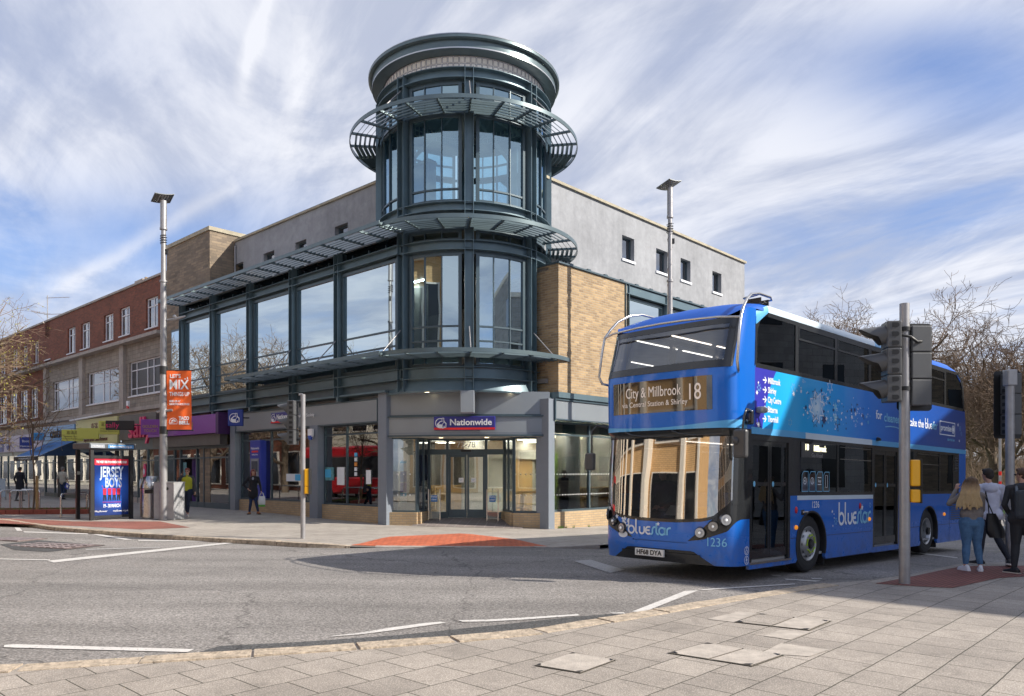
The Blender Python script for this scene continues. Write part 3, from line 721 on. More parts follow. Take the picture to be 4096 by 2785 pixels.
# --- base ring and soffit under the drum
mb = MB().use(M_steel); mb.lathe([(2.66, 4.12), (2.80, 4.05), (2.82, 4.10), (2.70, 4.42), (2.70, 4.46)], 44, LA, RA)
drum('drum_skirt', mb)
mb = MB().use(M_gpan); mb.lathe([(0.2, 4.10), (2.70, 4.10)], 44, LA, RA); drum('soffit', mb)
mb = MB().use(M_lamp)
for px in (1705, 2043):
    x = D0.x(px, -2.3); c_ = (x, -2.25)
    mb.add([(c_[0]+.09*cos(i*pi/5), c_[1]+.09*sin(i*pi/5), 4.09) for i in range(10)], [list(range(10))])
drum('downlight', mb)
# --- louvre canopies (brise soleil)
def ring_canopy(z, a0, a1, name, tie=None):
    seg = radians(15); k0 = math.floor((a0-A0)/seg+.5); k1 = math.floor((a1-A0)/seg+.5)
    angs = [A0+seg*k for k in range(k0, k1+1)]
    fr_ = MB().use(M_canopy); sl = MB().use(M_canopy)
    def P(a, r, zz_): return (sin(a)*r, -cos(a)*r, zz_)
    mb = fr_
    mb.lathe([(3.72, z-.02), (3.72, z+.10), (3.69, z+.10), (3.69, z-.02), (3.72, z-.02)], 4*(len(angs)-1), angs[0], angs[-1])
    for a in angs:
        M = Matrix.Rotation(a, 4, 'Z'); mb.box(-.028, .028, -3.69, -2.76, z-.03, z+.04, M)
    for i, r in enumerate((2.84, 2.99, 3.14, 3.29, 3.44, 3.58)):
        for a, b in zip(angs, angs[1:]):
            p0, p1 = P(a, r, 0), P(b, r, 0)
            q0, q1 = P(a, r-.075, 0), P(b, r-.075, 0)
            zt, zl = z-.055, z+.035; th = .016
            v = [(p0[0], p0[1], zt), (p1[0], p1[1], zt), (q1[0], q1[1], zl), (q0[0], q0[1], zl)]
            v2 = [(x, y, zz_+th) for x, y, zz_ in v]
            sl.add(v+v2, [[0, 1, 2, 3], [7, 6, 5, 4], [0, 4, 5, 1], [1, 5, 6, 2], [2, 6, 7, 3], [3, 7, 4, 0]])
    o = drum(name, fr_); sub('louvre_blade', o, sl); return o, angs
o, _ = ring_canopy(12.27, A0-radians(150), A0+radians(150), 'louvre_canopy')
o, _ = ring_canopy(8.89, radians(-38.7), A0+radians(105), 'louvre_canopy')
o, _ = ring_canopy(5.11, radians(-38.7), A0+radians(90), 'louvre_canopy')
mb = MB().use(M_galv)
for a in (A0, A0+radians(45), A0-radians(45)):
    mb.tube((sin(a)*2.86, -cos(a)*2.86, 5.95), (sin(a)*3.6, -cos(a)*3.6, 5.2), .018)
    mb.tube((sin(a)*2.86, -cos(a)*2.86, 13.15), (sin(a)*3.6, -cos(a)*3.6, 12.36), .018)
drum('tie_rod', mb)
# floodlight box under the drum
mb = MB().use(M_gpan); x0, x1 = D0.x(1842, -2.75), D0.x(1898, -2.75)
mb.bbox(x0, x1, -2.92, -2.5, 3.42, 4.08, .02); drum('projector_box', mb)

# --- left wing -----------------------------------------------------------
def lf(name, mb, m=None): return bp_(name, mb, m, LF)
cols = [-13.87, -11.03, -8.02, -5.0, -2.23, 1.01]
yc = -.02                                         # glass plane
for z0, z1 in ((8.23, 8.51), (4.45, 4.79)):
    mb = MB().use(M_steel)
    mb.box(-14.0, .95, -.2, .05, z1-.02, z1); mb.box(-14.0, .95, -.2, .05, z0, z0+.02); mb.box(-14.0, .95, -.05, -.02, z0+.02, z1-.02)
    lf('edge_beam', mb)
for i, x in enumerate(cols[:-1]):
    mb = MB().use(M_steel)
    for sx in (-1, 1): mb.box(x+sx*.11-.009, x+sx*.11+.009, -.21, .06, 4.15, 8.85)
    mb.box(x-.105, x+.105, -.06, .0, 4.2, 8.85)
    for z in (8.5, 8.28, 4.75, 4.5): mb.box(x-.11, x+.11, -.19, .0, z-.005, z+.005)
    lf('fin_column', mb)
for a, b in zip(cols, cols[1:]):
    a2, b2 = a+.14, b-.14 if b < 1 else b-.22
    f = MB().use(M_steel2); g = MB().use(G_cur)
    z0, z1 = 4.84, 8.16
    f.box(a2, b2, yc-.05, yc+.03, z1-.09, z1); f.box(a2, b2, yc-.05, yc+.03, z0, z0+.09)
    f.box(a2, a2+.08, yc-.05, yc+.03, z0+.09, z1-.09); f.box(b2-.08, b2, yc-.05, yc+.03, z0+.09, z1-.09)
    bars = [5.98, 5.55] if b < 1 and a > -11 else ([5.98, 5.55, 5.2] if a < -10 else [5.98])
    if a > -4: bars = [5.98, 5.5]
    for z in bars: f.box(a2+.08, b2-.08, yc-.04, yc+.02, z, z+.05)
    o = lf('window', f); g.box(a2+.06, b2-.06, yc-.005, yc+.005, z0+.05, z1-.05); sub('pane', o, g)
    f = MB().use(M_steel2); f.box(a2, b2, yc-.03, yc+.03, 8.52, 8.56); f.box(a2, b2, yc-.03, yc+.03, 8.84, 8.87)
    for q in (.2, .5, .8): f.box(a2+(b2-a2)*q-.02, a2+(b2-a2)*q+.02, yc-.03, yc+.03, 8.52, 8.68)
    o = lf('clerestory_window', f); g = MB().use(G_cler); g.box(a2, b2, yc-.005, yc+.005, 8.54, 8.86); sub('pane', o, g)
mb = MB().use(M_steel2); mb.box(-14, .95, 0.0, .04, 8.16, 8.52); mb.box(-14, .95, 0.0, .04, 4.2, 4.84); mb.box(-14.02, -13.98, -.02, 1.3, 4.2, 8.9)
lf('spandrel', mb)
# straight canopies
def straight(x0, x1, z, step, name):
    fr_ = MB().use(M_canopy); sl = MB().use(M_canopy); o_ = -1.05+.0
    fr_.box(x0, x1, o_-.015, o_+.015, z-.02, z+.10)
    n = int(round((x1-x0)/step))
    for k in range(n+1):
        x = x0+(x1-x0)*k/n; fr_.box(x-.028, x+.028, o_+.015, -.1, z-.03, z+.04)
    for yy in (-.17, -.32, -.47, -.62, -.77, -.91):
        v = [(x0, yy, z-.055), (x1, yy, z-.055), (x1, yy+.075, z+.035), (x0, yy+.075, z+.035)]; v2 = [(a_, b_, c_+.016) for a_, b_, c_ in v]
        sl.add(v+v2, [[0, 1, 2, 3], [7, 6, 5, 4], [0, 4, 5, 1], [1, 5, 6, 2], [2, 6, 7, 3], [3, 7, 4, 0]])
    o = lf(name, fr_); sub('louvre_blade', o, sl)
xe = LF.x(1606, -1.0)
straight(LF.x(632, -1.05), 1.22, 8.89, 1.02, 'louvre_canopy')
straight(LF.x(897, -1.05), 1.22, 5.11, .98, 'louvre_canopy')
mb = MB().use(M_galv)
for x in cols[1:-1]+[]: mb.tube((x, -.2, 5.98), (x, -.95, 5.2), .02)
lf('tie_rod', mb)
# set-back grey upper wall with small windows; the roof; behind
yb = 1.2; ztL = 11.45
wins = []
for p0, p1, pt in ((935, 973, 1061), (1054, 1097, 1016.5), (1181, 1225, 972), (1339, 1391, 909)):
    xa, xb = LF.x(p0, yb), LF.x(p1, yb); zt = LF.z(xa, yb, pt); wins.append((xa, xb, zt-1.15, zt))
def wall_with_holes(mb, x0, x1, z0, z1, holes, ya, yb_):
    "wall in x-z with rectangular openings"
    xs = sorted({x0, x1, *[h[0] for h in holes], *[h[1] for h in holes]})
    for a, b in zip(xs, xs[1:]):
        hs = sorted([h for h in holes if h[0] < (a+b)/2 < h[1]], key=lambda h: h[2]); z = z0
        for h in hs: mb.box(a, b, ya, yb_, z, h[2]); z = h[3]
        mb.box(a, b, ya, yb_, z, z1)
    return mb
xg0 = LF.x(943, yb)
mb = wall_with_holes(MB().use(M_render), xg0, .8, 8.3, ztL, wins, yb, yb+.3); lf('rendered_wall', mb)
mb = MB().use(M_coping); mb.box(xg0-.02, .8, yb-.07, yb+.35, ztL, ztL+.07); mb.use(M_steel2).box(xg0-.02, .8, yb-.03, yb+.3, ztL+.07, ztL+.11); lf('coping', mb)
def small_windows(wins, yb, fn, sill=False):
    for xa, xb, z0, z1 in wins:
        f = MB().use(M_steel2); y_ = yb+.17
        f.box(xa, xb, y_, y_+.06, z0, z0+.06); f.box(xa, xb, y_, y_+.06, z1-.06, z1); f.box(xa, xa+.06, y_, y_+.06, z0+.06, z1-.06); f.box(xb-.06, xb, y_, y_+.06, z0+.06, z1-.06)
        o = fn('window', f); g = MB().use(G_win); g.box(xa+.05, xb-.05, y_+.02, y_+.03, z0+.05, z1-.05); sub('pane', o, g)
        b = MB().use(M_dark); b.box(xa-.1, xb+.1, y_+.3, y_+.32, z0-.1, z1+.1); sub('blind', o, b)
        if sill: q = MB().use(M_white); q.box(xa-.04, xb+.04, yb-.05, y_, z0-.09, z0-.001); sub('sill', o, q)
small_windows(wins, yb, lf)
mb = MB().use(M_galv); mb.tube((xg0+.06, yb-.06, 8.5), (xg0+.06, yb-.06, ztL-.2), .035); lf('drainpipe', mb)
# roof terrace deck behind the curtain wall, ceilings and back of the first floor
mb = MB().use(M_dark); mb.box(-14, .8, .02, yb+.3, 8.86, 8.9); mb.box(-14, .8, .05, 7, 8.2, 8.3); lf('terrace_deck', mb)
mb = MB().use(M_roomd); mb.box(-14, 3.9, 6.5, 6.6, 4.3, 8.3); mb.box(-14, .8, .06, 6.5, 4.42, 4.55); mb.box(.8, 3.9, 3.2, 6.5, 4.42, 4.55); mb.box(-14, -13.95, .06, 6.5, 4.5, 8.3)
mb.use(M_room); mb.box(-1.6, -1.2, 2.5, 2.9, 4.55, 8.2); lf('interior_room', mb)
mb = MB().use(M_tube)
for k in range(6): mb.box(-12.5+k*2.2, -11.6+k*2.2, 2.2, 2.28, 8.16, 8.19)
lf('ceiling_light', mb)
# --- left shopfront
mb = MB().use(M_gpan); mb.box(-9.85, -4.12, .06, .12, 3.29, 3.96); mb.box(-4.10, -.28, .04, .10, 3.29, 3.96)
mb.use(M_steel2); 
for a, b in ((-9.85, -.28),): mb.box(a, b, .02, .11, 3.25, 3.29); mb.box(a, b, .02, .11, 3.96, 4.0)
mb.box(-.30, -.26, .0, .12, 3.25, 4.0); lf('fascia', mb)
mb = MB().use(M_gpan); mb.box(-13.9, 0.35, .35, .5, 3.27, 4.3); mb.use(M_steel).box(-13.9, .3, -.15, .5, 4.14, 4.20)
for x in cols[1:-1]:
    mb.prism([(x-.05, 4.2), (x-.05, 4.0), (x+.05, 4.0), (x+.05, 4.2)], -.15, .3)
lf('fascia_backing', mb)
mb = MB().use(M_pillar)
for a, b in ((-9.81, -9.42), (-4.1, -3.61)): mb.box(a, b, 0.0, .45, -.1, 4.2 if a < -9 else 3.29)
mb.box(-.23, .19, 0.0, .45, -.1, 4.2)
lf('pillar', mb)
def shopbay(fn, x0, x1, y_, z0, z1, mull, trans, base=True, zb=-.1, gm=None):
    f = MB().use(M_steel2); t_ = .06
    f.box(x0, x1, y_-.04, y_+.05, z1-t_, z1); f.box(x0, x1, y_-.04, y_+.05, z0, z0+t_); f.box(x0, x0+t_, y_-.04, y_+.05, z0+t_, z1-t_); f.box(x1-t_, x1, y_-.04, y_+.05, z0+t_, z1-t_)
    for m_ in mull: f.box(m_-.03, m_+.03, y_-.04, y_+.05, z0+t_, z1-t_)
    for q in trans: f.box(x0+t_, x1-t_, y_-.035, y_+.045, q, q+.05)
    o = fn('shop_window', f); g = MB().use(gm or G_shop); g.box(x0+.04, x1-.04, y_-.004, y_+.004, z0+.04, z1-.04); sub('pane', o, g)
    if base: b = MB().use(M_base); b.box(x0, x1, y_-.12, y_+.15, zb, z0-.001); fn('plinth', b)
    return o
shopbay(lf, -9.42, -4.1, .3, .62, 3.27, [LF.x(1088, .3)], [2.88])
shopbay(lf, -3.61, -.23, .3, .58, 3.27, [LF.x(1390, .3)], [2.92])
# interior of the branch behind both shopfronts
mb = MB().use(M_room); mb.box(-13, 3.9, 7.8, 7.9, 0, 4.3); mb.box(-9.95, -9.85, .5, 7.8, 0, 4.3)
mb.use(M_dark); mb.box(-9.85, -.1, .46, 7.8, 0.1, .14); mb.use(M_room); mb.box(-9.85, -.1, .5, 7.8, 3.3, 3.36); mb.box(-6.2, -5.9, 3, 3.3, .1, 3.3); mb.box(-1.5, -1.15, 1.0, 1.35, .1, 3.3)
lf('interior_room', mb)
mb = MB().use(M_shopl)
for k in range(4):
    for j in range(3): mb.box(-8.5+k*2.2, -7.9+k*2.2, 1.5+j*2, 2.1+j*2, 3.28, 3.295)
lf('ceiling_light', mb)

M_navy_w = mat('navy_wall', (.03, .05, .16), .6); M_paperw = mat('leaflet', (.7, .7, .68), .6)
# --- chamfered entrance ----------------------------------------------------
def ch(name, mb, m=None): return bp_(name, mb, m, CH)
def bulge(x): return -.28*(1-(x/2.53)**2)
xs = [-2.53+5.06*i/24 for i in range(25)]
def curved(mb, z0, z1, y0, x0=-2.53, x1=2.53, th=.12, n=24):
    X = [x0+(x1-x0)*i/n for i in range(n+1)]
    ring = [[(x, bulge(x)+y0, z0) for x in X], [(x, bulge(x)+y0, z1) for x in X], [(x, bulge(x)+y0+th, z1) for x in X], [(x, bulge(x)+y0+th, z0) for x in X], [(x, bulge(x)+y0, z0) for x in X]]
    for j in range(4): mb.grid([ring[j], ring[j+1]])
    for k in (0, -1): mb.add([ring[j][k] for j in range(4)], [[0, 1, 2, 3]])
    return mb
mb = MB().use(M_gpan); curved(mb, 2.82, 3.36, .02); curved(mb, 3.44, 4.12, .08); 
mb.use(M_steel2); curved(mb, 3.36, 3.40, -.03); curved(mb, 2.77, 2.82, -.03); curved(mb, 3.40, 3.44, .05)
mb.use(M_pillar); curved(mb, 2.87, 2.885, .012, -2.48, 2.48); curved(mb, 3.31, 3.325, .012, -2.48, 2.48)
ch('fascia', mb)
xl0, xl1 = CH.x(1557, .12), CH.x(1670, .12); xr0, xr1 = CH.x(2054, .12), CH.x(2172, .12)
dl, dr = CH.x(1717, 1.3), CH.x(2017, 1.3)
zf = .2
mb = MB().use(M_pillar); mb.box(xr1, CH.x(2197, .1), .05, .4, -.1, 2.8); mb.box(-2.53, xl0, .1, .4, -.1, 2.8); ch('pillar', mb)
for (a, b) in ((xl0, xl1), (xr0, xr1)): shopbay(ch, a, b, .14, .44, 2.77, [], [])
def splay(xa, ya, xb, yb_, name):
    f = MB().use(M_steel2); d = Vector((xb-xa, yb_-ya)); L = d.length; an = atan2(d.y, d.x); M = Matrix.Translation((xa, ya, 0)) @ Matrix.Rotation(an, 4, 'Z')
    f.box(0, L, -.03, .03, .44, .5, M); f.box(0, L, -.03, .03, 2.71, 2.77, M); f.box(0, .05, -.03, .03, .5, 2.71, M); f.box(L-.05, L, -.03, .03, .5, 2.71, M); f.box(L*.45, L*.45+.06, -.03, .03, .5, 2.71, M)
    o = ch(name, f); g = MB().use(G_shop); g.box(.04, L-.04, -.004, .004, .46, 2.75, M); sub('pane', o, g)
    b = MB().use(M_base); b.box(0, L, -.1, .1, -.1, .439, M); ch('plinth', b)
splay(xl1, .14, dl, 1.3, 'shop_window'); splay(dr, 1.3, xr0, .14, 'shop_window')
# door screen
mb = MB().use(M_steel2); y_ = 1.3; zt = 2.25
dpx = [1717, 1790, 1868, 1945, 2017]; dx = [CH.x(p, y_) for p in dpx]
mb.box(dl, dr, y_-.04, y_+.06, 2.70, 2.77); mb.box(dl, dr, y_-.09, y_+.06, 2.25, 2.42)
for x in (dx[0], dx[1], dx[3], dx[4]): mb.box(x-.04, x+.04, y_-.05, y_+.06, zf, 2.7)
mb.box(dx[0], dx[1], y_-.03, y_+.04, zf, zf+.2); mb.box(dx[3], dx[4], y_-.03, y_+.04, zf, zf+.2)
o = ch('door_screen', mb); g = MB().use(G_shop); g.box(dl, dr, y_, y_+.008, 2.42, 2.7); g.box(dx[0], dx[1], y_, y_+.008, zf+.2, zt); g.box(dx[3], dx[4], y_, y_+.008, zf+.2, zt); sub('pane', o, g)
q = MB().use(M_black); q.bbox((dx[1]+dx[3])/2-.17, (dx[1]+dx[3])/2+.17, y_-.16, y_-.09, 2.34, 2.41, .015); sub('door_sensor', o, q)
t1 = text(o, '72-78', .27, (dx[2]-.03, y_-.012, 2.565), M_letterw, 'house_number')
M_stick = mat('blue_sticker', (.03, .16, .42), .4, var=.02)
for a, b in ((dx[1], dx[2]), (dx[2], dx[3])):
    f = MB().use(M_steel2); a2, b2 = a+.045, b-.01
    if a == dx[2]: a2, b2 = a+.01, b-.045
    f.box(a2, a2+.06, y_-.03, y_+.03, zf+.01, zt); f.box(b2-.06, b2, y_-.03, y_+.03, zf+.01, zt); f.box(a2+.06, b2-.06, y_-.03, y_+.03, zt-.08, zt); f.box(a2+.06, b2-.06, y_-.03, y_+.03, zf+.01, zf+.28)
    o2 = ch('sliding_door', f); g = MB().use(G_shop); g.box(a2+.05, b2-.05, y_-.004, y_+.004, zf+.2, zt-.05); sub('pane', o2, g)
    w_ = MB().use(M_letterw); xx = b2-.26 if a == dx[1] else a2+.12; w_.box(xx, xx+.16, y_-.012, y_-.006, 1.35, 1.5); so_ = sub('notice', o2, w_)
    text(o2, 'Automatic\ndoor', .03, (xx+.08, y_-.016, 1.43), M_stick, 'notice_lettering', ext=.001)
# low glass barriers with keep clear stickers
for x0_, x1_, px in ((dx[0]+.1, dx[1]-.1, 0), (dx[3]+.1, dx[4]-.1, 1)):
    f = MB().use(M_stain)
    f.box(x0_, x0_+.03, y_-.62, y_-.59, zf-.04, 1.15); f.box(x1_-.03, x1_, y_-.62, y_-.59, zf-.04, 1.15)
    o2 = ch('door_guard', f); g = MB().use(G_clear); g.box(x0_+.03, x1_-.03, y_-.61, y_-.602, zf, 1.12); sub('pane', o2, g)
    s_ = MB().use(M_stick); c_ = (x0_+x1_)/2; s_.box(c_-.1, c_+.1, y_-.625, y_-.615, .75, .95); sub('sticker', o2, s_)
    text(o2, 'Keep\nclear', .085, (c_, y_-.63, .865), M_letterw, ext=.001)
mb = MB().use(M_room); curved(mb, 2.76, 2.768, 0.02, th=1.4); mb.box(-2.3, 2.3, .3, 7, 2.772, 2.78); ch('porch_ceiling', mb)
mb = MB().use(M_lamp)
for x in (-.9, .55): mb.add([(x+.07*cos(i*pi/5), .45+.07*sin(i*pi/5), 2.757) for i in range(10)], [list(range(10))])
ch('downlight', mb)
mb = MB().use(M_dark); mb.box(-3, 3, 1.3, 9, .16, .18); mb.use(M_roomd); mb.box(-4, 4, 6.5, 6.6, 0, 4); ch('interior_room', mb)
mb = MB().use(M_lobby)
for q in (-1.6, 0, 1.6): mb.box(q-.3, q+.3, 2.2, 2.8, 2.755, 2.77); mb.box(q-.3, q+.3, 4.2, 4.8, 2.755, 2.77)
ch('ceiling_light', mb)
mb = MB().use(M_wood); mb.box(-2.6, -.9, 4.6, 5.2, .18, 1.2); mb.use(MATS['lime_wall'] if 'lime_wall' in MATS else M_navy_w); mb.box(.6, 2.6, 6.2, 6.3, .4, 2.4); mb.use(M_paperw)
for q in range(6): mb.box(.7+.32*q, .9+.32*q, 6.15, 6.19, 1.0+.2*(q % 2), 1.35+.2*(q % 2))
ch('service_counter', mb)
# posters in the left display window
M_cyan = mat('cyan_print', (.08, .45, .75), .5, var=.02); M_navy = mat('navy_print', (.02, .05, .28), .45, var=.02); M_purp = mat('purple_print', (.14, .05, .26), .5, var=.02); M_paper = mat('white_paper', (.75, .77, .8), .6, var=.02)
f = MB()
xa = CH.x(1601, .22); xb_ = CH.x(1626, .22)
for m_, z0_, z1_ in ((M_cyan, 1.96, 2.04), (M_paper, 1.72, 1.958), (M_navy, 1.38, 1.70), (M_purp, 1.06, 1.36), (M_cyan, .93, 1.04), (M_paper, .72, .928)):
    f.use(m_).box(xa, xb_, .22, .225, z0_, z1_)
ch('window_poster', f)
mb = MB().use(M_letterw)
for px0, px1, n in ((2062, 2165, 6), (1565, 1665, 5)):
    for zc in (1.62, .98):
        for k in range(n):
            x = CH.x(px0+(px1-px0)*k/(n-1), .13); mb.add([(x+.022*cos(i*pi/4), .128, zc+.022*sin(i*pi/4)) for i in range(8)], [list(range(8))])
ch('window_dots', mb)

# --- right wing ------------------------------------------------------------
def rf(name, mb, m=None): return bp_(name, mb, m, RF)
mb = MB().use(M_pillar); mb.box(-.18, .10, .0, .5, -.3, 3.9); rf('pillar', mb)
xw0 = .12; xw1 = 12.0
mb = MB().use(M_gpan); mb.box(xw0-.02, xw1, -.02, .12, 3.31, 3.87); mb.use(M_steel2); mb.box(xw0-.04, xw1, -.06, .12, 3.87, 3.91); mb.box(xw0-.04, xw1, -.06, .12, 3.27, 3.31); mb.box(xw0-.05, xw0-.01, -.06, .12, 3.27, 3.91)
rf('fascia', mb)
mb = MB().use(M_steel); mb.box(.2, xw1, -.08, .3, 3.95, 4.12); mb.box(.2, xw1, 0.02, .4, 3.87, 3.95); rf('lintel', mb)
m1 = RF.x(2355, .3)
for a, b in ((xw0, 5.2), (5.6, 12.)):
    shopbay(rf, a, b, .3, .46, 3.25, [m1] if a < 1 else [7.5, 9.5], [2.82], zb=-.5, gm=G_open)
mb = MB().use(M_pillar); mb.box(5.2, 5.6, .1, .5, -.5, 3.3); mb.box(12, 12.3, .1, .5, -.5, 4.0); rf('pillar', mb)
g = MB().use(mat('frosted_green_glass', (.32, .48, .43), .3, var=.04)); g.box(xw0+.06, 5.1, .32, .33, 2.9, 3.2); rf('fanlight_film', g)
mb = MB().use(M_letterw)
for zc in (1.62, .98):
    for k in range(24):
        x = .3+k*.135
        mb.add([(x+.022*cos(i*pi/4), .288, zc+.022*sin(i*pi/4)) for i in range(8)], [list(range(8))])
rf('window_dots', mb)
# interior: round column, wall, green panel
mb = MB().use(M_white); mb.lathe([(.24, .1), (.24, 3.3)], 20, c=(RF.x(2292, .9), .9)); rf('round_column', mb)
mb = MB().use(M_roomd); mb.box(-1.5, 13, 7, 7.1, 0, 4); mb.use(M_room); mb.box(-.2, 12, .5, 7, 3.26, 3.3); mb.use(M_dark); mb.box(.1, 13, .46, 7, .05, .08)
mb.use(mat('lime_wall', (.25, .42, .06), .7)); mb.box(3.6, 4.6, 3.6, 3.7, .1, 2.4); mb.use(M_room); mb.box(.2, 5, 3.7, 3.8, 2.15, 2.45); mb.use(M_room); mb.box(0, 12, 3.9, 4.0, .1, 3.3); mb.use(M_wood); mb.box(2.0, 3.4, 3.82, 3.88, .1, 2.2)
rf('interior_room', mb)
mb = MB().use(M_lamp)
for k in range(5): mb.ell((1.0+k*1.5, 2.0, 2.9), (.06, .06, .06), 8, 6)
rf('pendant_light', mb)
mb = MB().use(M_shopl)
for k in range(5):
    for j in range(2): mb.box(.7+k*1.8, 1.6+k*1.8, 1.4+j*1.6, 2.0+j*1.6, 3.235, 3.25)
rf('ceiling_light', mb)
# buff brick first floor
xk0 = RF.x(2234, .0); xk1 = RF.x(2507, .0); zk = RF.z(xk0, 0, 1053)
mb = MB().use(M_buff); mb.box(xk0, xk1, .0, .35, 4.12, zk); mb.box(xk0, xk0+.3, .35, 1.9, 4.12, zk); rf('brick_wall', mb); mb = MB().use(M_buff); mb.box(12.1, 12.6, 0, .35, 4.12, zk-.0); rf('brick_pier', mb)
mb = MB().use(M_steel2); mb.box(xk0-.05, 12.5, -.06, 1.9, zk, zk+.05)
for k in range(13): mb.box(xk0+.9*k+.5, xk0+.9*k+.66, -.06, .1, zk+.05, zk+.09)
rf('coping', mb)
# big window bay above the street
bays = [xk1, RF.x(2660, .1), 10.2, 12.]
mb = MB().use(M_steel)
for x in bays:
    for sx in (-.1, .1): mb.box(x+sx-.01, x+sx+.01, -.05, .3, 4.12, zk)
mb.box(xk1, 12, .0, .1, zk-.3, zk-.02); mb.box(xk1, 12, -.05, .1, zk-.32, zk-.3); mb.box(xk1, 12, 0, .1, 4.12, 4.5)
rf('steel_frame', mb)
for a, b in zip(bays, bays[1:]):
    f = MB().use(M_steel2); a2, b2 = a+.12, b-.12; z0, z1 = 4.5, zk-.36
    f.box(a2, b2, .1, .18, z1-.1, z1); f.box(a2, b2, .1, .18, z0, z0+.1); f.box(a2, a2+.09, .1, .18, z0+.1, z1-.1); f.box(b2-.09, b2, .1, .18, z0+.1, z1-.1)
    o = rf('window', f); g = MB().use(G_cur); g.box(a2+.05, b2-.05, .13, .14, z0+.05, z1-.05); sub('pane', o, g)
mb = MB().use(M_roomd); mb.box(xk1, 12, 4, 4.1, 4.2, 8.2); mb.box(xk1, 12, .2, 4, 4.3, 4.4); mb.box(xk0, 12, .4, 1.9, 7.9, 8.0); rf('interior_room', mb)
# grey upper wall
yr = 1.68; xr0_ = RF.x(2150, yr); xr1_ = RF.x(2978, yr); ztR = RF.z(RF.x(2184, yr), yr, 716)
wr = []
for p0, p1, pt, pb in ((2488.5, 2537, 939, 1033), (2624.5, 2670, 992, 1083), (2722.5, 2762, 1031, 1118), (2849.5, 2885.5, 1083, 1165)):
    xa, xb = RF.x(p0, yr), RF.x(p1, yr); wr.append((xa, xb, RF.z(xa, yr, pb), RF.z(xa, yr, pt)))
mb = wall_with_holes(MB().use(M_render), xr0_, xr1_, 7.5, ztR, wr, yr, yr+.3); mb.box(xr1_-.3, xr1_, yr+.3, 12, 0, ztR); mb.box(12.3, xr1_, yr, yr+.3, -.5, 7.5)
rf('rendered_wall', mb)
mb = MB().use(M_coping); mb.box(xr0_, xr1_+.06, yr-.08, yr+.35, ztR, ztR+.09); mb.use(M_steel2).box(xr0_, xr1_+.03, yr-.03, yr+.3, ztR+.09, ztR+.12); rf('coping', mb)
small_windows(wr, yr, rf, sill=True)
mb = MB().use(M_conc); a_ = RF.x(2500, yr+1.6); mb.box(a_, a_+3.4, yr+1.6, yr+4, ztR, ztR+.75); rf('roof_plant', mb)
mb = MB().use(M_dark); mb.box(xr0_+1, xr1_-.3, yr+.3, 11, 10.0, 10.1); rf('flat_roof', mb)
mb = MB().use(M_dark); mb.box(xg0, .8, yb+.3, 9, 10.0, 10.1); lf('flat_roof', mb)

# furniture inside
def chair(name, label, x, y, fr, rz, hs=.45, bar=False):
    wx, wy = fr.w(x, y); t = thing(name, label, 'stool' if bar else 'chair', (wx, wy, .14), fr.a+rz)
    hs = .72 if bar else .45
    m = MB(); m.bbox(-.2, .2, -.2, .2, hs-.04, hs, .015); part('seat', t, m, M_wood)
    for sx in (-1, 1):
        for sy in (-1, 1): m = MB(); m.tube((sx*.21, sy*.21, 0), (sx*.15, sy*.15, hs-.04), .016); part('leg', t, m, M_wood)
    m = MB()
    for k in range(6): m.tube((-.17+k*.068, .18, hs), (-.21+k*.084, .26, hs+(.3 if bar else .45)), .009, n=6)
    m.path([(-.22+k*.0733, .26+.03*sin(k/6*pi), hs+(.3 if bar else .45)) for k in range(7)], .018); part('backrest', t, m, M_wood)
    if bar: m = MB(); m.tube((-.19, -.19, .25), (.19, -.19, .25), .012); m.tube((-.19, .19, .3), (.19, .19, .3), .012); part('footrest', t, m, M_wood)
    return t
def table(label, x, y, fr, L, W, H):
    wx, wy = fr.w(x, y); t = thing('table', label, 'table', (wx, wy, .14), fr.a)
    m = MB(); m.bbox(-L/2, L/2, -W/2, W/2, H-.05, H, .01); part('tabletop', t, m, M_wood)
    for sx in (-1, 1): m = MB(); m.box(sx*(L/2-.12)-.05, sx*(L/2-.12)+.05, -W/2+.05, W/2-.05, 0, H-.05); part('leg', t, m, M_wood)
table('high pale wood table in the window right of the round white column', RF.x(2372, 1.5), 1.5, RF, 1.7, .6, 1.02)
chair('bar_stool', 'pale wooden spindle-back bar stool at the high table behind the right window', RF.x(2342, .95), .95, RF, pi, bar=True)
table('pale wooden table standing in the display window right of the entrance', CH.x(2132, .8), .8, CH, .9, .5, .95)
chair('chair', 'pale spindle-back chair in the display window right of the entrance', CH.x(2085, .7), .7, CH, pi*.8)
table('pale wooden desk inside the shopfront left of the corner entrance', LF.x(1400, 1.2), 1.2, LF, 1.6, .7, .74)
chair('chair', 'pale spindle-back chair with red seat pad behind the window left of the corner pillar', LF.x(1430, .75), .75, LF, pi*.9)

# ================================================================== LEFT STREET BUILDINGS
# brown brick stair tower
x0, x1 = LF.x(666, .1), LF.x(839, .1)
zt = LF.z(x1, .1, 909)
wx, wy = LF.w((x0+x1)/2, 2.5)
T = thing('stair_tower', 'tall brown brick stair tower with flat stone-capped top between the terrace and the glass wing', 'building', (wx, wy, 0), LF.a)
h_ = (x1-x0)/2
mb = MB(); mb.box(-h_, h_, -2.4, 2.8, 4.1, zt-.12); mb.box(h_-.9, h_, -2.4, 1, -.1, 4.1); part('wall', T, mb, M_brown)
mb = MB(); mb.box(-h_-.05, h_+.05, -2.46, 2.86, zt-.12, zt+.04); part('coping', T, mb, M_coping)
mb = MB().use(M_steel2); a_ = LF.x(690, .1)-(x0+x1)/2; b_ = LF.x(724, .1)-(x0+x1)/2
mb.box(a_-.06, b_+.4, -2.43, -2.38, 4.3, 8.0); f_ = part('window', T, mb)
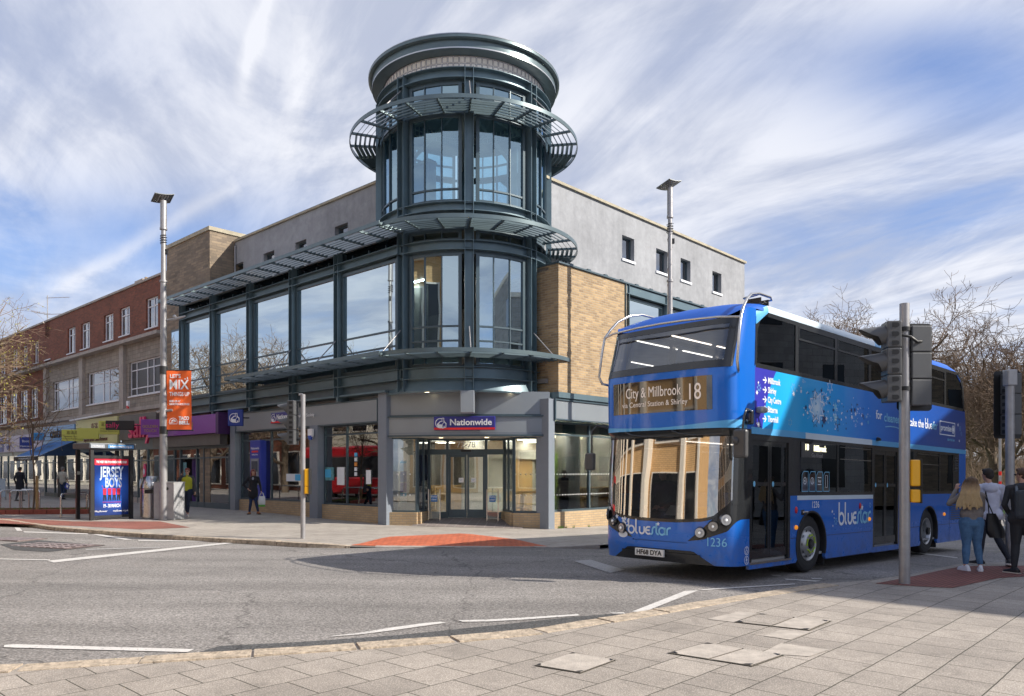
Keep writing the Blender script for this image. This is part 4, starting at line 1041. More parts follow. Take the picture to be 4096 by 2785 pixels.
mb = MB().use(G_cur); mb.box(a_+.02, b_+.3, -2.445, -2.435, 4.9, 7.9); part('pane', f_, mb)

# shops below the tower and the terrace
def shop(cat_label, px0, px1, base_y=.1):
    xa, xb = LF.x(px0, base_y), LF.x(px1, base_y)
    wx, wy = LF.w((xa+xb)/2, base_y)
    return xa, xb, (xb-xa)/2, wx, wy
xa, xb, h_, wx, wy = shop('', 637, 922)
M_violet = mat('violet_sign', (.24, .06, .33), .4, var=.04)
S = thing('shopfront', 'amusement arcade shopfront with violet fascia, gold lettering and purple curtained doorway', 'shopfront', (wx, wy, 0), LF.a)
def zpx(fr, x, y, py): return fr.z(x, y, py)
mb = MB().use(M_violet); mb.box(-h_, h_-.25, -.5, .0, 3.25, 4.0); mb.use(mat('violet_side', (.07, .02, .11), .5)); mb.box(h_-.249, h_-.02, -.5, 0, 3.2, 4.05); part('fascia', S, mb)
mb = MB().use(mat('shutter_box', (.13, .12, .11), .5, .3)); mb.box(-h_+.05, h_-.26, -.32, -.01, 2.78, 3.24); part('shutter_box', S, mb)
text(S, 'GOLDEN TOUCH', .40, (-.55, -.508, 3.6), mat('gold_letter', (.50, .36, .10), .35, .6), 'lettering', width=3.4)
mb = MB().use(M_steel2)
dz = 2.74
mb.box(-h_, h_, -.02, .1, 2.66, 2.78)
for q in (-h_+.05, -1.75, -1.15, .45, 1.1, h_-.06): mb.box(q-.04, q+.04, -.03, .08, .2, 2.7)
mb.box(-h_, h_, -.02, .08, 2.25, 2.31); mb.box(-h_, h_, -.02, .08, .15, .42)
f_ = part('door_frame', S, mb); mb = MB().use(G_shop); mb.box(-h_, -1.15, .02, .03, .4, 2.7); mb.box(.45, h_, .02, .03, .4, 2.7); mb.box(-1.15, .45, .02, .03, 2.3, 2.7); part('pane', f_, mb)
mb = MB().use(mat('purple_curtain', (.06, .02, .16), .5, var=.4, vscale=5)); 
for k in range(10): mb.box(-.3+k*.075, -.3+k*.075+.07, .12+.02*(k % 2), .16+.02*(k % 2), .2, 2.24)
part('curtain', S, mb)
M_lime = mat('lime_figure', (.35, .5, .45), .5)
mb = MB().use(mat('teal_print', (.12, .3, .33), .6, var=.5, vscale=7)); mb.box(-.95, -.65, .03, .05, .5, 2.1); mb.use(MATS['purple_curtain']).box(.5, .9, .05, .06, .5, 2.2); mb.use(M_paper).box(1.25, 1.7, .05, .06, 1.2, 2.5); mb.use(M_dark).box(1.75, 1.95, .04, .05, 1.0, 2.5); part('window_poster', S, mb)
mb = MB().use(M_dark); mb.box(-h_, h_, 1.2, 1.3, .1, 3.2); mb.box(-h_, h_, .1, 1.2, .05, .1); part('interior_room', S, mb)

# red brick terraces
def terrace(name, label, pxa, pxb, joint, wins2, wins1, conc):
    y_ = .15
    xa, xb = LF.x(pxa, y_), LF.x(pxb, y_); wx, wy = LF.w((xa+xb)/2, y_); cx_ = (xa+xb)/2
    T = thing(name, label, 'building', (wx, wy, 0), LF.a)
    zt, zb, zl = 10.72, 8.10, 4.62
    h_ = (xb-xa)/2
    holes = []
    for p0, p1, yt, yb_ in wins2:
        a, b = LF.x(p0, y_), LF.x(p1, y_); holes.append((a-cx_, b-cx_, LF.z(a, y_, yb_), LF.z(a, y_, yt)))
    def yoff(h): return h
    mb = wall_with_holes(MB().use(M_red), -h_, h_, zb, zt, holes, 0, .3); mb.box(-h_, h_, .3, 9, 9.9, 10.0); mb.box(h_-.3, h_, .3, 9, 4, zt); mb.box(-h_, -h_+.3, .3, 9, 4, zt); part('upper_wall', T, mb)
    mb = MB(); mb.box(-h_-.02, h_+.02, -.06, .4, zt, zt+.1); part('coping', T, mb, M_conc)
    def winframe(h, cols, rows, tint=G_win, depth=.12, back=True):
        a, b, z0, z1 = h
        f = MB().use(M_white); t_ = .06
        f.box(a, b, depth-.03, depth+.04, z1-t_, z1); f.box(a, b, depth-.03, depth+.04, z0, z0+t_); f.box(a, a+t_, depth-.03, depth+.04, z0+t_, z1-t_); f.box(b-t_, b, depth-.03, depth+.04, z0+t_, z1-t_)
        for c_ in cols: x = a+(b-a)*c_; f.box(x-.03, x+.03, depth-.03, depth+.04, z0+t_, z1-t_)
        for r_ in rows: z = z0+(z1-z0)*r_; f.box(a+t_, b-t_, depth-.025, depth+.035, z-.025, z+.025)
        o = part('window', T, f); g = MB().use(tint); g.box(a+.03, b-.03, depth, depth+.01, z0+.03, z1-.03); part('pane', o, g)
        q = MB().use(M_white); q.box(a-.05, b+.05, -.06, depth-.03, z0-.06, z0-.002); part('sill', o, q)
        if back: q = MB().use(M_white if back == 2 else M_roomd); q.box(a, b, .32, .34, z0, z1); part('curtain', o, q)
    for i, h in enumerate(holes): winframe(h, [.55], [.72], G_win, back=2)
    # storey of stone cladding
    mb = MB().use(M_conc); mb.box(-h_, h_, -.42, .3, zb-.16, zb-.001); mb.box(-h_, h_, -.14, .3, zl-.0, zl+.18); part('ledge', T, mb)
    h1 = []
    for p0, p1, yt, yb_, *_ in wins1:
        a, b = LF.x(p0, y_), LF.x(p1, y_); h1.append((a-cx_, b-cx_, LF.z(a, y_, yb_), LF.z(a, y_, yt)))
    mb = wall_with_holes(MB().use(M_ctile if conc else M_red), -h_, h_, zl+.18, zb-.16, h1, 0, .3); part('first_floor_wall', T, mb)
    for h, wi in zip(h1, wins1): winframe(h, wi[4], wi[5], mat('dark_pane', (.05, .05, .055), .4) if wi[6] else G_win, back=1)
    if conc:
        for px in conc:
            x = LF.x(px, y_)-cx_; mb = MB(); mb.box(x-.27, x+.27, -.16, -.001, zl+.18, zb-.16); part('pier', T, mb, M_conc)
    mb = MB().use(M_conc); mb.box(-h_, h_, .02, .3, 3.9, zl); part('lower_band', T, mb)
    return T, cx_, h_
Y1 = lambda v: 1100+.6965*v
P1 = lambda v: .6965*v
TA, cA, hA = terrace('brick_terrace', 'red brick shop terrace with stone-clad middle storey, next to the brown stair tower', 180, 664, 0,
    [(P1(388), P1(432), Y1(310), Y1(455)), (P1(466), P1(515), Y1(282), Y1(430)), (P1(597), P1(650), Y1(235), Y1(385)), (P1(688), P1(745), Y1(195), Y1(355)), (P1(838), P1(907), Y1(140), Y1(312))],
    [(P1(304), P1(463), Y1(618), Y1(783), [.12, .52, .66], [.7], 0), (P1(502), P1(694), Y1(566), Y1(748), [.12, .45, .62], [.6], 0), (P1(742), P1(980), Y1(505), Y1(700), [.15, .42, .57, .75], [.22, .75], 1)],
    [P1(273), P1(480), P1(714)])
TB, cB, hB = terrace('brick_terrace', 'plain red brick terrace behind the bare street tree at the left edge', -260, 176, 0,
    [(P1(260), P1(290), Y1(362), Y1(490)), (P1(195), P1(220), Y1(385), Y1(510)), (P1(130), P1(157), Y1(410), Y1(530)), (P1(70), P1(100), Y1(432), Y1(552)), (P1(0), P1(30), Y1(455), Y1(575))],
    [(P1(174), P1(216), Y1(655), Y1(822), [.5], [.65], 0), (P1(112), P1(157), Y1(668), Y1(832), [.5], [.65], 0), (P1(54), P1(97), Y1(685), Y1(845), [.5], [.65], 0), (P1(-5), P1(38), Y1(700), Y1(858), [.5], [.65], 0)], None)
mb = MB(); mb.box(-.4, .4, -.3, .3, 0, .75); c_ = LF.w(LF.x(585, 1.2), 1.2)
t = thing('chimney_stack', 'short brick chimney stack behind the terrace parapet beside the lamp post', 'chimney', (c_[0], c_[1], 10.5), LF.a)
part('stack', t, mb, M_buff); mb = MB(); mb.box(-.5, .5, -.38, .38, .75, .85); part('cap', t, mb, M_conc)
mb = MB(); mb.tube((0, 0, .85), (0, 0, 1.05), .1, .08); part('pot', t, mb, M_buff)
# tv aerial
x = LF.x(190, 1.0); c_ = LF.w(x, 1.0); zb = 10.0
t = thing('tv_aerial', 'metal television aerial mast on the roof of the brick terrace', 'aerial', (c_[0], c_[1], zb), radians(10))
mb = MB(); mb.tube((0, 0, 0), (0, 0, 2.9), .03); part('mast', t, mb, M_galv)
for z_, s_ in ((2.75, 1), (1.7, -1)):
    mb = MB(); mb.tube((-.1, 0, z_), (1.3, 0, z_+.1), .016, n=5)
    for k in range(9): mb.tube((.05+k*.14, -.17, z_+.01*k), (.05+k*.14, .17, z_+.01*k), .008, n=4)
    if s_ < 0:
        mb.tube((-.8, 0, z_+.1), (0, 0, z_), .016, n=5)
    part('antenna', t, mb, M_galv)

# ground-floor shops of the terraces: fascia, windows, interiors
def shopfront(label, pxa, pxb, fmat, ftop, fbot, wtop=2.75, mull=(), stall=.45, stallm=None, dark=M_roomd, y_=.18, mid=None):
    xa, xb = LF.x(pxa, y_), LF.x(pxb, y_); wx, wy = LF.w((xa+xb)/2, y_); h_ = (xb-xa)/2
    S = thing('shopfront', label, 'shopfront', (wx, wy, 0), LF.a)
    mb = MB().use(fmat); mb.box(-h_+.05, h_-.05, -.16, .0, fbot, ftop); part('fascia', S, mb)
    mb = MB().use(M_steel2); mb.box(-h_, h_, -.02, .08, wtop, fbot)
    for q in (0, 1, *mull): x = -h_+2*h_*q; mb.box(x-.05, x+.05, -.03, .07, .2, wtop)
    mb.box(-h_, h_, -.02, .06, 2.2, 2.26); f_ = part('window_frame', S, mb)
    mb = MB().use(G_shop); mb.box(-h_, h_, .02, .03, stall, wtop); part('pane', f_, mb)
    mb = MB(); mb.box(-h_, h_, -.02, .06, .1, stall); part('stall_riser', S, mb, stallm or M_conc)
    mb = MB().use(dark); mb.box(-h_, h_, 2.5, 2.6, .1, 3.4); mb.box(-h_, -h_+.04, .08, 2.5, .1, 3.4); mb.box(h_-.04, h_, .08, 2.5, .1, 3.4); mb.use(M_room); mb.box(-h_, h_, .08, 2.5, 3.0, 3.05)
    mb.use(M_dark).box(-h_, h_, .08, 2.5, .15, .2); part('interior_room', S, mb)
    mb = MB().use(M_shopl)
    for k in range(2): mb.box(-h_*.6+k*h_*.9, -h_*.6+k*h_*.9+.6, 1.0, 1.5, 2.97, 2.995)
    part('ceiling_light', S, mb)
    return S, h_
M_grfas = mat('grey_brown_fascia', (.13, .12, .11), .5, .2)
SA, hs = shopfront('beauty supplies shopfront with grey fascia and big pink raised lettering', 488, 640, M_grfas, 4.45, 3.25, mull=(.25, .45, .7))
M_pink = mat('pink_letter', (.72, .04, .16), .35, var=.03)
text(SA, 'sally', 1.35, (.55, -.22, 3.75), M_pink, 'lettering', ext=.05, off=.02, width=2.7)
mb = MB().use(M_pink); mb.ell((.55, -.02, 1.7), (.2, .02, .4)); mb.use(M_paper).ell((.55, -.045, 1.7), (.1, .015, .15)); mb.use(mat('red_stock', (.5, .03, .05), .6)); mb.box(-1.9, 1.8, 1.2, 1.4, 1.9, 2.2); mb.box(-1.9, 1.8, 1.6, 1.8, .3, 1.1); mb.use(M_paper).box(-1.3, -.9, .5, .6, .5, 1.6); part('window_display', SA, mb)
M_ylime = mat('lime_yellow_sign', (.55, .56, .11), .5, var=.03); M_cream = mat('pale_lime_sign', (.62, .60, .30), .5, var=.03)
SB, hs = shopfront('chinese restaurant shopfront with tall pale lime fascia board', 315, 484, M_cream, 4.5, 3.15, mull=(.3, .62))
mb = MB().use(M_white); mb.tube((-hs-.3, -.35, 4.52), (hs-.3, -.35, 4.62), .05); part('light_trough', SB, mb)
M_brl = mat('maroon_letter', (.16, .05, .04), .5)
text(SB, '\u5609\u6eff', .5, (-.15, -.175, 4.0), M_brl, 'character_lettering', ext=.006)
text(SB, 'Imperial Garden Chinese Restaurant', .3, (.0, -.175, 3.4), M_brl, ext=.006, width=3.4)
M_bluef = mat('pale_blue_fascia', (.16, .36, .62), .4, var=.03); M_navyb = mat('navy_fascia', (.02, .05, .17), .4)
SC, hs = shopfront('coffee shop front with pale blue fascia above a blue awning and open dark doorway', 182, 312, M_bluef, 4.35, 3.35, mull=(.3, .62), stallm=mat('dark_green_grey', (.07, .08, .075), .5))
text(SC, "CAFF\u00c8 NERO", .55, (.2, -.19, 3.85), mat('bronze_letter', (.05, .03, .03), .4, .5), ext=.02, off=.012, width=3.0)
mb = MB().use(M_dark); mb.box(-.5, .75, -.03, -.001, .2, 2.9); part('doorway', SC, mb)
M_lil = mat('pale_lilac_fascia', (.46, .42, .55), .45, var=.03)
SD, hs = shopfront('opticians shopfront with pale lilac and navy fascia at the left edge', -160, 180, M_lil, 4.05, 3.0, mull=(.18, .3, .55, .63, .82))
xo = lambda px: LF.x(px, .18)-LF.x(10, .18)
mb = MB().use(M_navy); mb.box(xo(15), xo(50), -.175, -.161, 3.05, 3.95); part('fascia_panel', SD, mb); text(SD, 'opticians', .3, (xo(38), -.185, 3.45), M_letterw, ext=.006, width=.95)
mb = MB().use(M_stain); mb.ell((xo(70), -.19, 3.5), (.42, .03, .42)); mb.use(M_navy).ell((xo(70), -.21, 3.5), (.36, .03, .36)); part('roundel', SD, mb); text(SD, 'Boots', .26, (xo(70), -.25, 3.5), M_letterw, 'roundel_lettering', ext=.004, width=.6, shear=.3)
text(SD, 'RESTAURANT\nCAFE', .13, (xo(142), -.19, 3.4), M_navy, ext=.004)
mb = MB().use(mat('poster_sand', (.5, .38, .22), .6, var=.3)); mb.box(xo(80), xo(125), .1, .12, .9, 2.4); mb.use(M_paper).box(xo(5), xo(40), .1, .12, .5, 2.3); part('window_poster', SD, mb)
# awning
xm = LF.x(258, .0); wx, wy = LF.w(xm, .0)
AW = thing('awning', 'sloping blue awning with dark valance over the coffee shop', 'awning', (wx, wy, 0), LF.a)
M_blc = mat('blue_canvas', (.06, .19, .45), .8, var=.1)
xl, xr = -2.3, 2.1
mb = MB().use(M_blc); n_ = 10; mb.grid([[(xl+(xr-xl)*i/n_, -.05, 3.42) for i in range(n_+1)], [(xl+(xr-xl)*i/n_, -1.0, 3.0) for i in range(n_+1)], [(xl+(xr-xl)*i/n_, -1.9, 2.52) for i in range(n_+1)]])
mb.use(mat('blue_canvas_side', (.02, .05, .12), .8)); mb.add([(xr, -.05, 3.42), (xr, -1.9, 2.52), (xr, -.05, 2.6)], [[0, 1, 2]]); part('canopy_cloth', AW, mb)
mb = MB().use(mat('black_canvas', (.02, .02, .025), .8)); mb.box(xl, xr, -1.93, -1.9, 2.3, 2.53); part('valance', AW, mb)
mb = MB().use(M_stain); mb.tube((xl, -1.9, 2.54), (xr, -1.9, 2.54), .025); mb.tube((xl+.2, -.05, 2.9), (xl+.2, -1.85, 2.5), .02); mb.tube((xr-.2, -.05, 2.9), (xr-.2, -1.85, 2.5), .02); part('frame', AW, mb)
text(AW, 'THE ITALIAN COFFEE CO', .13, (-.2, -1.94, 2.41), M_letterw, ext=.002, width=2.3)
text(AW, 'CAFF\u00c8\nNERO', .5, (.3, -1.15, 2.99), M_black, 'canopy_lettering', ext=.002, rot=(radians(27), 0, 0))

# projecting shop signs
def hang_sign(label, px, y_, w_, zc, hh, m, items, proj=.0, d=.05):
    x = LF.x(px, y_); wx, wy = LF.w(x, y_)
    t = thing('projecting_sign', label, 'sign', (wx, wy, zc), 0)
    t.rotation_euler = (0, 0, radians(8))
    mb = MB(); mb.bbox(-w_/2, w_/2, -d, d, -hh/2, hh/2, .02); part('sign_box', t, mb, m)
    mb = MB(); mb.tube((w_/2, 0, .0), (w_/2+.35, .05, .0), .02); part('bracket', t, mb, M_black)
    for s_, sz, x_, z_, mm, wd in items: text(t, s_, sz, (x_, -d-.006, z_), mm, ext=.003, width=wd)
    return t
M_gold = MATS['gold_letter']; M_olive = mat('olive_letter', (.16, .15, .03), .5)
hang_sign('lime restaurant sign with three chinese characters over two lines, left of its twin', 290, -.75, 1.05, 3.62, .62, M_ylime, [('\u5609\u6eff\u6e90', .2, 0, .13, M_olive, .55), ('Imperial Garden', .1, 0, -.06, M_olive, .75), ('Chinese Restaurant', .1, 0, -.18, M_olive, .9)])
hang_sign('blank middle panel of lime sign board between the two restaurant signs', 352, -.6, 1.05, 3.66, .56, M_ylime, [])
hang_sign('lime restaurant sign partly behind the black sign', 437, -.6, .95, 3.85, .66, M_ylime, [('\u5609\u6eff', .2, -.2, .15, M_olive, .3), ('Imperial', .1, -.15, -.05, M_olive, .45), ('Chinese Restaurant', .1, 0, -.17, M_olive, .8)])
hang_sign('black projecting sign with pink lettering', 480, -.9, 1.25, 3.86, .44, M_black, [('sally', .34, -.32, 0, M_pink, .58)])
hang_sign('purple projecting sign with dull gold lettering beside the lamp post', 612, -1.0, .98, 3.62, .66, M_violet, [('GOLDEN', .17, -.1, .02, M_gold, .62), ('TOUCH', .17, -.1, -.17, M_gold, .5)])
hang_sign('small navy opticians sign with white oval', 105, -.8, .72, 3.42, .7, M_navy, [('Opticians', .15, 0, -.2, M_letterw, .62), ('Boots', .2, 0, .1, M_letterw, .4)])
hang_sign('small bright blue coffee shop sign above the awning', 152, -.6, .72, 3.75, .46, mat('bright_blue', (.06, .3, .6), .4), [('CAFF\u00c8', .1, 0, .1, M_navyb, .3), ('NERO', .16, 0, -.05, M_navyb, .5)])
# bank logo on a projecting navy square
def houselogo(par, x, y, z, s, m=M_letterw, bgm=M_navy):
    "white disc outline with a small house and chimney"
    mb = MB().use(m); n = 28
    ring = lambda r0, r1, yy: mb.add([(x+(r0 if k == 0 else r1)*s*cos(i*2*pi/n)-.12*s, yy, z+(r0 if k == 0 else r1)*s*sin(i*2*pi/n)-.02*s) for k in range(2) for i in range(n)], [[i, (i+1) % n, n+(i+1) % n, n+i] for i in range(n)])
    ring(.42, .36, y)
    def poly(pts, yy, mm): mb.use(mm); mb.prism([(x+a*s, z+b*s) for a, b in pts], yy-.002, yy)
    poly([(-.32, -.38), (-.40, -.10), (-.12, .16), (.02, .18), (.02, .42), (.22, .42), (.22, .16), (.42, -.02), (.40, -.38), (.1, -.46)], y-.003, m)
    poly([(-.26, -.12), (-.08, .10), (.2, .10), (.05, -.12)], y-.008, bgm)
    poly([(-.22, -.34), (-.22, -.18), (.03, -.18), (.03, -.38)], y-.006, m)
    poly([(.09, -.38), (.09, -.14), (.22, .04), (.34, -.08), (.34, -.34), (.26, -.36), (.26, -.24), (.18, -.24), (.18, -.38)], y-.008, bgm)
    poly([(.07, .12), (.07, .37), (.17, .37), (.17, .12)], y-.008, bgm)
    return part('house_logo', par, mb)
x = LF.x(943, -.65); wx, wy = LF.w(x, -.65)
t = thing('projecting_sign', 'square navy bank sign with white outlined house logo', 'sign', (wx, wy, 3.72), radians(-4))
mb = MB(); mb.bbox(-.29, .29, -.06, .06, -.31, .31, .03); part('sign_box', t, mb, M_navy)
mb = MB(); mb.tube((.28, 0, .0), (.5, .05, .0), .025); part('bracket', t, mb, M_black)
houselogo(t, 0, -.065, 0, .42)
# bank fascia signs
def banksign(fr, label, xc, y, z, w_, hh, extra=None):
    wx, wy = fr.w(xc, y); t = thing('bank_sign', label, 'sign', (wx, wy, z), fr.a)
    mb = MB(); mb.bbox(-w_/2, w_/2, -.05, .03, -hh/2, hh/2, .025); part('sign_panel', t, mb, mat('sign_blue', (.035, .035, .24), .3, var=.03, coat=.3))
    mb = MB(); mb.box(-w_/2+.012, w_/2-.012, -.053, -.05, -hh/2+.012, -hh/2+hh*.19); part('red_stripe', t, mb, mat('sign_red', (.75, .02, .02), .3, var=.02))
    houselogo(t, -w_*.37, -.055, .01, hh*.86, bgm=MATS['sign_blue'])
    text(t, 'Nationwide', hh*.62, (w_*.105, -.062, hh*.05), M_letterw, off=.006, width=w_*.68)
    if extra: text(t, extra, hh*.42, (w_/2+.12, -.02, .0), M_letterw, align='LEFT')
    return t
banksign(CH, 'curved-fascia bank sign in navy with red stripe above the corner doors', CH.x(1859, -.3), -.33, 3.16, 1.88, .42)
xs_ = LF.x(1082, 0); s_end = LF.x(1190, 0)
banksign(LF, 'long bank sign with building society lettering behind the small signal pole', (xs_+s_end)/2-.0, .0, 3.66, s_end-xs_-.2, .40, 'Building Society')
# alarm boxes
for px, y_, z_, lab, fr in ((1243, -.08, 3.0, 'white and blue alarm box on the grey pillar', LF), (512, -.12, 4.95, 'white and red alarm box on the concrete pier of the terrace', LF)):
    x = fr.x(px, y_); wx, wy = fr.w(x, y_); t = thing('alarm_box', lab, 'alarm box', (wx, wy, z_), fr.a)
    mb = MB(); mb.prism([(-.13, .17), (.13, .17), (.13, -.05), (.06, -.18), (-.06, -.18), (-.13, -.05)], -.04, .04); part('case', t, mb, M_letterw)
    mb = MB(); mb.prism([(-.12, -.06), (.12, -.06), (.06, -.2), (-.06, -.2)], -.045, .02); part('lower_case', t, mb, mat('alarm_blue', (.02, .08, .4), .4) if fr is LF and px > 1000 else MATS['sign_red'])
# cash machine
x = LF.x(1035, .24); wx, wy = LF.w(x, .24)
t = thing('cash_machine', 'blue cash machine set into the shop window', 'cash machine', (wx, wy, .45), LF.a)
mb = MB(); mb.bbox(-.4, .4, -.16, .1, .15, 2.45, .04); part('surround', t, mb, mat('atm_blue', (.02, .04, .36), .35, var=.05))
mb = MB(); mb.box(-.3, .3, -.175, -.161, .75, 1.75); part('fascia_panel', t, mb, mat('atm_grey', (.22, .24, .27), .4))
mb = MB(); mb.box(-.22, .22, -.185, -.176, 1.25, 1.65); part('screen', t, mb, mat('atm_screen', (.05, .07, .1), .2))
mb = MB(); mb.box(-.2, .2, -.2, -.176, .95, 1.05); mb.box(-.1, .12, -.2, -.176, 1.1, 1.2); part('keypad', t, mb, M_stain)
mb = MB(); mb.box(-.24, .24, -.166, -.161, 1.98, 2.05); part('red_stripe', t, mb, MATS['sign_red']); text(t, 'Nationwide', .13, (.02, -.166, 2.14), M_letterw, ext=.002)
text(t, 'Building Society', .07, (0, -.166, 1.9), M_letterw, ext=.002)
# window stickers and posters of the bank (left wing)
mb = MB()
zc = 1.9
xq = LF.x(1423, .28)
mb.use(M_paper)
for k, m_ in enumerate((M_cyan, M_paper, mat('orange_print', (.7, .25, .04), .5), M_paper, M_paper)): mb.use(m_).box(xq-.07, xq+.07, .275, .28, 2.2-k*.16, 2.32-k*.16)
mb.use(M_paper).box(LF.x(1349, .28), LF.x(1378, .28), .27, .28, 1.25, 1.85)
mb.use(MATS['teal_print']).box(LF.x(1288, .28), LF.x(1335, .28), .27, .28, 1.4, 1.85); mb.use(M_cyan).box(LF.x(1300, .27), LF.x(1324, .27), .262, .268, 1.5, 1.78)
mb.use(M_paper).box(LF.x(1465, .28), LF.x(1484, .28), .27, .28, 1.3, 1.75)
mb.use(M_paper).box(LF.x(1146, .28), LF.x(1200, .28), .27, .28, 1.35, 1.62); mb.use(M_cyan).box(LF.x(1180, .26), LF.x(1212, .26), .26, .268, 1.38, 1.6)
o = lf('window_poster', mb)

# ================================================================== CONTEXT BUILDINGS (off frame; they shade and are reflected)
M_tan = brick('tan_brick', (.78, .50, .24), (.70, .44, .20), (.42, .28, .15), ms=.008, dirt=.2)
M_gryb = brick('grey_stone', (.46, .45, .44), (.38, .375, .37), (.3, .3, .3), bw=.6, rh=.3)
M_crm = mat('cream_render', (.62, .57, .46), .8, var=.08)
M_pil = mat('white_pilaster', (.85, .79, .69), .7, var=.05)
OF = Fr((-4.6, 1.6), radians(137))     # faces the road from the camera side; x runs away down the left street, y into the block
def opp(name, label, x0, x1, hh, wall, pil=None, rows=((.7, 3.2), (4.6, 6.6), (7.6, 9.4)), wn_=3., trim=M_pil, dep=9):
    # OF: local +x = u direction; building body at local y<0 side => away from the road
    wx, wy = OF.w((x0+x1)/2, 0); t = thing(name, label, 'building', (wx, wy, 0), OF.a); L = (x1-x0)/2
    mb = MB(); mb.box(-L, L, .3, dep, -.2, hh); part('wall', t, mb, wall)
    mb = MB(); mb.box(-L-.02, L+.02, -.15, dep, hh, hh+.35); part('cornice', t, mb, trim)
    n = max(1, int(2*L/wn_)); st = 2*L/n
    for z0, z1 in rows:
        if z1 > hh: continue
        for k in range(n):
            a = -L+st*k+st*.2; b = a+st*.6
            f = MB().use(trim); f.box(a-.1, b+.1, .18, .299, z0-.1, z1+.1); o = part('window', t, f)
            g = MB().use(mat('dark_window', (.02, .022, .026), .08, var=.1)); g.box(a, b, .15, .179, z0, z1); part('pane', o, g)
    if pil:
        for k in range(n+1): mb = MB(); mb.box(-L+st*k-.2, -L+st*k+.2, -.05, .3, 0, hh); part('pilaster', t, mb, trim)
    return t
opp('corner_bank', 'tan brick building with cream pilasters across the road, outside the picture', 8.5, 24, 13, M_tan, True, rows=((.7, 3.4), (4.8, 11.5)), wn_=2.4)
opp('cream_terrace', 'cream rendered shop terrace across the left street, outside the picture', 24.5, 44, 8.0, M_crm, wn_=2.2, rows=((.3, 3.0), (4.6, 6.4)))
opp('red_terrace', 'red brick terrace far down the left street, outside the picture', 44.5, 75, 8.5, M_red)
opp('pale_parade', 'pale shop parade at the far end of the left street, outside the picture', 75.5, 150, 8.5, M_crm, wn_=3.)
# red bus waiting in the left street, seen in the bank's glass
wx, wy = OF.w(31, -5.2); RB = thing('single_decker_bus', 'red single deck bus in the left street, outside the picture', 'bus', (wx, wy, .15), OF.a)
M_rbus = mat('bus_red', (.55, .02, .025), .3, coat=.5, var=.03)
mb = MB(); mb.bbox(-6, 6, -1.25, 1.25, .3, 1.25, .1); mb.bbox(-6, 6, -1.25, 1.25, 2.35, 3.0, .12); part('body', RB, mb, M_rbus)
mb = MB(); mb.bbox(-5.95, 5.95, -1.22, 1.22, 1.2, 2.4, .05); part('window_band', RB, mb, M_dark)
for x in (-4, 3.2):
    for y in (-1.1, 1.1): mb = MB(); mb.tube((x, y-.15, .35), (x, y+.15, .35), .48, .48, 20); part('wheel', RB, mb, M_black)
# building behind the camera, seen in the glass of the corner
OF2 = Fr((-1., -11.), radians(180))
_OF = OF; OF = OF2
opp('bank_hall', 'stone bank hall behind the camera with tall dark windows, outside the picture', -11, 4, 9.5, M_crm, True, rows=((.5, 3.3), (4.6, 7.6)), wn_=2.5)
opp('coffee_parade', 'pale brick shop parade behind the camera to the left, outside the picture', 4.5, 16, 7.5, M_tan, True, rows=((.5, 3.2), (4.4, 6.4)), wn_=2.8)
OF = _OF
# block to the right whose shadow falls over the road
def caster(name, label, pts, hh, m):
    c = sum((Vector(p) for p in pts), Vector((0, 0)))/len(pts); t = thing(name, label, 'building', (c.x, c.y, 0))
    mb = MB(); mb.prism([(p[0]-c.x, p[1]-c.y) for p in pts], -.3, hh, ax='z'); part('wall', t, mb, m)
    mb = MB(); mb.prism([((p[0]-c.x)*1.01, (p[1]-c.y)*1.01) for p in pts], hh, hh+.3, ax='z'); part('cornice', t, mb, M_pil)
    for i in range(len(pts)):
        a = Vector(pts[i])-c; b = Vector(pts[(i+1) % len(pts)])-c; d = b-a; L = d.length
        if L < 3: continue
        n = int(L/3.); an = atan2(d.y, d.x)
        M = Matrix.Translation((a.x, a.y, 0)) @ Matrix.Rotation(an, 4, 'Z')
        for k in range(n):
            for z0 in (1., 4.6, 8.2, 11.6):
                if z0+2 > hh: continue
                f = MB(); x_ = (k+.5)*L/n; f.box(x_-.55, x_+.55, -.03, .1, z0, z0+1.9, M); part('window', t, f, MATS['dark_window'])
    return t
ex = 15/math.tan(SUN_E)
def sh(px, py, H=15.):
    g = gp(px, py, 0); k = H/math.tan(SUN_E); return (g.x+cos(SUN_A)*k, g.y-sin(SUN_A)*k)
ko = Vector((cos(SUN_A), -sin(SUN_A)))*ex
A_ = [tuple(Vector(q)+ko) for q in ((1.4, 17.3), (-.6, 15.1), (3.87, 10.7), (5.85, 8.83), (8.6, 6.2))]
far_ = [(46, -6), (46, 10)]
caster('corner_block', 'tall brick corner block off to the right whose shadow crosses the junction, outside the picture', A_+far_, 15, M_gryb)
caster('corner_pub', 'dark brick corner block across the right-hand junction, outside the picture', [(36, 19), (52, 19), (56, 50), (40, 46)], 9.5, M_brown)
k9 = 8.5/math.tan(SUN_E)
caster('side_block', 'lower brick block along the right street, outside the picture', [(24, 11), (44, 10.5), (48, 25), (27.5, 23)], 13, M_gryb)

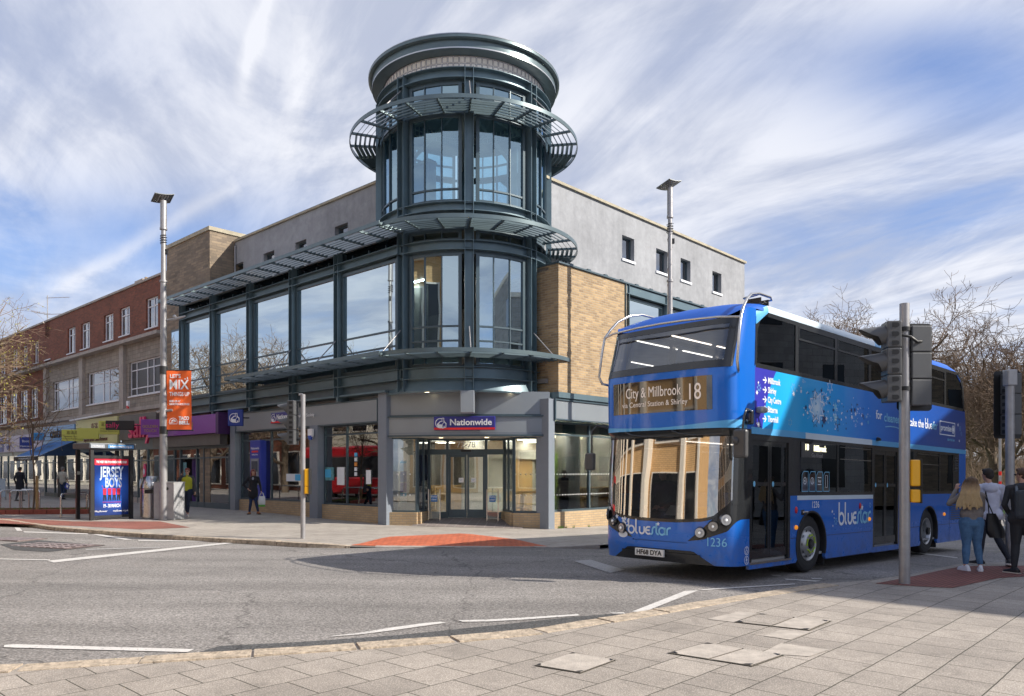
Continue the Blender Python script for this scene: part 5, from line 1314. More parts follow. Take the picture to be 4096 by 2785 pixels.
# ================================================================== THE BUS
BUS = thing('double_decker_bus', 'bright blue double decker bus with star livery turning into the junction', 'bus', (BF.o[0], BF.o[1], .0), BF.a)
BUS.rotation_euler = (0, .0155, BF.a)
def paint(name, c, fn=None): return mat(name, c, .34, .1, var=.05, vscale=1.5, coat=.6, spec=.5, fn=fn)
def grime(t, b, tcn, r):
    sep = nd(t, 'ShaderNodeSeparateXYZ', [(0, tcn.outputs['Object'])]); m_ = nd(t, 'ShaderNodeMapRange', [(0, sep.outputs[2]), (1, .2), (2, .75), (3, .55), (4, 0.)])
    n = nd(t, 'ShaderNodeTexNoise', [('Vector', tcn.outputs['Object']), ('Scale', 5.), ('Detail', 8.), ('Roughness', .7)]); n2 = nd(t, 'ShaderNodeMapRange', [(0, n.outputs[0]), (1, .38), (2, .66), (3, 0.), (4, 1.)])
    k = nd(t, 'ShaderNodeMath', [(0, m_.outputs[0]), (1, n2.outputs[0])], operation='MULTIPLY'); mxx = nd(t, 'ShaderNodeMix', [(0, k.outputs[0]), (6, r.outputs[0]), (7, (.14, .125, .11, 1))], data_type='RGBA'); t.links.new(mxx.outputs[2], b.inputs['Base Color'])
    rg = nd(t, 'ShaderNodeMapRange', [(0, k.outputs[0]), (1, 0.), (2, .5), (3, .26), (4, .7)]); t.links.new(rg.outputs[0], b.inputs['Roughness'])
    n3 = nd(t, 'ShaderNodeTexNoise', [('Vector', tcn.outputs['Object']), ('Scale', 1.6), ('Detail', 1.)]); bp = nd(t, 'ShaderNodeBump', [('Strength', .12), ('Distance', .03), ('Height', n3.outputs[0])]); t.links.new(bp.outputs[0], b.inputs['Normal'])
B_blue = paint('bus_blue', (.003, .145, .62), grime); B_roof = mat('bus_roof_blue', (.006, .10, .50), .5, 0, var=.12, vscale=2.5, spec=.25)
def livery(t, b, tcn, r):
    sep = nd(t, 'ShaderNodeSeparateXYZ', [(0, tcn.outputs['Object'])])
    rp_ = nd(t, 'ShaderNodeMapRange', [(0, sep.outputs[0]), (1, .5), (2, 10.8), (3, 0.), (4, 1.)])
    cr = nd(t, 'ShaderNodeValToRGB'); t.links.new(rp_.outputs[0], cr.inputs[0]); e = cr.color_ramp.elements
    e[0].position = 0.; e[0].color = (.006, .34, .85, 1); e[1].position = 1.; e[1].color = (.008, .055, .30, 1)
    for p_, c_ in ((.12, (.008, .46, .95, 1)), (.26, (.008, .38, .90, 1)), (.40, (.008, .22, .78, 1)), (.6, (.006, .11, .52, 1)), (.8, (.006, .08, .40, 1))):
        q = e.new(p_); q.color = c_
    # deep blue arc in front of the pale disc
    dx = nd(t, 'ShaderNodeMath', [(0, sep.outputs[0]), (1, 2.72)], operation='SUBTRACT'); dz_ = nd(t, 'ShaderNodeMath', [(0, sep.outputs[2]), (1, 2.1)], operation='SUBTRACT')
    ln = nd(t, 'ShaderNodeMath', [(0, dx.outputs[0]), (1, dx.outputs[0])], operation='MULTIPLY'); ln2 = nd(t, 'ShaderNodeMath', [(0, dz_.outputs[0]), (1, dz_.outputs[0]), (2, ln.outputs[0])], operation='MULTIPLY_ADD')
    g_ = nd(t, 'ShaderNodeMath', [(0, ln2.outputs[0]), (1, 3.6)], operation='GREATER_THAN'); l_ = nd(t, 'ShaderNodeMath', [(0, sep.outputs[0]), (1, 2.2)], operation='LESS_THAN'); gg = nd(t, 'ShaderNodeMath', [(0, g_.outputs[0]), (1, l_.outputs[0])], operation='MULTIPLY')
    m1_ = nd(t, 'ShaderNodeMix', [(0, gg.outputs[0]), (6, cr.outputs[0]), (7, (.035, .035, .42, 1))], data_type='RGBA')
    # glow behind the big star
    ex_ = nd(t, 'ShaderNodeVectorMath', [(0, tcn.outputs['Object']), (1, (2.72, 0., 2.86))], operation='DISTANCE')
    gm = nd(t, 'ShaderNodeMapRange', [(0, ex_.outputs['Value']), (1, .02), (2, .34), (3, .85), (4, 0.)], interpolation_type='SMOOTHSTEP')
    m2_ = nd(t, 'ShaderNodeMix', [(0, gm.outputs[0]), (6, m1_.outputs[2]), (7, (.72, .86, .95, 1))], data_type='RGBA')
    t.links.new(m2_.outputs[2], b.inputs['Base Color'])
B_liv = paint('bus_livery', (.02, .2, .6), livery)
B_cyan = paint('bus_pale_blue', (.10, .42, .78)); B_whit = paint('bus_white_stripe', (.62, .74, .84)); B_purp = paint('bus_deep_blue', (.03, .03, .33)); B_ltcy = paint('bus_sky_letter', (.22, .58, .86)); B_navy = paint('bus_navy', (.008, .03, .16))
B_blk = mat('bus_black_trim', (.018, .02, .022), .25, .1, coat=.5, var=.1)
B_rub = mat('bus_rubber', (.03, .03, .032), .6)
B_int = mat('bus_interior_grey', (.30, .31, .32), .7); B_intl = mat('bus_ceiling', (.6, .6, .58), .7)
def bpart(name, mb, m=None, par=None): return mb.build(name, par or BUS, mat=m)
NS, D_ = 4.0, .50
OFF = [(.2, -.07), (.5, -.12), (.95, -.12), (1.6, -.10), (2.32, -.06), (2.345, -.13), (3.26, -.16), (3.30, -.14), (4.05, .08), (5, .2)]
def off(z):
    for (z0, o0), (z1, o1) in zip(OFF, OFF[1:]):
        if z <= z1: return o0+(o1-o0)*max(0, (z-z0))/(z1-z0)
    return OFF[-1][1]
def fp(th, z, out=0.):
    c, s_ = cos(th), sin(th)
    a = math.copysign(abs(s_)**(2/NS), s_); x = D_*(1-abs(c)**(2/NS))
    # outward normal
    nx = -abs(c)**(2-2/NS); ny = math.copysign(abs(s_)**(2-2/NS), s_); L = max(1e-6, sqrt(nx*nx+ny*ny)); nx /= L; ny /= L
    return (x+off(z)+nx*out, 1.25+1.25*a+ny*out, z)
def a2th(a): return math.copysign(math.asin(min(1, abs(a))**(NS/2)), a)
def lerpc(pts):
    def f(a):
        a = abs(a)
        for (a0, v0), (a1, v1) in zip(pts, pts[1:]):
            if a <= a1: return v0+(v1-v0)*(a-a0)/(a1-a0)
        return pts[-1][1]
    return f
def fpatch(mb, a0, a1, zl, zh, out=0., n=28, rows=6, ends=(False, False), xs=None):
    t0, t1 = a2th(a0), a2th(a1); ths = [t0+(t1-t0)*i/n for i in range(n+1)]
    grid = []
    for j in range(rows+1):
        row = []
        for th in ths:
            a = math.copysign(abs(sin(th))**(2/NS), sin(th)); l_ = zl(a) if callable(zl) else zl; h_ = zh(a) if callable(zh) else zh
            z = l_+(h_-l_)*j/rows; row.append(fp(th, z, out))
        z = row[0][2]; X = xs(z) if callable(xs) else xs
        if ends[0]: row = [(X, 0-out, row[0][2])]+row
        if ends[1]: row = row+[(X, 2.5+out, row[-1][2])]
        grid.append(row)
    mb.grid(grid, True, flip=True)
    return mb
zA = lerpc([(0, .47), (.5, .47), (.76, .27), (1, .27)])
hb = lerpc([(0, .62), (.42, .62), (.64, .66), (.92, .80), (1, .98)])
ht = lerpc([(0, .62), (.42, .62), (.6, .80), (.76, .985)])
zb = lerpc([(0, .915), (.3, .92), (.62, .95), (.76, .99), (.9, 1.15), (1, 1.32)])
low = .27
mb = MB().use(B_blk); fpatch(mb, -.76, .76, low, zA, .004, rows=3); fpatch(mb, -.6, .6, .38, .42, .02, rows=1); bpart('lower_grille', mb)
mb = MB().use(B_blue)
fpatch(mb, -.42, .42, zA, lambda a: .585, n=14); fpatch(mb, -.42, .42, lambda a: .585, lambda a: .60, -.02, n=14, rows=1); fpatch(mb, -.42, .42, lambda a: .60, zb, n=14)
fpatch(mb, .42, 1, zA, hb, n=16, ends=(False, True), xs=.47); fpatch(mb, -1, -.42, zA, hb, n=16, ends=(True, False), xs=.47)
fpatch(mb, .42, .76, ht, zb, n=10); fpatch(mb, -.76, -.42, ht, zb, n=10)
bpart('front_bumper', mb)
mb = MB().use(B_blk)
fpatch(mb, .42, .76, hb, ht, -.004, n=12); fpatch(mb, -.76, -.42, hb, ht, -.004, n=12)
fpatch(mb, .76, 1, hb, zb, -.003, n=10, ends=(False, True), xs=.47); fpatch(mb, -1, -.76, hb, zb, -.003, n=10, ends=(True, False), xs=.47)
bpart('headlight_surround', mb)
M_chr = mat('lamp_chrome', (.5, .51, .53), .2, 1., var=.02); G_lens = glass('lamp_lens', (.9, .9, .9), .15, 1.5)
for sg in (-1, 1):
    for yy, zz_, r_ in ((.13, .975, .085), (.30, .87, .075), (.50, .765, .078)):
        a = (1.25-yy)/1.25; th = a2th(a*sg); p = Vector(fp(th, zz_, -.004)); q = Vector(fp(th, zz_, .03)); d = (q-p).normalized()
        mb = MB().use(M_chr); mb.tube(p, q, r_, r_*.96, 16); mb.use(B_blk).tube(p, p+d*.036, r_*1.22, r_*1.15, 16, cap=False); o = bpart('headlight', mb)
        m2 = MB().use(M_chr); m2.tube(q-d*.01, q+d*.012, r_*.55, r_*.5, 12); m2.use(mat('lamp_bulb', (.9, .92, .95), .1, emit=(1, 1, .95), es=.15)).tube(q, q+d*.02, r_*.28, r_*.2, 10); bpart('bulb', m2, par=o)
# lower windscreen
mb = MB().use(G_wind); fpatch(mb, -.965, .965, zb, 2.29, .0, n=40, rows=10); WS = bpart('windscreen', mb)
mb = MB().use(B_blk); fpatch(mb, -1, 1, lambda a: zb(a)-.015, lambda a: zb(a)+.035, .006, rows=1, n=40, ends=(True, True), xs=.47); fpatch(mb, -1, 1, 2.24, 2.36, .006, rows=2, n=40, ends=(True, True), xs=.5)
for sg in (-1, 1):
    aa = (.955, 1) if sg > 0 else (-1, -.955); fpatch(mb, *aa, lambda a: 1.2, 2.25, .004, n=6, ends=(sg < 0, sg > 0), xs=.47)
bpart('windscreen_frame', mb)
# upper front panel
mb = MB().use(B_blue); fpatch(mb, -1, 1, 2.36, 3.29, 0, n=44, rows=6, ends=(True, True), xs=.6); FPn = bpart('front_panel', mb)
mb = MB().use(B_cyan); fpatch(mb, -1, 1, 2.362, lambda a: 2.40+.09*max(0, -a)**1.5+.05*max(0, a)**2, .004, n=44, rows=1, ends=(False, False)); bpart('pale_stripe', mb, par=FPn)
mb = MB().use(mat('display_glass', (.012, .012, .013), .04, var=.1, coat=1., spec=1.)); fpatch(mb, -.75, .775, 2.645, 3.165, .006, n=26, rows=4); DS = bpart('destination_display', mb)
# lettering laid on a front surface at depth x
M_led = mat('led_white', (.42, .38, .36), .5, emit=(1, .82, .7), es=.16); M_leda = mat('led_amber', (.9, .85, .6), .5, emit=(1, .95, .65), es=.9)
def bend(o, rows_out=.012):
    "wrap a lettering mesh (already local to the bus) on the curved front"
    me = o.data; M = Matrix.Translation(o.location) @ o.rotation_euler.to_matrix().to_4x4()
    for v in me.vertices:
        p = M @ v.co; a = (p.y-1.25)/1.25; q = fp(a2th(a), p.z, rows_out); v.co = Vector(q)
    o.location = (0, 0, 0); o.rotation_euler = (0, 0, 0); return o
FR_ = (pi/2, 0, -pi/2)
def ftext(s_, size, y, z, m, name='lettering', width=None, par=None, off_=0., out=.012, ext=.0, **k):
    o = text(par or BUS, s_, size, (0, y, z), m, name, ext=ext, off=off_, rot=FR_, width=width, **k); return bend(o, out)
ftext('City & Millbrook', .24, 1.38, 2.975, M_led, 'display_lettering', width=1.08, par=DS)
ftext('via Central Station & Shirley', .12, 1.36, 2.79, M_led, 'display_lettering', width=1.28, par=DS)
ftext('18', .36, .61, 2.92, M_led, 'route_number', width=.20, par=DS)
ftext('1236', .19, .26, .625, B_ltcy, 'fleet_number', width=.27)
# registration plate
mb = MB(); mb.bbox(-.17, -.13, 1.13, 1.69, .34, .455, .006); o = bpart('number_plate', mb, mat('plate_white', (.78, .78, .76), .4, var=.02)); text(o, 'HF68 DYA', .105, (-.174, 1.41, .397), M_black, 'registration', ext=.001, off=.003, rot=FR_, width=.49)
# the wordmark drawn from strokes
def stroke(mb, pts, w_, pl):
    n = len(pts)
    L = []; Rr = []
    for i, p in enumerate(pts):
        a = Vector(pts[max(0, i-1)]); b = Vector(pts[min(n-1, i+1)]); d = (b-a).normalized(); nr = Vector((-d.y, d.x))*w_/2
        L.append(Vector(p)+nr); Rr.append(Vector(p)-nr)
    mb.grid([[pl(q) for q in L], [pl(q) for q in Rr]], False)
def arc(cx_, cz_, r, a0, a1, n=12, k=1.): return [(cx_+r*k*cos(radians(a0+(a1-a0)*i/n)), cz_+r*sin(radians(a0+(a1-a0)*i/n))) for i in range(n+1)]
def wordmark(par, pl, scale, name='wordmark'):
    "lower-case script word: x from 0..~6.6, x-height 1"
    w_ = .25
    S_ = []
    S_.append(('w', [(0, 2.0), (0, .5)]+arc(.5, .5, .5, 180, 360)+arc(.5, .5, .5, 0, 150)))        # b
    S_.append(('w', [(1.3, 2.0), (1.3, .35)]+arc(1.62, .35, .32, 180, 270, 6)))                     # l
    S_.append(('w', [(1.95, 1.0), (1.95, .42)]+arc(2.33, .42, .4, 180, 360)+[(2.73, 1.0)]))         # u
    S_.append(('w', [(3.75, .12)]+arc(3.45, .5, .48, 285, 90, 14)+[(3.75, .98)])); S_.append(('w', [(3.05, .52), (3.65, .52)]))   # e
    S_.append(('c', [(3.8, .02)]+arc(3.85, .3, .28, 280, 360, 6)+[(4.12, .7)]+arc(4.45, .7, .3, 180, 80, 6)))   # s
    S_.append(('c', [(4.75, 1.55), (4.75, .4)]+arc(5.1, .4, .35, 180, 280, 8))); S_.append(('c', [(4.5, 1.0), (4.95, 1.0)]))      # t
    S_.append(('c', [(6.15, 1.0), (6.15, 0)])); S_.append(('c', arc(5.68, .5, .47, 0, 360, 22)))     # a
    S_.append(('c', [(6.5, 0), (6.5, .55)]+arc(6.9, .58, .4, 180, 90, 8)+[(7.1, .98)]))             # r
    a = MB().use(B_lw); b = MB().use(B_ltcy)
    for k, pts in S_: stroke(a if k == 'w' else b, [(x*scale, z*scale) for x, z in pts], w_*scale, pl)
    a.use(B_lw)
    p = star_pts(5.05*scale, 1.45*scale, .3*scale, 5, .5); c_ = (5.05*scale, 1.45*scale)
    a.add([pl(Vector(c_))]+[pl(Vector(q)) for q in p], [[0, 1+i, 1+(i+1) % len(p)] for i in range(len(p))])
    bpart(name, a, par=par); bpart(name, b, par=par)
B_lw = mat('bus_white_letter', (.78, .82, .88), .35, var=.02)
wordmark(BUS, lambda q: fp(a2th((1.86-q[0]-1.25)/1.25), .69+q[1], .008), .118)
wordmark(BUS, lambda q: (3.63+q[0], -.006, .80+q[1]), .2)
# star stickers on the front corner
R2 = random.Random(3)
mb = MB(); 
for i in range(34):
    t_ = R2.random(); yy = 2.5-.02-t_*.62; z = 1.22-t_*.4+R2.gauss(0, .055); r = R2.choice((.014, .02, .03, .045))
    if z > zb((yy-1.25)/1.25)-.02: continue
    mb.use(R2.choice((B_lw, B_ltcy, B_lw))); pl = lambda q: fp(a2th((q[0]-1.25)/1.25), q[1], .009)
    p = star_pts(yy, z, r, 5, .45, R2.random()*6); 
    if r > .04:
        p2 = star_pts(yy, z, r*.7, 5, .45, 0); mb.add([pl(q) for q in p]+[pl(q) for q in p2][:0], [list(range(10))])
    else: mb.add([pl(q) for q in p], [list(range(10))])
bpart('star_decal', mb)
mb = MB().use(B_lw); c_ = (1.98, .66); mb.add([fp(a2th((c_[0]+.1*cos(i*pi/8)-1.25)/1.25), c_[1]+.055*sin(i*pi/8), .008) for i in range(16)], [list(range(16))]); bpart('oval_badge', mb)
# upper windscreen
mb = MB().use(G_wind2); fpatch(mb, -.94, .94, 3.30, 4.04, 0, n=40, rows=6); bpart('upper_windscreen', mb)
mb = MB().use(B_blk); fpatch(mb, -.94, .94, 3.28, 3.40, .005, rows=1, n=40); fpatch(mb, -.94, .94, 3.97, 4.06, .005, rows=1, n=40)
for sg in (-1, 1): fpatch(mb, *((.86, .955) if sg > 0 else (-.955, -.86)), 3.29, 4.06, .004, n=6, rows=3)
bpart('upper_windscreen_frame', mb)
ztop = lambda a: 4.055+.185*abs(a)**8
mb = MB().use(B_blue)
for sg in (-1, 1): fpatch(mb, *((.95, 1) if sg > 0 else (-1, -.95)), 3.29, ztop, 0, n=8, rows=6, ends=(sg < 0, sg > 0), xs=.62)
bpart('corner_pillar', mb)
# roof
def roofz(y):
    d = min(y, 2.5-y); d = max(0, d)
    prof = [(0, 4.24), (.015, 4.30), (.05, 4.345), (.12, 4.39), (.25, 4.42), (.6, 4.46), (1.25, 4.48)]
    for (a, u), (b, v) in zip(prof, prof[1:]):
        if d <= b: return u+(v-u)*(d-a)/(b-a)
    return 4.48
mb = MB().use(B_roof)
n = 52; ths = [-pi/2+pi*i/n for i in range(n+1)]; rows = []
for j in range(11):
    u = j/10; row = []
    for th in ths:
        a = math.copysign(abs(sin(th))**(2/NS), sin(th)); S0 = Vector(fp(th, ztop(a))); E0 = Vector((1.3, S0.y, roofz(S0.y)))
        row.append((S0.x+(E0.x-S0.x)*u, S0.y, S0.z+(E0.z-S0.z)*(1-(1-u)**2.8)))
    rows.append(row)
mb.grid(rows, True, flip=True)
ys = [1.25+1.25*math.copysign(abs(sin(t_))**(2/NS), sin(t_)) for t_ in ths]
rr = [[(1.3, y, roofz(y)) for y in ys], [(9.6, y, roofz(y)) for y in ys], [(10.1, y, roofz(y)-.06) for y in ys], [(10.4, y, roofz(y)-.22) for y in ys], [(10.6, y, roofz(y)-.5) for y in ys]]
mb.grid(rr, True, flip=True)
# back wall
mb.grid([[(10.6, y, roofz(y)-.5) for y in ys], [(10.72, y, 3.3) for y in ys], [(10.8, y, 2.4) for y in ys], [(10.8, y, .25) for y in ys]], False, flip=True)
bpart('roof', mb)
# white and pale cove stripe over the side windows
for yy, sg in ((-.004, 1), (2.504, -1)):
    mb = MB()
    segs = [(.62, 1.0, B_cyan), (1.0, 5.2, B_whit), (5.2, 6.8, B_cyan)]
    for a, b, m_ in segs:
        mb.use(m_); mb.grid([[(a, yy, 4.235 if a > .8 else 4.0), (b, yy, 4.235)], [(a, yy, 4.30 if a > .8 else 4.12), (b, yy, 4.30)], [(a, yy+sg*.025, 4.35 if a > .8 else 4.2), (b, yy+sg*.025, 4.35)]], True)
    bpart('cove_stripe', mb)
# --- sides
def wheel_side(x0, x1, cxw, yy0, yy1):
    r = .57; pts = [(x0, .21), (cxw-r, .21)]+[(cxw+r*cos(radians(t_)), .5+r*sin(radians(t_))) for t_ in [205-i*11.5 for i in range(0, 21)] if .5+r*sin(radians(t_)) > .22]+[(cxw+r, .21), (x1, .21), (x1, 1.33), (x0, 1.33)]
    return pts
for near in (1, 0):
    y0, y1 = (0, .05) if near else (2.45, 2.5)
    e = -1 if near else 1; ye = y0 if near else y1
    mb = MB().use(B_blue)
    if near:
        mb.prism(wheel_side(1.78, 5.17, 2.55, y0, y1), y0, y1); mb.prism(wheel_side(6.48, 10.8, 8.26, y0, y1), y0, y1)
    else: mb.prism(wheel_side(.47, 5.6, 2.55, y0, y1), y0, y1); mb.prism(wheel_side(5.6, 10.8, 8.26, y0, y1), y0, y1)
    sp_ = bpart('lower_side_panel', mb)
    mb = MB().use(B_rub)
    for cw in (2.55, 8.26):
        P_ = [(cw+.57*cos(radians(t_)), .5+.57*sin(radians(t_))) for t_ in range(-20, 201, 11)]; P2_ = [(cw+.54*cos(radians(t_)), .5+.54*sin(radians(t_))) for t_ in range(-20, 201, 11)]
        for q0, q1, r0, r1 in zip(P_, P_[1:], P2_, P2_[1:]): mb.prism([q0, q1, r1, r0], ye+e*.012, ye-e*.03)
        mb.grid([[(cw+.56*cos(radians(t_)), ye, .5+.56*sin(radians(t_))) for t_ in range(-20, 201, 10)], [(cw+.56*cos(radians(t_)), ye-e*.55, .5+.56*sin(radians(t_))) for t_ in range(-20, 201, 10)]], True)
    bpart('wheel_arch', mb)
    mb = MB().use(B_navy)
    for a, b in ((1.8, 2.0), (3.15, 5.15), (6.5, 7.7), (8.86, 10.78)): mb.box(a, b, ye+e*.001, ye+e*.003, .618, .63)
    mb.box(9.62, 9.632, ye+e*.001, ye+e*.003, .22, 1.33); bpart('panel_seam', mb, par=sp_)
    # livery panel between decks
    mb = MB().use(B_liv); mb.prism([(.6, 2.40), (10.8, 2.40), (10.79, 2.9), (10.72, 3.33), (.6, 3.33)], y0, y1); lp = bpart('between_decks_panel', mb)
    mb = MB().use(B_cyan); mb.box(.5, 2.3, ye+e*.004, ye-e*.04, 2.295, 2.399); mb.use(B_whit); mb.box(2.3, 5.1, ye+e*.004, ye-e*.04, 2.295, 2.399); mb.use(B_cyan); mb.box(5.1, 10.8, ye+e*.004, ye-e*.04, 2.295, 2.399); bpart('waist_stripe', mb)
    if near: mb = MB().use(B_whit); mb.box(2.02, 5.16, -.005, -.001, 1.255, 1.33); bpart('lower_stripe', mb)
    # upper windows
    xsn = [.62, 1.98, 3.48, 4.98, 6.48, 7.98, 9.3, 10.62]
    mb = MB().use(B_blk)
    mb.box(.62, 10.6, y0, y1, 3.33, 3.40); mb.box(.85, 10.25, y0, y1, 4.17, 4.24)
    for x in xsn[1:-1]: mb.box(x-.055, x+.055, y0, y1, 3.40, 4.17)
    # rounded front and rear ends of the band
    mb.prism([(.58, 3.34), (.66, 3.40), (.67, 3.9), (.74, 4.05), (.86, 4.17), (1.0, 4.17), (1.0, 4.24), (.72, 4.17), (.60, 4.0)], y0, y1)
    mb.prism([(10.7, 3.34), (10.6, 3.40), (10.5, 3.9), (10.35, 4.08), (10.15, 4.17), (10.15, 4.24), (10.45, 4.14), (10.62, 3.9)], y0, y1)
    uf = bpart('upper_window_frame', mb)
    mb = MB().use(G_bus); mb.prism([(.64, 3.38), (10.6, 3.38), (10.5, 3.9), (10.3, 4.1), (10.1, 4.2), (.9, 4.2), (.7, 4.02)], ye-e*.012, ye-e*.016); bpart('pane', mb, par=uf)
    mb = MB().use(B_blk)
    for i in (1, 2, 3, 4, 5):
        a, b = xsn[i]+.055, xsn[i+1]-.055; mb.box(a, b, ye+e*.004, ye-e*.01, 3.94, 3.975); mb.box(a, b, ye+e*.003, ye-e*.01, 4.14, 4.17); mb.box(a, a+.025, ye+e*.003, ye-e*.01, 3.975, 4.14)
    bpart('window_bar', mb, par=uf)
    # lower windows
    wl = [(2.12, 3.55), (3.62, 5.12), (7.5, 8.93), (9.0, 9.88)] if near else [(1.0, 2.3), (2.4, 3.8), (3.9, 5.3), (5.4, 6.8), (6.9, 8.3), (8.4, 9.8)]
    mb = MB().use(B_blk); xa_ = 1.78 if near else .47
    edges_ = [(xa_, wl[0][0])]+[(wl[i][1], wl[i+1][0]) for i in range(len(wl)-1)]+[(wl[-1][1], 10.3)]
    for a, b in edges_:
        if near and a < 5.2 and b > 7: mb.box(5.12, 5.17, y0, y1, 1.33, 2.295); mb.box(6.48, 7.5, y0, y1, 1.33, 2.295)
        else: mb.box(a, b, y0, y1, 1.33, 2.295)
    for a, b in wl: mb.box(a, b, y0, y1, 1.33, 1.39); mb.box(a, b, y0, y1, 2.24, 2.295)
    lf_ = bpart('lower_window_frame', mb)
    mb = MB().use(G_bus)
    for a, b in wl: mb.box(a-.02, b+.02, ye-e*.012, ye-e*.016, 1.37, 2.26)
    if near: mb.box(6.75, 7.3, -.002, -.004, 1.40, 2.24)
    bpart('pane', mb, par=lf_)
    mb = MB().use(M_stain)
    for a, b in wl[1:3]: mb.box(a+.05, b-.05, ye+e*.003, ye-e*.008, 1.98, 1.992); mb.box(a+.05, b-.05, ye+e*.003, ye-e*.008, 2.2, 2.208)
    bpart('window_bar', mb, par=lf_)
    mb = MB().use(B_blue); mb.prism([(10.3, 1.33), (10.8, 1.33), (10.8, 2.295), (10.3, 2.295)], y0, y1)
    for k in range(6): mb.use(M_stain if 0 else B_rub); mb.box(9.98, 10.22, ye+e*.004, ye-e*.0, 1.86+k*.06, 1.895+k*.06)
    bpart('rear_quarter', mb)
if 1:
    mb = MB().use(B_rub)
    for k in range(11): mb.box(9.7, 10.7, -.006, -.001, .72+k*.052, .745+k*.052)
    bpart('engine_grille', mb)
# doors
def door(x0, x1, name, rail=True):
    mb = MB().use(B_blk); t_ = .07
    mb.box(x0, x0+t_, .0, .06, .31, 2.29); mb.box(x1-t_, x1, .0, .06, .31, 2.29); mb.box(x0+t_, x1-t_, .0, .06, 2.2, 2.29)
    o = bpart(name, mb)
    xm = (x0+x1)/2
    for a, b in ((x0+t_, xm-.006), (xm+.006, x1-t_)):
        f = MB().use(B_blk); w_ = .05
        f.box(a, a+w_, .02, .055, .36, 2.2); f.box(b-w_, b, .02, .055, .36, 2.2); f.box(a+w_, b-w_, .02, .055, 2.12, 2.2); f.box(a+w_, b-w_, .02, .055, .36, .50)
        l_ = bpart('door_leaf', f, par=o); g = MB().use(G_bus); g.box(a+w_-.01, b-w_+.01, .035, .039, .49, 2.13); bpart('pane', g, par=o)
        if rail: r_ = MB().use(M_galv); r_.path([(a+.08, .09, 1.30), (a+.3, .09, 1.28), (a+.34, .09, 1.22), (a+.34, .09, .72)] if a < xm-.1 else [(a+.06, .09, 1.27), (b-.06, .09, 1.31)], .016); bpart('handrail', r_, par=o)
        s_ = MB().use(B_ltcy); s_.add([(a+.10+.035*cos(i*pi/6), .018, 1.52+.045*sin(i*pi/6)) for i in range(12)], [list(range(12))]); s_.use(B_blk).box(a+.14, b-.06, .018, .02, 1.49, 1.55); bpart('sticker', s_, par=o)
    return o
door(.47, 1.78, 'front_door'); door(5.17, 6.48, 'middle_door', False)
mb = MB().use(M_stain); mb.box(.47, 1.80, -.015, .3, .275, .305); mb.use(B_blue); mb.box(.47, 1.78, 0, .05, .205, .274); mb.box(5.17, 6.48, 0, .05, .2, .30); bpart('door_sill', mb)
# side lettering
TX = mat('bus_white_letter')
yt = -.004
def stext(s_, size, x, z, m, width=None, name='lettering', align='LEFT', off_=0., **k): return text(BUS, s_, size, (x, yt, z), m, name, ext=.001, off=off_, align=align, **k) if not width else text(BUS, s_, size, (x, yt, z), m, name, ext=.001, off=off_, align=align, width=width, **k)
for i, s_ in enumerate(('Millbrook', 'Shirley', 'City Centre', 'Bitterne', 'Thornhill')):
    z = 3.155-.152*i; stext(s_, .135, 1.0, z, TX, width=(.40, .27, .43, .31, .34)[i], off_=.003)
    mb = MB().use(TX); stroke(mb, [(.84, z), (.95, z)], .022, lambda q: (q[0], yt, q[1])); stroke(mb, [(.90, z+.05), (.955, z), (.90, z-.05)], .022, lambda q: (q[0], yt, q[1])); bpart('arrow', mb)
stext('for', .24, 5.28, 2.90, TX, width=.3, off_=.003); stext('cleaner air,', .24, 5.68, 2.87, B_ltcy, width=1.25, off_=.004); stext('take the', .24, 7.05, 2.86, TX, width=.85, off_=.003)
wordmark(BUS, lambda q: (8.0+q[0], yt, 2.79+q[1]), .108)
mb = MB().use(TX)
for a, b, c_, d in ((8.92, 9.98, 2.99, 3.01), (8.92, 9.98, 2.69, 2.71), (8.92, 8.945, 2.71, 2.99), (9.955, 9.98, 2.71, 2.99)): mb.box(a, b, yt-.001, yt, c_, d)
starring(mb, 9.85, 2.85, .1, yt, 12, .95); starfan(mb, 9.85, 2.85, .06, yt, 12, .95); bpart('promise_box', mb)
stext('promise', .2, 8.98, 2.855, TX, width=.74, off_=.004); stext('take the bus', .1, 9.45, 2.60, B_ltcy, width=.5)
mb = MB().use(B_ltcy); stroke(mb, [(5.75, 2.69), (6.0, 2.71), (6.3, 2.71), (6.6, 2.68)], .018, lambda q: (q[0], yt, q[1])); bpart('underline', mb)
stext('1236', .16, 2.54, 1.165, TX, width=.26, name='fleet_number')
# stars over the pale disc
mb = MB(); RS = random.Random(11)
mb.use(TX); starring(mb, 2.72, 2.86, .30, yt, 8, .62, .3, .88); starring(mb, 3.02, 3.03, .14, yt, 7, .5, .1, .82); starring(mb, 3.22, 3.26, .13, yt, 6, .5, .6, .82)
mb.use(B_cyan); starring(mb, 3.12, 2.72, .13, yt, 7, .55, .3, .8)
mb.use(B_navy); starring(mb, 2.65, 2.62, .13, yt-.0012, 6, .5, .1, .85); starfan(mb, 3.0, 2.66, .10, yt-.001, 7, .5); starring(mb, 2.63, 3.08, .11, yt-.001, 5, .5, .2, .85); starring(mb, 3.55, 2.66, .12, yt, 6, .5)
mb.use(B_ltcy); starfan(mb, 3.45, 2.72, .12, yt, 5, .42, .2); starfan(mb, 3.45, 2.92, .09, yt, 6, .5); starring(mb, 1.75, 2.54, .08, yt, 6, .5)
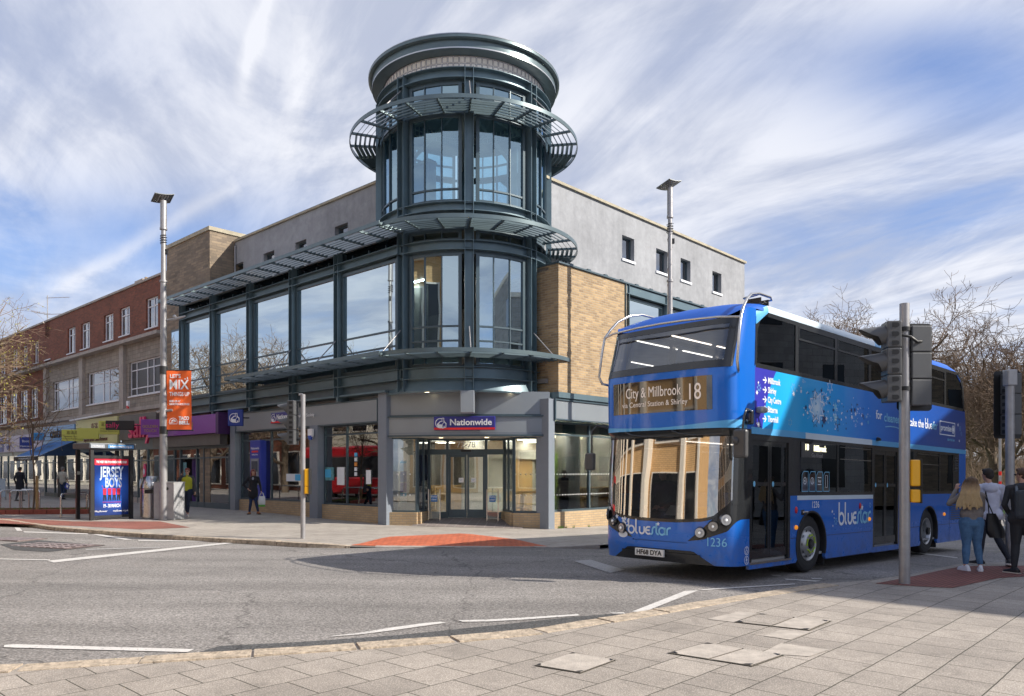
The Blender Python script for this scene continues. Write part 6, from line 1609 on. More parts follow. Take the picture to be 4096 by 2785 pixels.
for i in range(150):
    u = RS.random(); x = 2.2+u*2.6+RS.gauss(0, .1); z = 2.86+RS.gauss(0, .26)*(1-.55*u)
    if abs(z-2.86) > .43 or x < 1.6: continue
    mb.use(RS.choice((TX, TX, B_ltcy, B_cyan, B_navy))); r = RS.choice((.012, .016, .02, .028, .04, .05)); (starring if r > .035 and RS.random() < .5 else starfan)(mb, x, z, r, yt-.0005, RS.choice((5, 6, 7)), .48, RS.random()*6)
for x, z, r in ((.72, 3.02, .07), (.66, 2.94, .04), (.70, 3.10, .025), (1.84, 3.12, .09), (1.86, 3.02, .05), (1.97, 3.08, .02), (.72, 2.44, .05), (.66, 2.46, .02), (3.35, 1.04, .035), (3.42, .99, .02), (3.43, .92, .02), (3.5, .86, .08), (3.38, .78, .025), (5.02, 1.13, .06), (10.2, 2.98, .05), (10.35, 2.9, .07), (10.45, 2.78, .06), (10.3, 2.6, .04), (7.0, 1.0, .07), (6.95, .88, .03)):
    mb.use(TX if r < .06 else B_ltcy); (starring if r > .055 else starfan)(mb, x, z, r, yt-.0005, 6, .48, 1.)
bpart('star_decal', mb)
# small side fittings
M_amb = mat('amber_lens', (.8, .22, .01), .25, emit=(1, .35, .02), es=.25); M_rdl = mat('red_reflector', (.6, .02, .04), .3)
for x, z in ((1.98, .80), (4.98, .86), (9.25, .86)): mb = MB().use(M_amb); mb.ell((x, -.005, z), (.05, .03, .04), 10, 6); bpart('side_marker', mb)
for x, z in ((1.98, 1.09), (4.55, 1.12)): mb = MB().use(M_rdl); mb.ell((x, -.005, z), (.04, .02, .06), 10, 6); bpart('reflector', mb)
mb = MB().use(B_blk); mb.box(2.17, 2.28, -.004, -.001, 1.0, 1.09); mb.use(M_stain); mb.bbox(2.2, 2.38, -.03, -.004, 1.03, 1.065, .01); bpart('flap_handle', mb)
# side display and payment icons
mb = MB().use(MATS['display_glass']); mb.box(2.16, 3.52, .004, .008, 1.98, 2.25); o = bpart('side_display', mb)
text(o, '18', .15, (2.36, .0, 2.15), M_leda, 'route_number', ext=.001, width=.12, off=.003); text(o, 'Millbrook', .15, (2.86, .0, 2.14), M_leda, 'display_lettering', ext=.001, width=.48, off=.003); text(o, 'Go-Ahead', .1, (2.75, .0, 2.02), M_galv, 'lettering', ext=.001)
mb = MB()
for k in range(4):
    x = 2.18+k*.27; mb.use(MATS['display_glass']).prism([(x, 1.40), (x+.23, 1.40), (x+.23, 1.74), (x+.06, 1.74), (x, 1.68)], -.002, 0.004)
    mb.use(B_ltcy); 
    P_ = [(x, 1.40), (x+.23, 1.40), (x+.23, 1.74), (x+.06, 1.74), (x, 1.68), (x, 1.40)]
    for a, b in zip(P_, P_[1:]): stroke(mb, [a, b], .012, lambda q: (q[0], -.004, q[1]))
    mb.use(TX)
    if k in (0, 1): stroke(mb, arc(x+.11, 1.58, .055, 0, 360, 14), .012, lambda q: (q[0], -.004, q[1]))
    if k == 0: mb.add([(x+.08, -.004, 1.58), (x+.12, -.004, 1.55), (x+.12, -.004, 1.61)], [[0, 1, 2]])
    if k == 2:
        for z in (1.52, 1.64): stroke(mb, [(x+.05, z), (x+.19, z)], .012, lambda q: (q[0], -.004, q[1]))
    if k == 3: P_ = [(x+.08, 1.47), (x+.16, 1.47), (x+.16, 1.68), (x+.08, 1.68), (x+.08, 1.47)]; stroke(mb, P_, .012, lambda q: (q[0], -.004, q[1]))
o = bpart('payment_sticker', mb); text(o, 'key', .08, (2.84, -.005, 1.58), TX, 'lettering', ext=.001); text(o, '\u00a3', .08, (2.56, -.005, 1.58), TX, 'lettering', ext=.001)
# access symbols by the door
for z, k in ((.50, 0), (.355, 1)):
    pl = lambda q: fp(a2th((q[0]-1.25)/1.25), q[1], .008)
    mb = MB().use(TX); pl2 = lambda q: (.40+q[0]-.0, -.008, q[1])
    stroke(mb, arc(-.02, z, .062, 0, 360, 18), .01, pl2)
    if k: stroke(mb, [(-.02, z+.02), (-.02, z-.01)], .028, pl2); stroke(mb, [(-.035, z-.045), (-.02, z), (-.005, z-.045)], .010, pl2); stroke(mb, arc(-.02, z+.036, .006, 0, 360, 8), .012, pl2); stroke(mb, [(-.045, z), (-.02, z+.02), (.005, z)], .008, pl2)
    else: stroke(mb, arc(-.03, z-.018, .022, 100, 330, 10), .009, pl2); stroke(mb, [(-.02, z+.03), (-.02, z-.0), (.002, z-.002), (.012, z-.035)], .012, pl2); stroke(mb, arc(-.015, z+.042, .006, 0, 360, 8), .012, pl2)
    bpart('access_symbol', mb)
# wheels
M_tyre = mat('tyre_rubber', (.025, .025, .027), .8, bump=.3); M_rim = mat('silver_rim', (.42, .43, .44), .35, .7, var=.1); M_nut = mat('lime_nut_marker', (.42, .62, .03), .5)
def wheel(cx_, yy, sg, front):
    M = Matrix.Translation((cx_, yy, .50)) @ Matrix.Rotation(pi/2*sg, 4, 'X')      # axis along y; local +z points outwards
    def L(prof, m, n=40):
        mb = MB().use(m); mb.lathe(prof, n); mb.v = [tuple(M @ Vector(v)) for v in mb.v]; return mb
    o = L([(.30, -.26), (.45, -.27), (.49, -.24), (.495, -.13), (.49, -.03), (.46, .0), (.38, .012), (.30, .0), (.285, -.03)], M_tyre); t_ = bpart('wheel', o)
    if front: pr = [(.29, -.005), (.30, .008), (.285, .012), (.265, -.01), (.24, -.03), (.20, .02), (.17, .045), (.13, .05), (.10, .05), (.095, .02), (.0, .015)]
    else: pr = [(.29, -.005), (.30, .008), (.285, .012), (.265, -.01), (.24, -.06), (.22, -.17), (.10, -.18), (.09, -.1), (0, -.09)]
    r_ = bpart('rim', L(pr, M_rim), par=t_)
    h = MB().use(B_blk); zd = .0 if front else -.05
    for k in range(10):
        a = k*pi/5; c_ = Vector((cos(a)*.222, sin(a)*.222, .004 if front else -.12)); pts = [M @ (c_+Vector((cos(a+b)*.024, sin(a+b)*.024, 0))) for b in [i*pi/5 for i in range(10)]]; h.add(pts, [list(range(10))])
    hub = MB().use(M_tyre); hub.lathe([(.085, .02), (.08, .07), (.05, .08), (0, .08)], 16); h.add([tuple(M @ Vector(v)) for v in hub.v], hub.f, True); bpart('hub', h, par=t_)
    if front:
        nn = MB().use(M_nut)
        for k in range(10):
            a = k*pi/5+.1; nn.tube(M @ Vector((cos(a)*.15, sin(a)*.15, .04)), M @ Vector((cos(a)*.15, sin(a)*.15, .068)), .016, .014, 8)
            if k % 2 == 0: b_ = a+pi/5; nn.tube(M @ Vector((cos(a)*.15, sin(a)*.15, .058)), M @ Vector((cos(b_)*.15, sin(b_)*.15, .058)), .008, .008, 5)
        bpart('nut_marker', nn, par=t_)
wheel(2.55, .06, 1, True); wheel(8.26, .06, 1, False); wheel(2.55, 2.44, -1, True); wheel(8.26, 2.44, -1, False)
mb = MB().use(B_rub); mb.box(3.2, 3.23, .08, .4, .1, .42); mb.box(8.95, 8.98, .08, .4, .1, .42); bpart('mud_flap', mb)
# rails, mirrors, wipers
for sg, y0 in ((-1, .0), (1, 2.5)):
    P_ = [(.10, y0+sg*.0, 3.20), (.0, y0+sg*.06, 3.22), (-.06, y0+sg*.08, 3.34), (.0, y0+sg*.07, 3.75), (.06, y0+sg*.06, 4.02), (.18, y0+sg*.03, 4.18), (.34, y0, 4.34), (.58, y0-sg*.06, 4.47), (.9, y0-sg*.1, 4.54), (1.25, y0-sg*.1, 4.54)]
    mb = MB().use(M_stain); mb.path(P_, .022, 8)
    if sg < 0: mb.path([(1.25, .10, 4.54), (1.3, .1, 4.50), (1.3, .38, 4.50), (.95, .40, 4.52), (.9, .12, 4.53)], .018, 6); mb.use(B_blk); mb.box(.98, 1.0, .12, .38, 4.40, 4.5); mb.box(1.22, 1.24, .12, .38, 4.40, 4.5)
    bpart('branch_deflector', mb)
mb = MB().use(M_stain); mb.path([(.06, -.06, 4.02), (-.08, .25, 4.04), (-.14, .8, 4.055), (-.15, 1.25, 4.06), (-.14, 1.7, 4.055), (-.08, 2.25, 4.04), (.06, 2.56, 4.02)], .018); bpart('cross_rail', mb)
mb = MB().use(B_blk); mb.path([(.35, -.02, 2.60), (.2, -.16, 2.62), (-.04, -.22, 2.62), (-.10, -.22, 2.5), (-.10, -.18, 2.2)], .018, 6); mb.path([(.35, -.02, 2.46), (.1, -.16, 2.46), (-.03, -.2, 2.46)], .016, 6); mb.bbox(.30, .38, -.12, .0, 2.42, 2.64, .02); o = bpart('mirror_arm', mb)
mb = MB().use(mat('mirror_shell', (.06, .06, .062), .45)); mb.bbox(-.15, -.05, -.28, -.06, 1.90, 2.32, .035); mb.ell((-.15, -.12, 2.15), (.05, .05, .06)); bpart('mirror', mb)
mb = MB().use(B_blk); mb.path([(.15, 2.5, 2.45), (-.05, 2.62, 2.50), (-.12, 2.68, 2.4), (-.12, 2.68, 1.85)], .016, 6); bpart('mirror_arm', mb)
mb = MB().use(MATS['mirror_shell']); mb.bbox(-.17, -.09, 2.60, 2.80, 1.72, 2.02, .03); bpart('mirror', mb)
mb = MB().use(M_galv); mb.bbox(.62, .80, -.12, -.0, 2.62, 2.72, .03); mb.ell((.75, -.10, 2.67), (.04, .04, .04)); bpart('side_camera', mb)
for yy, y2 in ((1.9, .95), (1.0, .12)):
    mb = MB().use(B_blk); z = 2.27; mb.path([(-.16, yy, 2.34), (-.18, yy-.15, 2.29), (-.17, yy-.45, 2.25)], .014, 6); mb.path([(-.16, yy+.1, 2.25), (-.165, yy-.4, 2.26), (-.13, y2, 2.27)], .010, 5); bpart('wiper', mb)
# interior
mb = MB().use(B_int); mb.box(.3, 10.6, .06, 2.44, .30, .34); mb.box(.62, 10.6, .06, 2.44, 2.31, 2.39); mb.use(B_intl); mb.box(.75, 10.2, .15, 2.35, 4.2, 4.22); mb.use(B_int); mb.box(10.5, 10.55, .1, 2.4, .3, 4.1); mb.use(B_int); mb.box(.45, .47, .1, 2.4, 2.4, 3.3)
bpart('deck_floor', mb)
mb = MB().use(B_blk); fpatch(mb, -.9, .9, lambda a: .9, lambda a: 1.0, -.12, rows=1); mb.box(.12, .5, .35, 2.3, .98, 1.02); mb.bbox(.35, .85, 1.3, 2.35, .4, 1.05, .05); mb.box(.9, .93, 1.25, 2.4, .34, 2.1); bpart('dashboard', mb)
mb = MB().use(mat('card_white', (.75, .75, .75), .5)); mb.add([(.02, 1.25, 1.0), (.02, 1.05, 1.0), (.12, 1.02, 1.16), (.12, 1.2, 1.16)], [[0, 1, 2, 3]]); bpart('duty_card', mb)
M_moq = mat('seat_moquette', (.03, .06, .28), .9, var=.4, vscale=30); M_rail = mat('yellow_rail', (.35, .36, .38), .4, .5)
def seat(x, y, z):
    mb = MB().use(M_moq); mb.bbox(x-.02, x+.40, y, y+.86, z+.38, z+.48, .03); mb.bbox(x+.36, x+.46, y, y+.42, z+.45, z+1.02, .04); mb.bbox(x+.36, x+.46, y+.44, y+.86, z+.45, z+1.02, .04); mb.use(B_int).box(x+.1, x+.3, y+.3, y+.6, z, z+.38); s_ = bpart('seat', mb)
    r_ = MB().use(M_rail); r_.path([(x+.42, y+.06, z+.9), (x+.42, y+.08, z+1.08), (x+.42, y+.36, z+1.08), (x+.42, y+.38, z+.9)], .015, 5); bpart('grab_rail', r_, par=s_)
for k in range(11):
    seat(1.2+k*.82, .12, 2.4)
    if k not in (1, 2): seat(1.2+k*.82, 1.52, 2.4)
for k in range(4): seat(6.6+k*.85, .12, .55); seat(6.6+k*.85, 1.52, .55)
seat(3.9, 1.5, .34); seat(4.7, 1.5, .34); seat(2.9, .14, .5)
mb = MB().use(M_rail)
for x in (1.9, 3.6, 5.1, 6.55): mb.tube((x, .55 if x > 2 else 1.2, .34), (x, .55 if x > 2 else 1.2, 2.3), .017)
for x in (2.4, 4.9, 7.3): mb.tube((x, 1.05, 2.4), (x, 1.05, 4.2), .017)
bpart('stanchion', mb)
mb = MB().use(mat('bus_strip_light', (1, .9, .8), .5, emit=(1, .85, .7), es=2.2))
for yy in (.4, 2.08):
    for k in range(6): mb.box(1.4+k*1.5, 2.7+k*1.5, yy, yy+.025, 4.185, 4.198); mb.box(1.9+k*1.45, 3.1+k*1.45, yy, yy+.04, 2.285, 2.298)
bpart('strip_light', mb)

# ================================================================== STREET FURNITURE
def fpole(px, py, zo): v = gp(px, py, zo); return v
def vent(mb, x, z, y, s=1.):
    pts = [(x-.045*s, z-.035*s), (x+.02*s, z-.035*s)]+[(x+.02*s+.035*s*cos(radians(a)), z+.035*s*sin(radians(a))) for a in range(-75, 90, 15)]+[(x+.02*s, z+.035*s), (x-.045*s, z+.035*s)]
    mb.prism(pts, y-.003, y)
M_sig = mat('signal_grey_black', (.085, .088, .092), .42, var=.12); M_sigd = mat('signal_dark', (.012, .013, .015), .5)
M_yel = mat('amber_yellow_box', (.85, .42, .01), .35, var=.03)
def signal_head(par, loc, rz, board=False, hgt=1.2, name='signal_head'):
    o = bpy.data.objects.new(name, None); COL.objects.link(o); o.parent = par; o.location = loc; o.rotation_euler = (0, 0, rz); WO[o.name] = (0, 0, 0)
    s = hgt/1.2
    mb = MB()
    for k in range(3): mb.bbox(-.10*s, .10*s, -.15*s, .15*s, (.4*k+.006)*s, (.4*k+.394)*s, .015*s)
    mb.box(-.075*s, .07*s, -.13*s, .13*s, .02*s, 1.18*s)
    h = mb.build('housing', o, mat=M_sig)
    mb = MB().use(M_sigd)
    for k in range(9):
        for sy in (-.151, .154): vent(mb, .01*s, (.067+.133*k)*s, sy*s, s)
    mb.build('vent', o)
    for k in range(3):
        mb = MB().use(M_sig); zc = (.2+.4*k)*s; rows = []
        for a in range(-60, 241, 12):
            t_ = radians(a); L = (.13+.24*max(0, sin(t_))**.7)*s if sin(t_) > 0 else .13*s*(1-.6*abs(sin(t_)))
            rows.append([(-.09*s, cos(t_)*.145*s, zc+sin(t_)*.145*s), (-.09*s-L, cos(t_)*.128*s, zc+sin(t_)*.128*s-.03*s)])
        mb.grid(rows, True); mb.grid([[(x+.004, y*.96, z) for x, y, z in r] for r in rows], True, flip=True); mb.build('visor', o)
        mb = MB().use(M_sigd); mb.tube((-.10*s, 0, zc), (-.112*s, 0, zc), .11*s, .10*s, 16); mb.build('lens', o)
    if board:
        mb = MB(); 
        pts = []
        for cx_, cz_, a0 in ((.21, 1.20, 0), (-.21, 1.20, 90), (-.21, 0, 180), (.21, 0, 270)):
            for i in range(5): pts.append(((cx_+.06*cos(radians(a0+i*22.5)))*s, (cz_+.06*sin(radians(a0+i*22.5)))*s))
        mb.prism(pts, -.115*s, -.105*s, ax='x'); mb.build('backing_board', o, mat=M_sigd)
    return o
def push_box(par, loc, w_, h_, rz=0):
    mb = MB(); mb.bbox(-.0, w_, -.09, .09, 0, h_, .02); o = mb.build('push_button_box', par, mat=M_yel, loc=loc, rot=(0, 0, rz))
    q = MB().use(M_black); q.bbox(w_-.0, w_+.02, -.10, .10, -.01, h_+.01, .008); q.build('front_plate', o)
# near signal
b = gp(3618, 2336, .06); Yp = b.y
T = thing('traffic_signal', 'tall grey signal pole with two black heads and yellow boxes, nearest the camera', 'traffic light', tuple(b))
zt = 1.7+(1887-1215)*Yp/F-b.z; r = 20.5/F*Yp
mb = MB().use(M_galv); mb.tube((0, 0, -.1), (0, 0, zt-.8), r*1.02, r*.98, 24); mb.tube((0, 0, zt-.8), (0, 0, zt), r*.9, r*.9, 24); part('pole', T, mb)
zh = 1.7+(1887-1612)*Yp/F-b.z
x1 = (3558-3618)/F*Yp
signal_head(T, (x1, -.05, zh), radians(-8), hgt=1.19)
signal_head(T, ((3676-3618)/F*Yp, .02, zh-.05), radians(-88), True, 1.19)
mb = MB().use(M_black)
for z in (zh+.12, zh+1.0): mb.box(x1+.05, 0, -.03, .03, z, z+.2); mb.tube((0, 0, z+.06), (0, 0, z+.12), r*1.15, r*1.15, 20); mb.tube((0, 0, z+.1), (.2, .02, z+.1), .025)
mb.path([(x1+.06, -.12, zh+1.0), (.0, -.18, zh+.95), (.1, -.16, zh+.88), (.22, -.06, zh+.9)], .022, 6); part('bracket', T, mb)
zy = lambda py: 1.7+(1887-py)*Yp/F-b.z
push_box(T, (r*.8, 0, zy(1945)), 37/F*Yp, zy(1840)-zy(1945)); push_box(T, (r*.8, 0, zy(2010)), 37/F*Yp, zy(1958)-zy(2010))
# far left signal
b = gp(1212, 2154, .1); Yp = b.y
T = thing('traffic_signal', 'slim signal pole with one black head on the kerb before the glass building', 'traffic light', tuple(b))
zt = 1.7+(1887-1578)*Yp/F-b.z; r = .057
mb = MB().use(M_galv); mb.tube((0, 0, -.1), (0, 0, zt), r, r, 16); part('pole', T, mb)
zh = 1.7+(1887-1780)*Yp/F-b.z; hh = (1780-1603)/F*Yp
signal_head(T, (-.24, .0, zh), radians(-12), hgt=hh)
mb = MB().use(M_black)
for z in (zh+.1, zh+1.0): mb.box(-.16, 0, -.02, .02, z, z+.05)
mb.use(M_galv).bbox(-.1, .0, -.03, .03, zt-.03, zt+.02, .01); part('bracket', T, mb)
push_box(T, (.05, 0, 1.7+(1887-1946)*Yp/F-b.z), .11, .42); push_box(T, (.05, 0, 1.7+(1887-1976)*Yp/F-b.z), .11, .18)
# right-hand signal
b = gp(4040, 2266, .06); Yp = b.y
T = thing('traffic_signal', 'grey signal pole with dark backing board behind the people at the right edge', 'traffic light', tuple(b))
zt = 1.7+(1887-1480)*Yp/F-b.z; r = .075
mb = MB().use(M_galv); mb.tube((0, 0, -.1), (0, 0, zt-.3), r, r, 20); mb.bbox(-.09, .09, -.09, .09, zt-.3, zt, .02); part('pole', T, mb)
zh = 1.7+(1887-1740)*Yp/F-b.z
signal_head(T, (.13, .17, zh), radians(-90), True, 1.16)
# lamp posts
def lamppost(label, b, zt, base_r, wrap=False):
    T = thing('street_lamp', label, 'street lamp', tuple(b)); h = zt-b.z
    mb = MB().use(M_galv)
    mb.tube((0, 0, 0), (0, 0, 3.9), base_r, base_r*.96, 20); mb.tube((0, 0, 3.9), (0, 0, 7.5), base_r*.86, base_r*.74, 20); mb.tube((0, 0, 7.5), (0, 0, h-1.1), base_r*.68, base_r*.62, 18); mb.tube((0, 0, h-1.1), (0, 0, h-.22), base_r*.85, base_r*.85, 18)
    for z in (3.9, 7.5, h-1.1): mb.tube((0, 0, z-.03), (0, 0, z+.03), base_r*.98, base_r*.98, 18)
    if wrap: mb.path([(cos(a*.5)*(.085-.00008*a), sin(a*.5)*(.085-.00008*a), 4+a*.036) for a in range(0, 140)], .008, 4)
    part('pole', T, mb)
    mb = MB().use(M_black); mb.path([(cos(a)*.1, sin(a)*.1, h-1.6+.012*a) for a in range(0, 26)], .012, 4); mb.box(.05, .13, -.04, .04, h-1.9, h-1.75); part('cable', T, mb)
    mb = MB().use(mat('lamp_head_grey', (.16, .17, .17), .5, .3))
    n = 8; rows = []
    for j in range(n+1):
        row = []
        for i in range(n+1):
            u, v = i/n-.5, j/n-.5; row.append((u*.58, v*.54, .03*(abs(u)*2)**2))
        rows.append(row)
    mb.grid(rows, True); mb.grid([[(x, y, z+.022) for x, y, z in r_] for r_ in rows], True)
    edge = [rows[0][i] for i in range(n+1)]+[rows[j][n] for j in range(1, n+1)]+[rows[n][i] for i in range(n-1, -1, -1)]+[rows[j][0] for j in range(n-1, 0, -1)]
    L = len(edge); mb.add(edge+[(x, y, z+.022) for x, y, z in edge], [[i, (i+1) % L, L+(i+1) % L, L+i] for i in range(L)])
    mb.use(M_letterw)
    for i in range(6):
        for j in range(6):
            u, v = (i+.5)/6-.5, (j+.5)/6-.5; c_ = (u*.50, v*.46, .03*(abs(u)*2)**2-.004); mb.add([(c_[0]+.02*cos(k*pi/3), c_[1]+.02*sin(k*pi/3), c_[2]) for k in range(6)], [list(range(6))[::-1]])
    hd = part('lamp_head', T, mb, loc=(-.02, 0, h-.16), rot=(radians(-14), radians(-8), radians(40)))
    mb = MB().use(M_galv); mb.tube((0, 0, h-.25), (-.02, 0, h-.14), .05, .04); part('neck', T, mb)
    return T
bl = gp(654, 2080, .1); zt_ = 1.7+(1887-776)*bl.y/F
TL = lamppost('tall lamp post with orange banner rising from a grey cabinet on the left pavement', bl, zt_, .115)
mb = MB().use(M_black)
k_ = bl.y/F; zB1, zB0 = 1.7+(1887-1484)*k_-bl.z, 1.7+(1887-1719)*k_-bl.z
for z in (zB1+.02, zB0-.02): mb.tube((0, 0, z-.12), (0, 0, z+.12), .125, .125, 18); mb.tube((.1, 0, z), (.95, 0, z), .018)
part('banner_arm', TL, mb)
mb = MB().use(M_galv); z_ = 1.7+(1887-1645)*k_-bl.z; mb.tube((-.2, 0, z_-.03), (.3, -.05, z_+.03), .04); mb.path([(.1, 0, zB1+1.6), (.35, 0, zB1+1.62), (.7, 0, zB1+1.72)], .035, rs=[.03, .05, .03]); mb.ell((.35, 0, zB1+1.7), (.06, .06, .07)); part('bracket', TL, mb)
# banner
bw0, bw1 = (669-654)*k_, (766-654)*k_
BN = thing('banner', 'orange food advertising banner hanging from the left lamp post', 'banner', (bl.x+(bw0+bw1)/2, bl.y-.02, bl.z+zB0), radians(2))
W_ = bw1-bw0; H_ = zB1-zB0
mb = MB().use(mat('orange_vinyl', (.80, .13, .02), .55, var=.06, vscale=2)); rows = [[(-W_/2+W_*i/8, .02*sin(i*.9+j*.5), H_*j/10) for i in range(9)] for j in range(11)]; mb.grid(rows, True); mb.grid([[(x, y+.004, z) for x, y, z in r_] for r_ in rows], True, flip=True)
part('cloth', BN, mb)
def bt(s_, size, x, z, wd, nm='lettering', **k): return text(BN, s_, size, (x, -.026, z), M_letterw, nm, ext=.001, width=wd, **k)
bt("LET'S", .16, -.11, H_*.905, .33, off=.005); bt('MIX', .42, -.0, H_*.755, .60, off=.008); bt('THINGS UP', .17, .02, H_*.60, .62, off=.005); bt('FIND US AT', .085, -.12, H_*.48, .34, off=.003); bt('HANOVER BUILDINGS', .085, .02, H_*.43, .62, off=.003)
bt('TACO', .15, .16, H_*.19, .32, off=.008); bt('BELL', .15, .16, H_*.115, .32, off=.008)
mb = MB().use(M_letterw); c_ = (-.17, H_*.145); pl = lambda q: (q[0], -.027, q[1])
stroke(mb, arc(c_[0], c_[1]-.03, .12, 180, 0, 14)+[(c_[0]+.12, c_[1]-.09), (c_[0]-.12, c_[1]-.09), (c_[0]-.12, c_[1]-.03)], .016, pl); stroke(mb, arc(c_[0]+.01, c_[1]-.03, .06, 170, 10, 10), .035, pl); stroke(mb, [(c_[0]-.09, c_[1]-.06), (c_[0]+.06, c_[1]-.01)], .02, pl); part('bell_logo', BN, mb)
mb = MB().use(M_letterw); mb.add([(.2+.03*cos(i), -.027, H_*.86+.018*sin(i)) for i in [k*pi/4 for k in range(8)]], [list(range(8))]); mb.add([(.27+.02*cos(i), -.027, H_*.875+.04*sin(i)) for i in [k*pi/4 for k in range(8)]], [list(range(8))]); part('drop_mark', BN, mb)
# right lamp post
Yr = 23.2; Xr = (2680-2048)/F*Yr; br = Vector((Xr, Yr, G(Xr, Yr)+.1))
lamppost('tall lamp post with cable spiralling round it, standing behind the bus', br, 1.7+(1887-722)*Yr/F, .10, True)
# cabinet at foot of lamp post
b = gp(675, 2078, .1)
T = thing('utility_cabinet', 'grey concrete cabinet round the foot of the left lamp post', 'cabinet', (b.x+.0, b.y+.05, b.z), radians(-12))
mb = MB(); mb.bbox(-.36, .36, -.28, .28, 0, 1.16, .012); mb.box(-.35, -.342, -.2, .2, .1, 1.0); part('casing', T, mb, M_alum)
mb = MB().use(mat('lid_grey', (.30, .30, .30), .6)); mb.bbox(-.37, .37, -.29, .29, 1.161, 1.19, .01); part('lid', T, mb)
mb = MB().use(M_black); mb.tube((.12, -.283, .98), (.12, -.295, .98), .05, .05, 16); part('lock', T, mb)
# litter bin
b = gp(597, 2072, .1)
T = thing('litter_bin', 'round brushed steel litter bin with dark slot beside the cabinet', 'litter bin', tuple(b), 0)
mb = MB(); n = 32; rb = .275
rows = []
for z0 in (0.04, .95): rows.append([(cos(2*pi*i/n)*rb, sin(2*pi*i/n)*rb, z0) for i in range(n+1)])
mb.grid(rows, True); mb.lathe([(.22, 0), (.22, .05), (rb, .05)], 28); part('drum', T, mb, M_stain)
mb = MB(); rows = []
top = lambda x: 1.18+.17*min(1, max(0, (x+.28)/.3))**.6
for q in (0, 1): rows.append([(cos(2*pi*i/n)*(rb+.008), sin(2*pi*i/n)*(rb+.008), .965 if q == 0 else top(cos(2*pi*i/n)*rb)) for i in range(n+1)])
rows.append([(cos(2*pi*i/n)*rb*.3, sin(2*pi*i/n)*rb*.3, top(cos(2*pi*i/n)*rb*.3)+.01) for i in range(n+1)]); rows.append([(0, 0, top(0)+.01)]*(n+1))
mb.grid(rows, True); part('hood', T, mb, M_stain)
mb = MB().use(M_sigd); mb.box(-.02, .20, -.287, -.18, .80, .93); mb.lathe([(rb-.005, .94), (rb-.005, .97)], 24); part('slot', T, mb)
# telephone kiosk with poster
b0, b1 = gp(366, 2082, .1), gp(524, 2074, .1); c = (b0+b1)/2; an = atan2(b1.y-b0.y, b1.x-b0.x); W_ = (b1-b0).length
T = thing('phone_kiosk', 'black telephone kiosk carrying a large blue theatre poster', 'kiosk', (c.x, c.y, c.z), an)
kk = c.y/F; zf_ = lambda py: 1.7+(1887-py)*kk-c.z
mb = MB().use(M_black)
for x in (-W_/2, W_/2): 
    for y in (0, .9): mb.box(x-.05, x+.05, y-.05, y+.05, 0, zf_(1800))
mb.box(-W_/2, W_/2, .85, .9, .1, zf_(1835)) if 0 else None
part('post', T, mb)
mb = MB().use(mat('kiosk_roof', (.09, .10, .11), .45)); mb.bbox(-W_/2-.12, W_/2+.12, -.12, 1.0, zf_(1797), zf_(1774), .03); part('roof', T, mb)
mb = MB().use(mat('kiosk_blue_sign', (.08, .28, .58), .4)); mb.box(-.17, .63, -.135, -.121, zf_(1794), zf_(1780)); mb.use(mat('kiosk_grey_sign', (.35, .38, .42), .4)); mb.box(-W_/2-.08, -W_/2+.34, -.135, -.121, zf_(1794), zf_(1780)); o = part('roof_sign', T, mb)
text(o, 'infocus-media.org.uk', .085, (.23, -.14, zf_(1787)), M_letterw, ext=.001, width=.7, off=.002); text(o, 'TELEPHONE', .06, (-W_/2+.13, -.14, zf_(1787)), M_letterw, ext=.001, width=.3)
zp0, zp1 = zf_(2068), zf_(1828)
mb = MB().use(M_black); mb.box(-W_/2+.05, W_/2-.05, -.03, .04, zp0-.02, zp0+.05); mb.box(-W_/2+.05, W_/2-.05, -.03, .04, zp1-.05, zp1+.04); mb.box(-W_/2+.05, W_/2-.05, .0, .04, zp0+.05, zp1-.05); part('poster_frame', T, mb)
def poster_fn(t, b_, tcn, r_):
    sep = nd(t, 'ShaderNodeSeparateXYZ', [(0, tcn.outputs['Object'])])
    d1 = nd(t, 'ShaderNodeVectorMath', [(0, tcn.outputs['Object']), (1, (.05, 0, .95))], operation='DISTANCE')
    m_ = nd(t, 'ShaderNodeMapRange', [(0, d1.outputs['Value']), (1, .1), (2, .8), (3, 1.), (4, 0.)], interpolation_type='SMOOTHSTEP')
    mx_ = nd(t, 'ShaderNodeMix', [(0, m_.outputs[0]), (6, (.008, .03, .16, 1)), (7, (.03, .16, .75, 1))], data_type='RGBA'); t.links.new(mx_.outputs[2], b_.inputs['Base Color'])
mb = MB().use(mat('poster_blue', (.02, .1, .5), .25, coat=.5, fn=poster_fn)); hw = W_/2-.09; mb.box(-hw, hw, -.006, -.001, zp0+.06, zp1-.06); P_ = part('poster', T, mb)
mb = MB().use(mat('poster_red', (.62, .02, .05), .4)); mb.box(-hw, hw, -.010, -.007, zp1-.26, zp1-.065); part('poster_banner', T, mb)
M_let2 = mat('silver_blue_letter', (.52, .62, .78), .4, var=.25, vscale=9)
pt = lambda s_, sz, x, z, wd, m_=M_letterw, **k: text(T, s_, sz, (x, -.012, z), m_, 'poster_lettering', ext=.001, width=wd, **k)
PH = zp1-zp0
pt('THE WEST END PHENOMENON RETURNS!', .1, 0, zp1-.165, hw*1.8, off=.004)
text(T, 'JERSEY', .44, (0.0, -.012, zp0+PH*.74), M_let2, 'poster_lettering', ext=.001, off=.012, width=hw*1.42); text(T, 'BOYS', .42, (.05, -.012, zp0+PH*.565), M_let2, 'poster_lettering', ext=.001, off=.012, width=hw*.98)
pt('19 - 30 MARCH', .15, .0, zp0+PH*.185, hw*1.0, off=.004); pt('Mayflower', .075, -.33, zp0+PH*.10, .38); pt('mayflower.org.uk', .08, .28, zp0+PH*.10, .48)
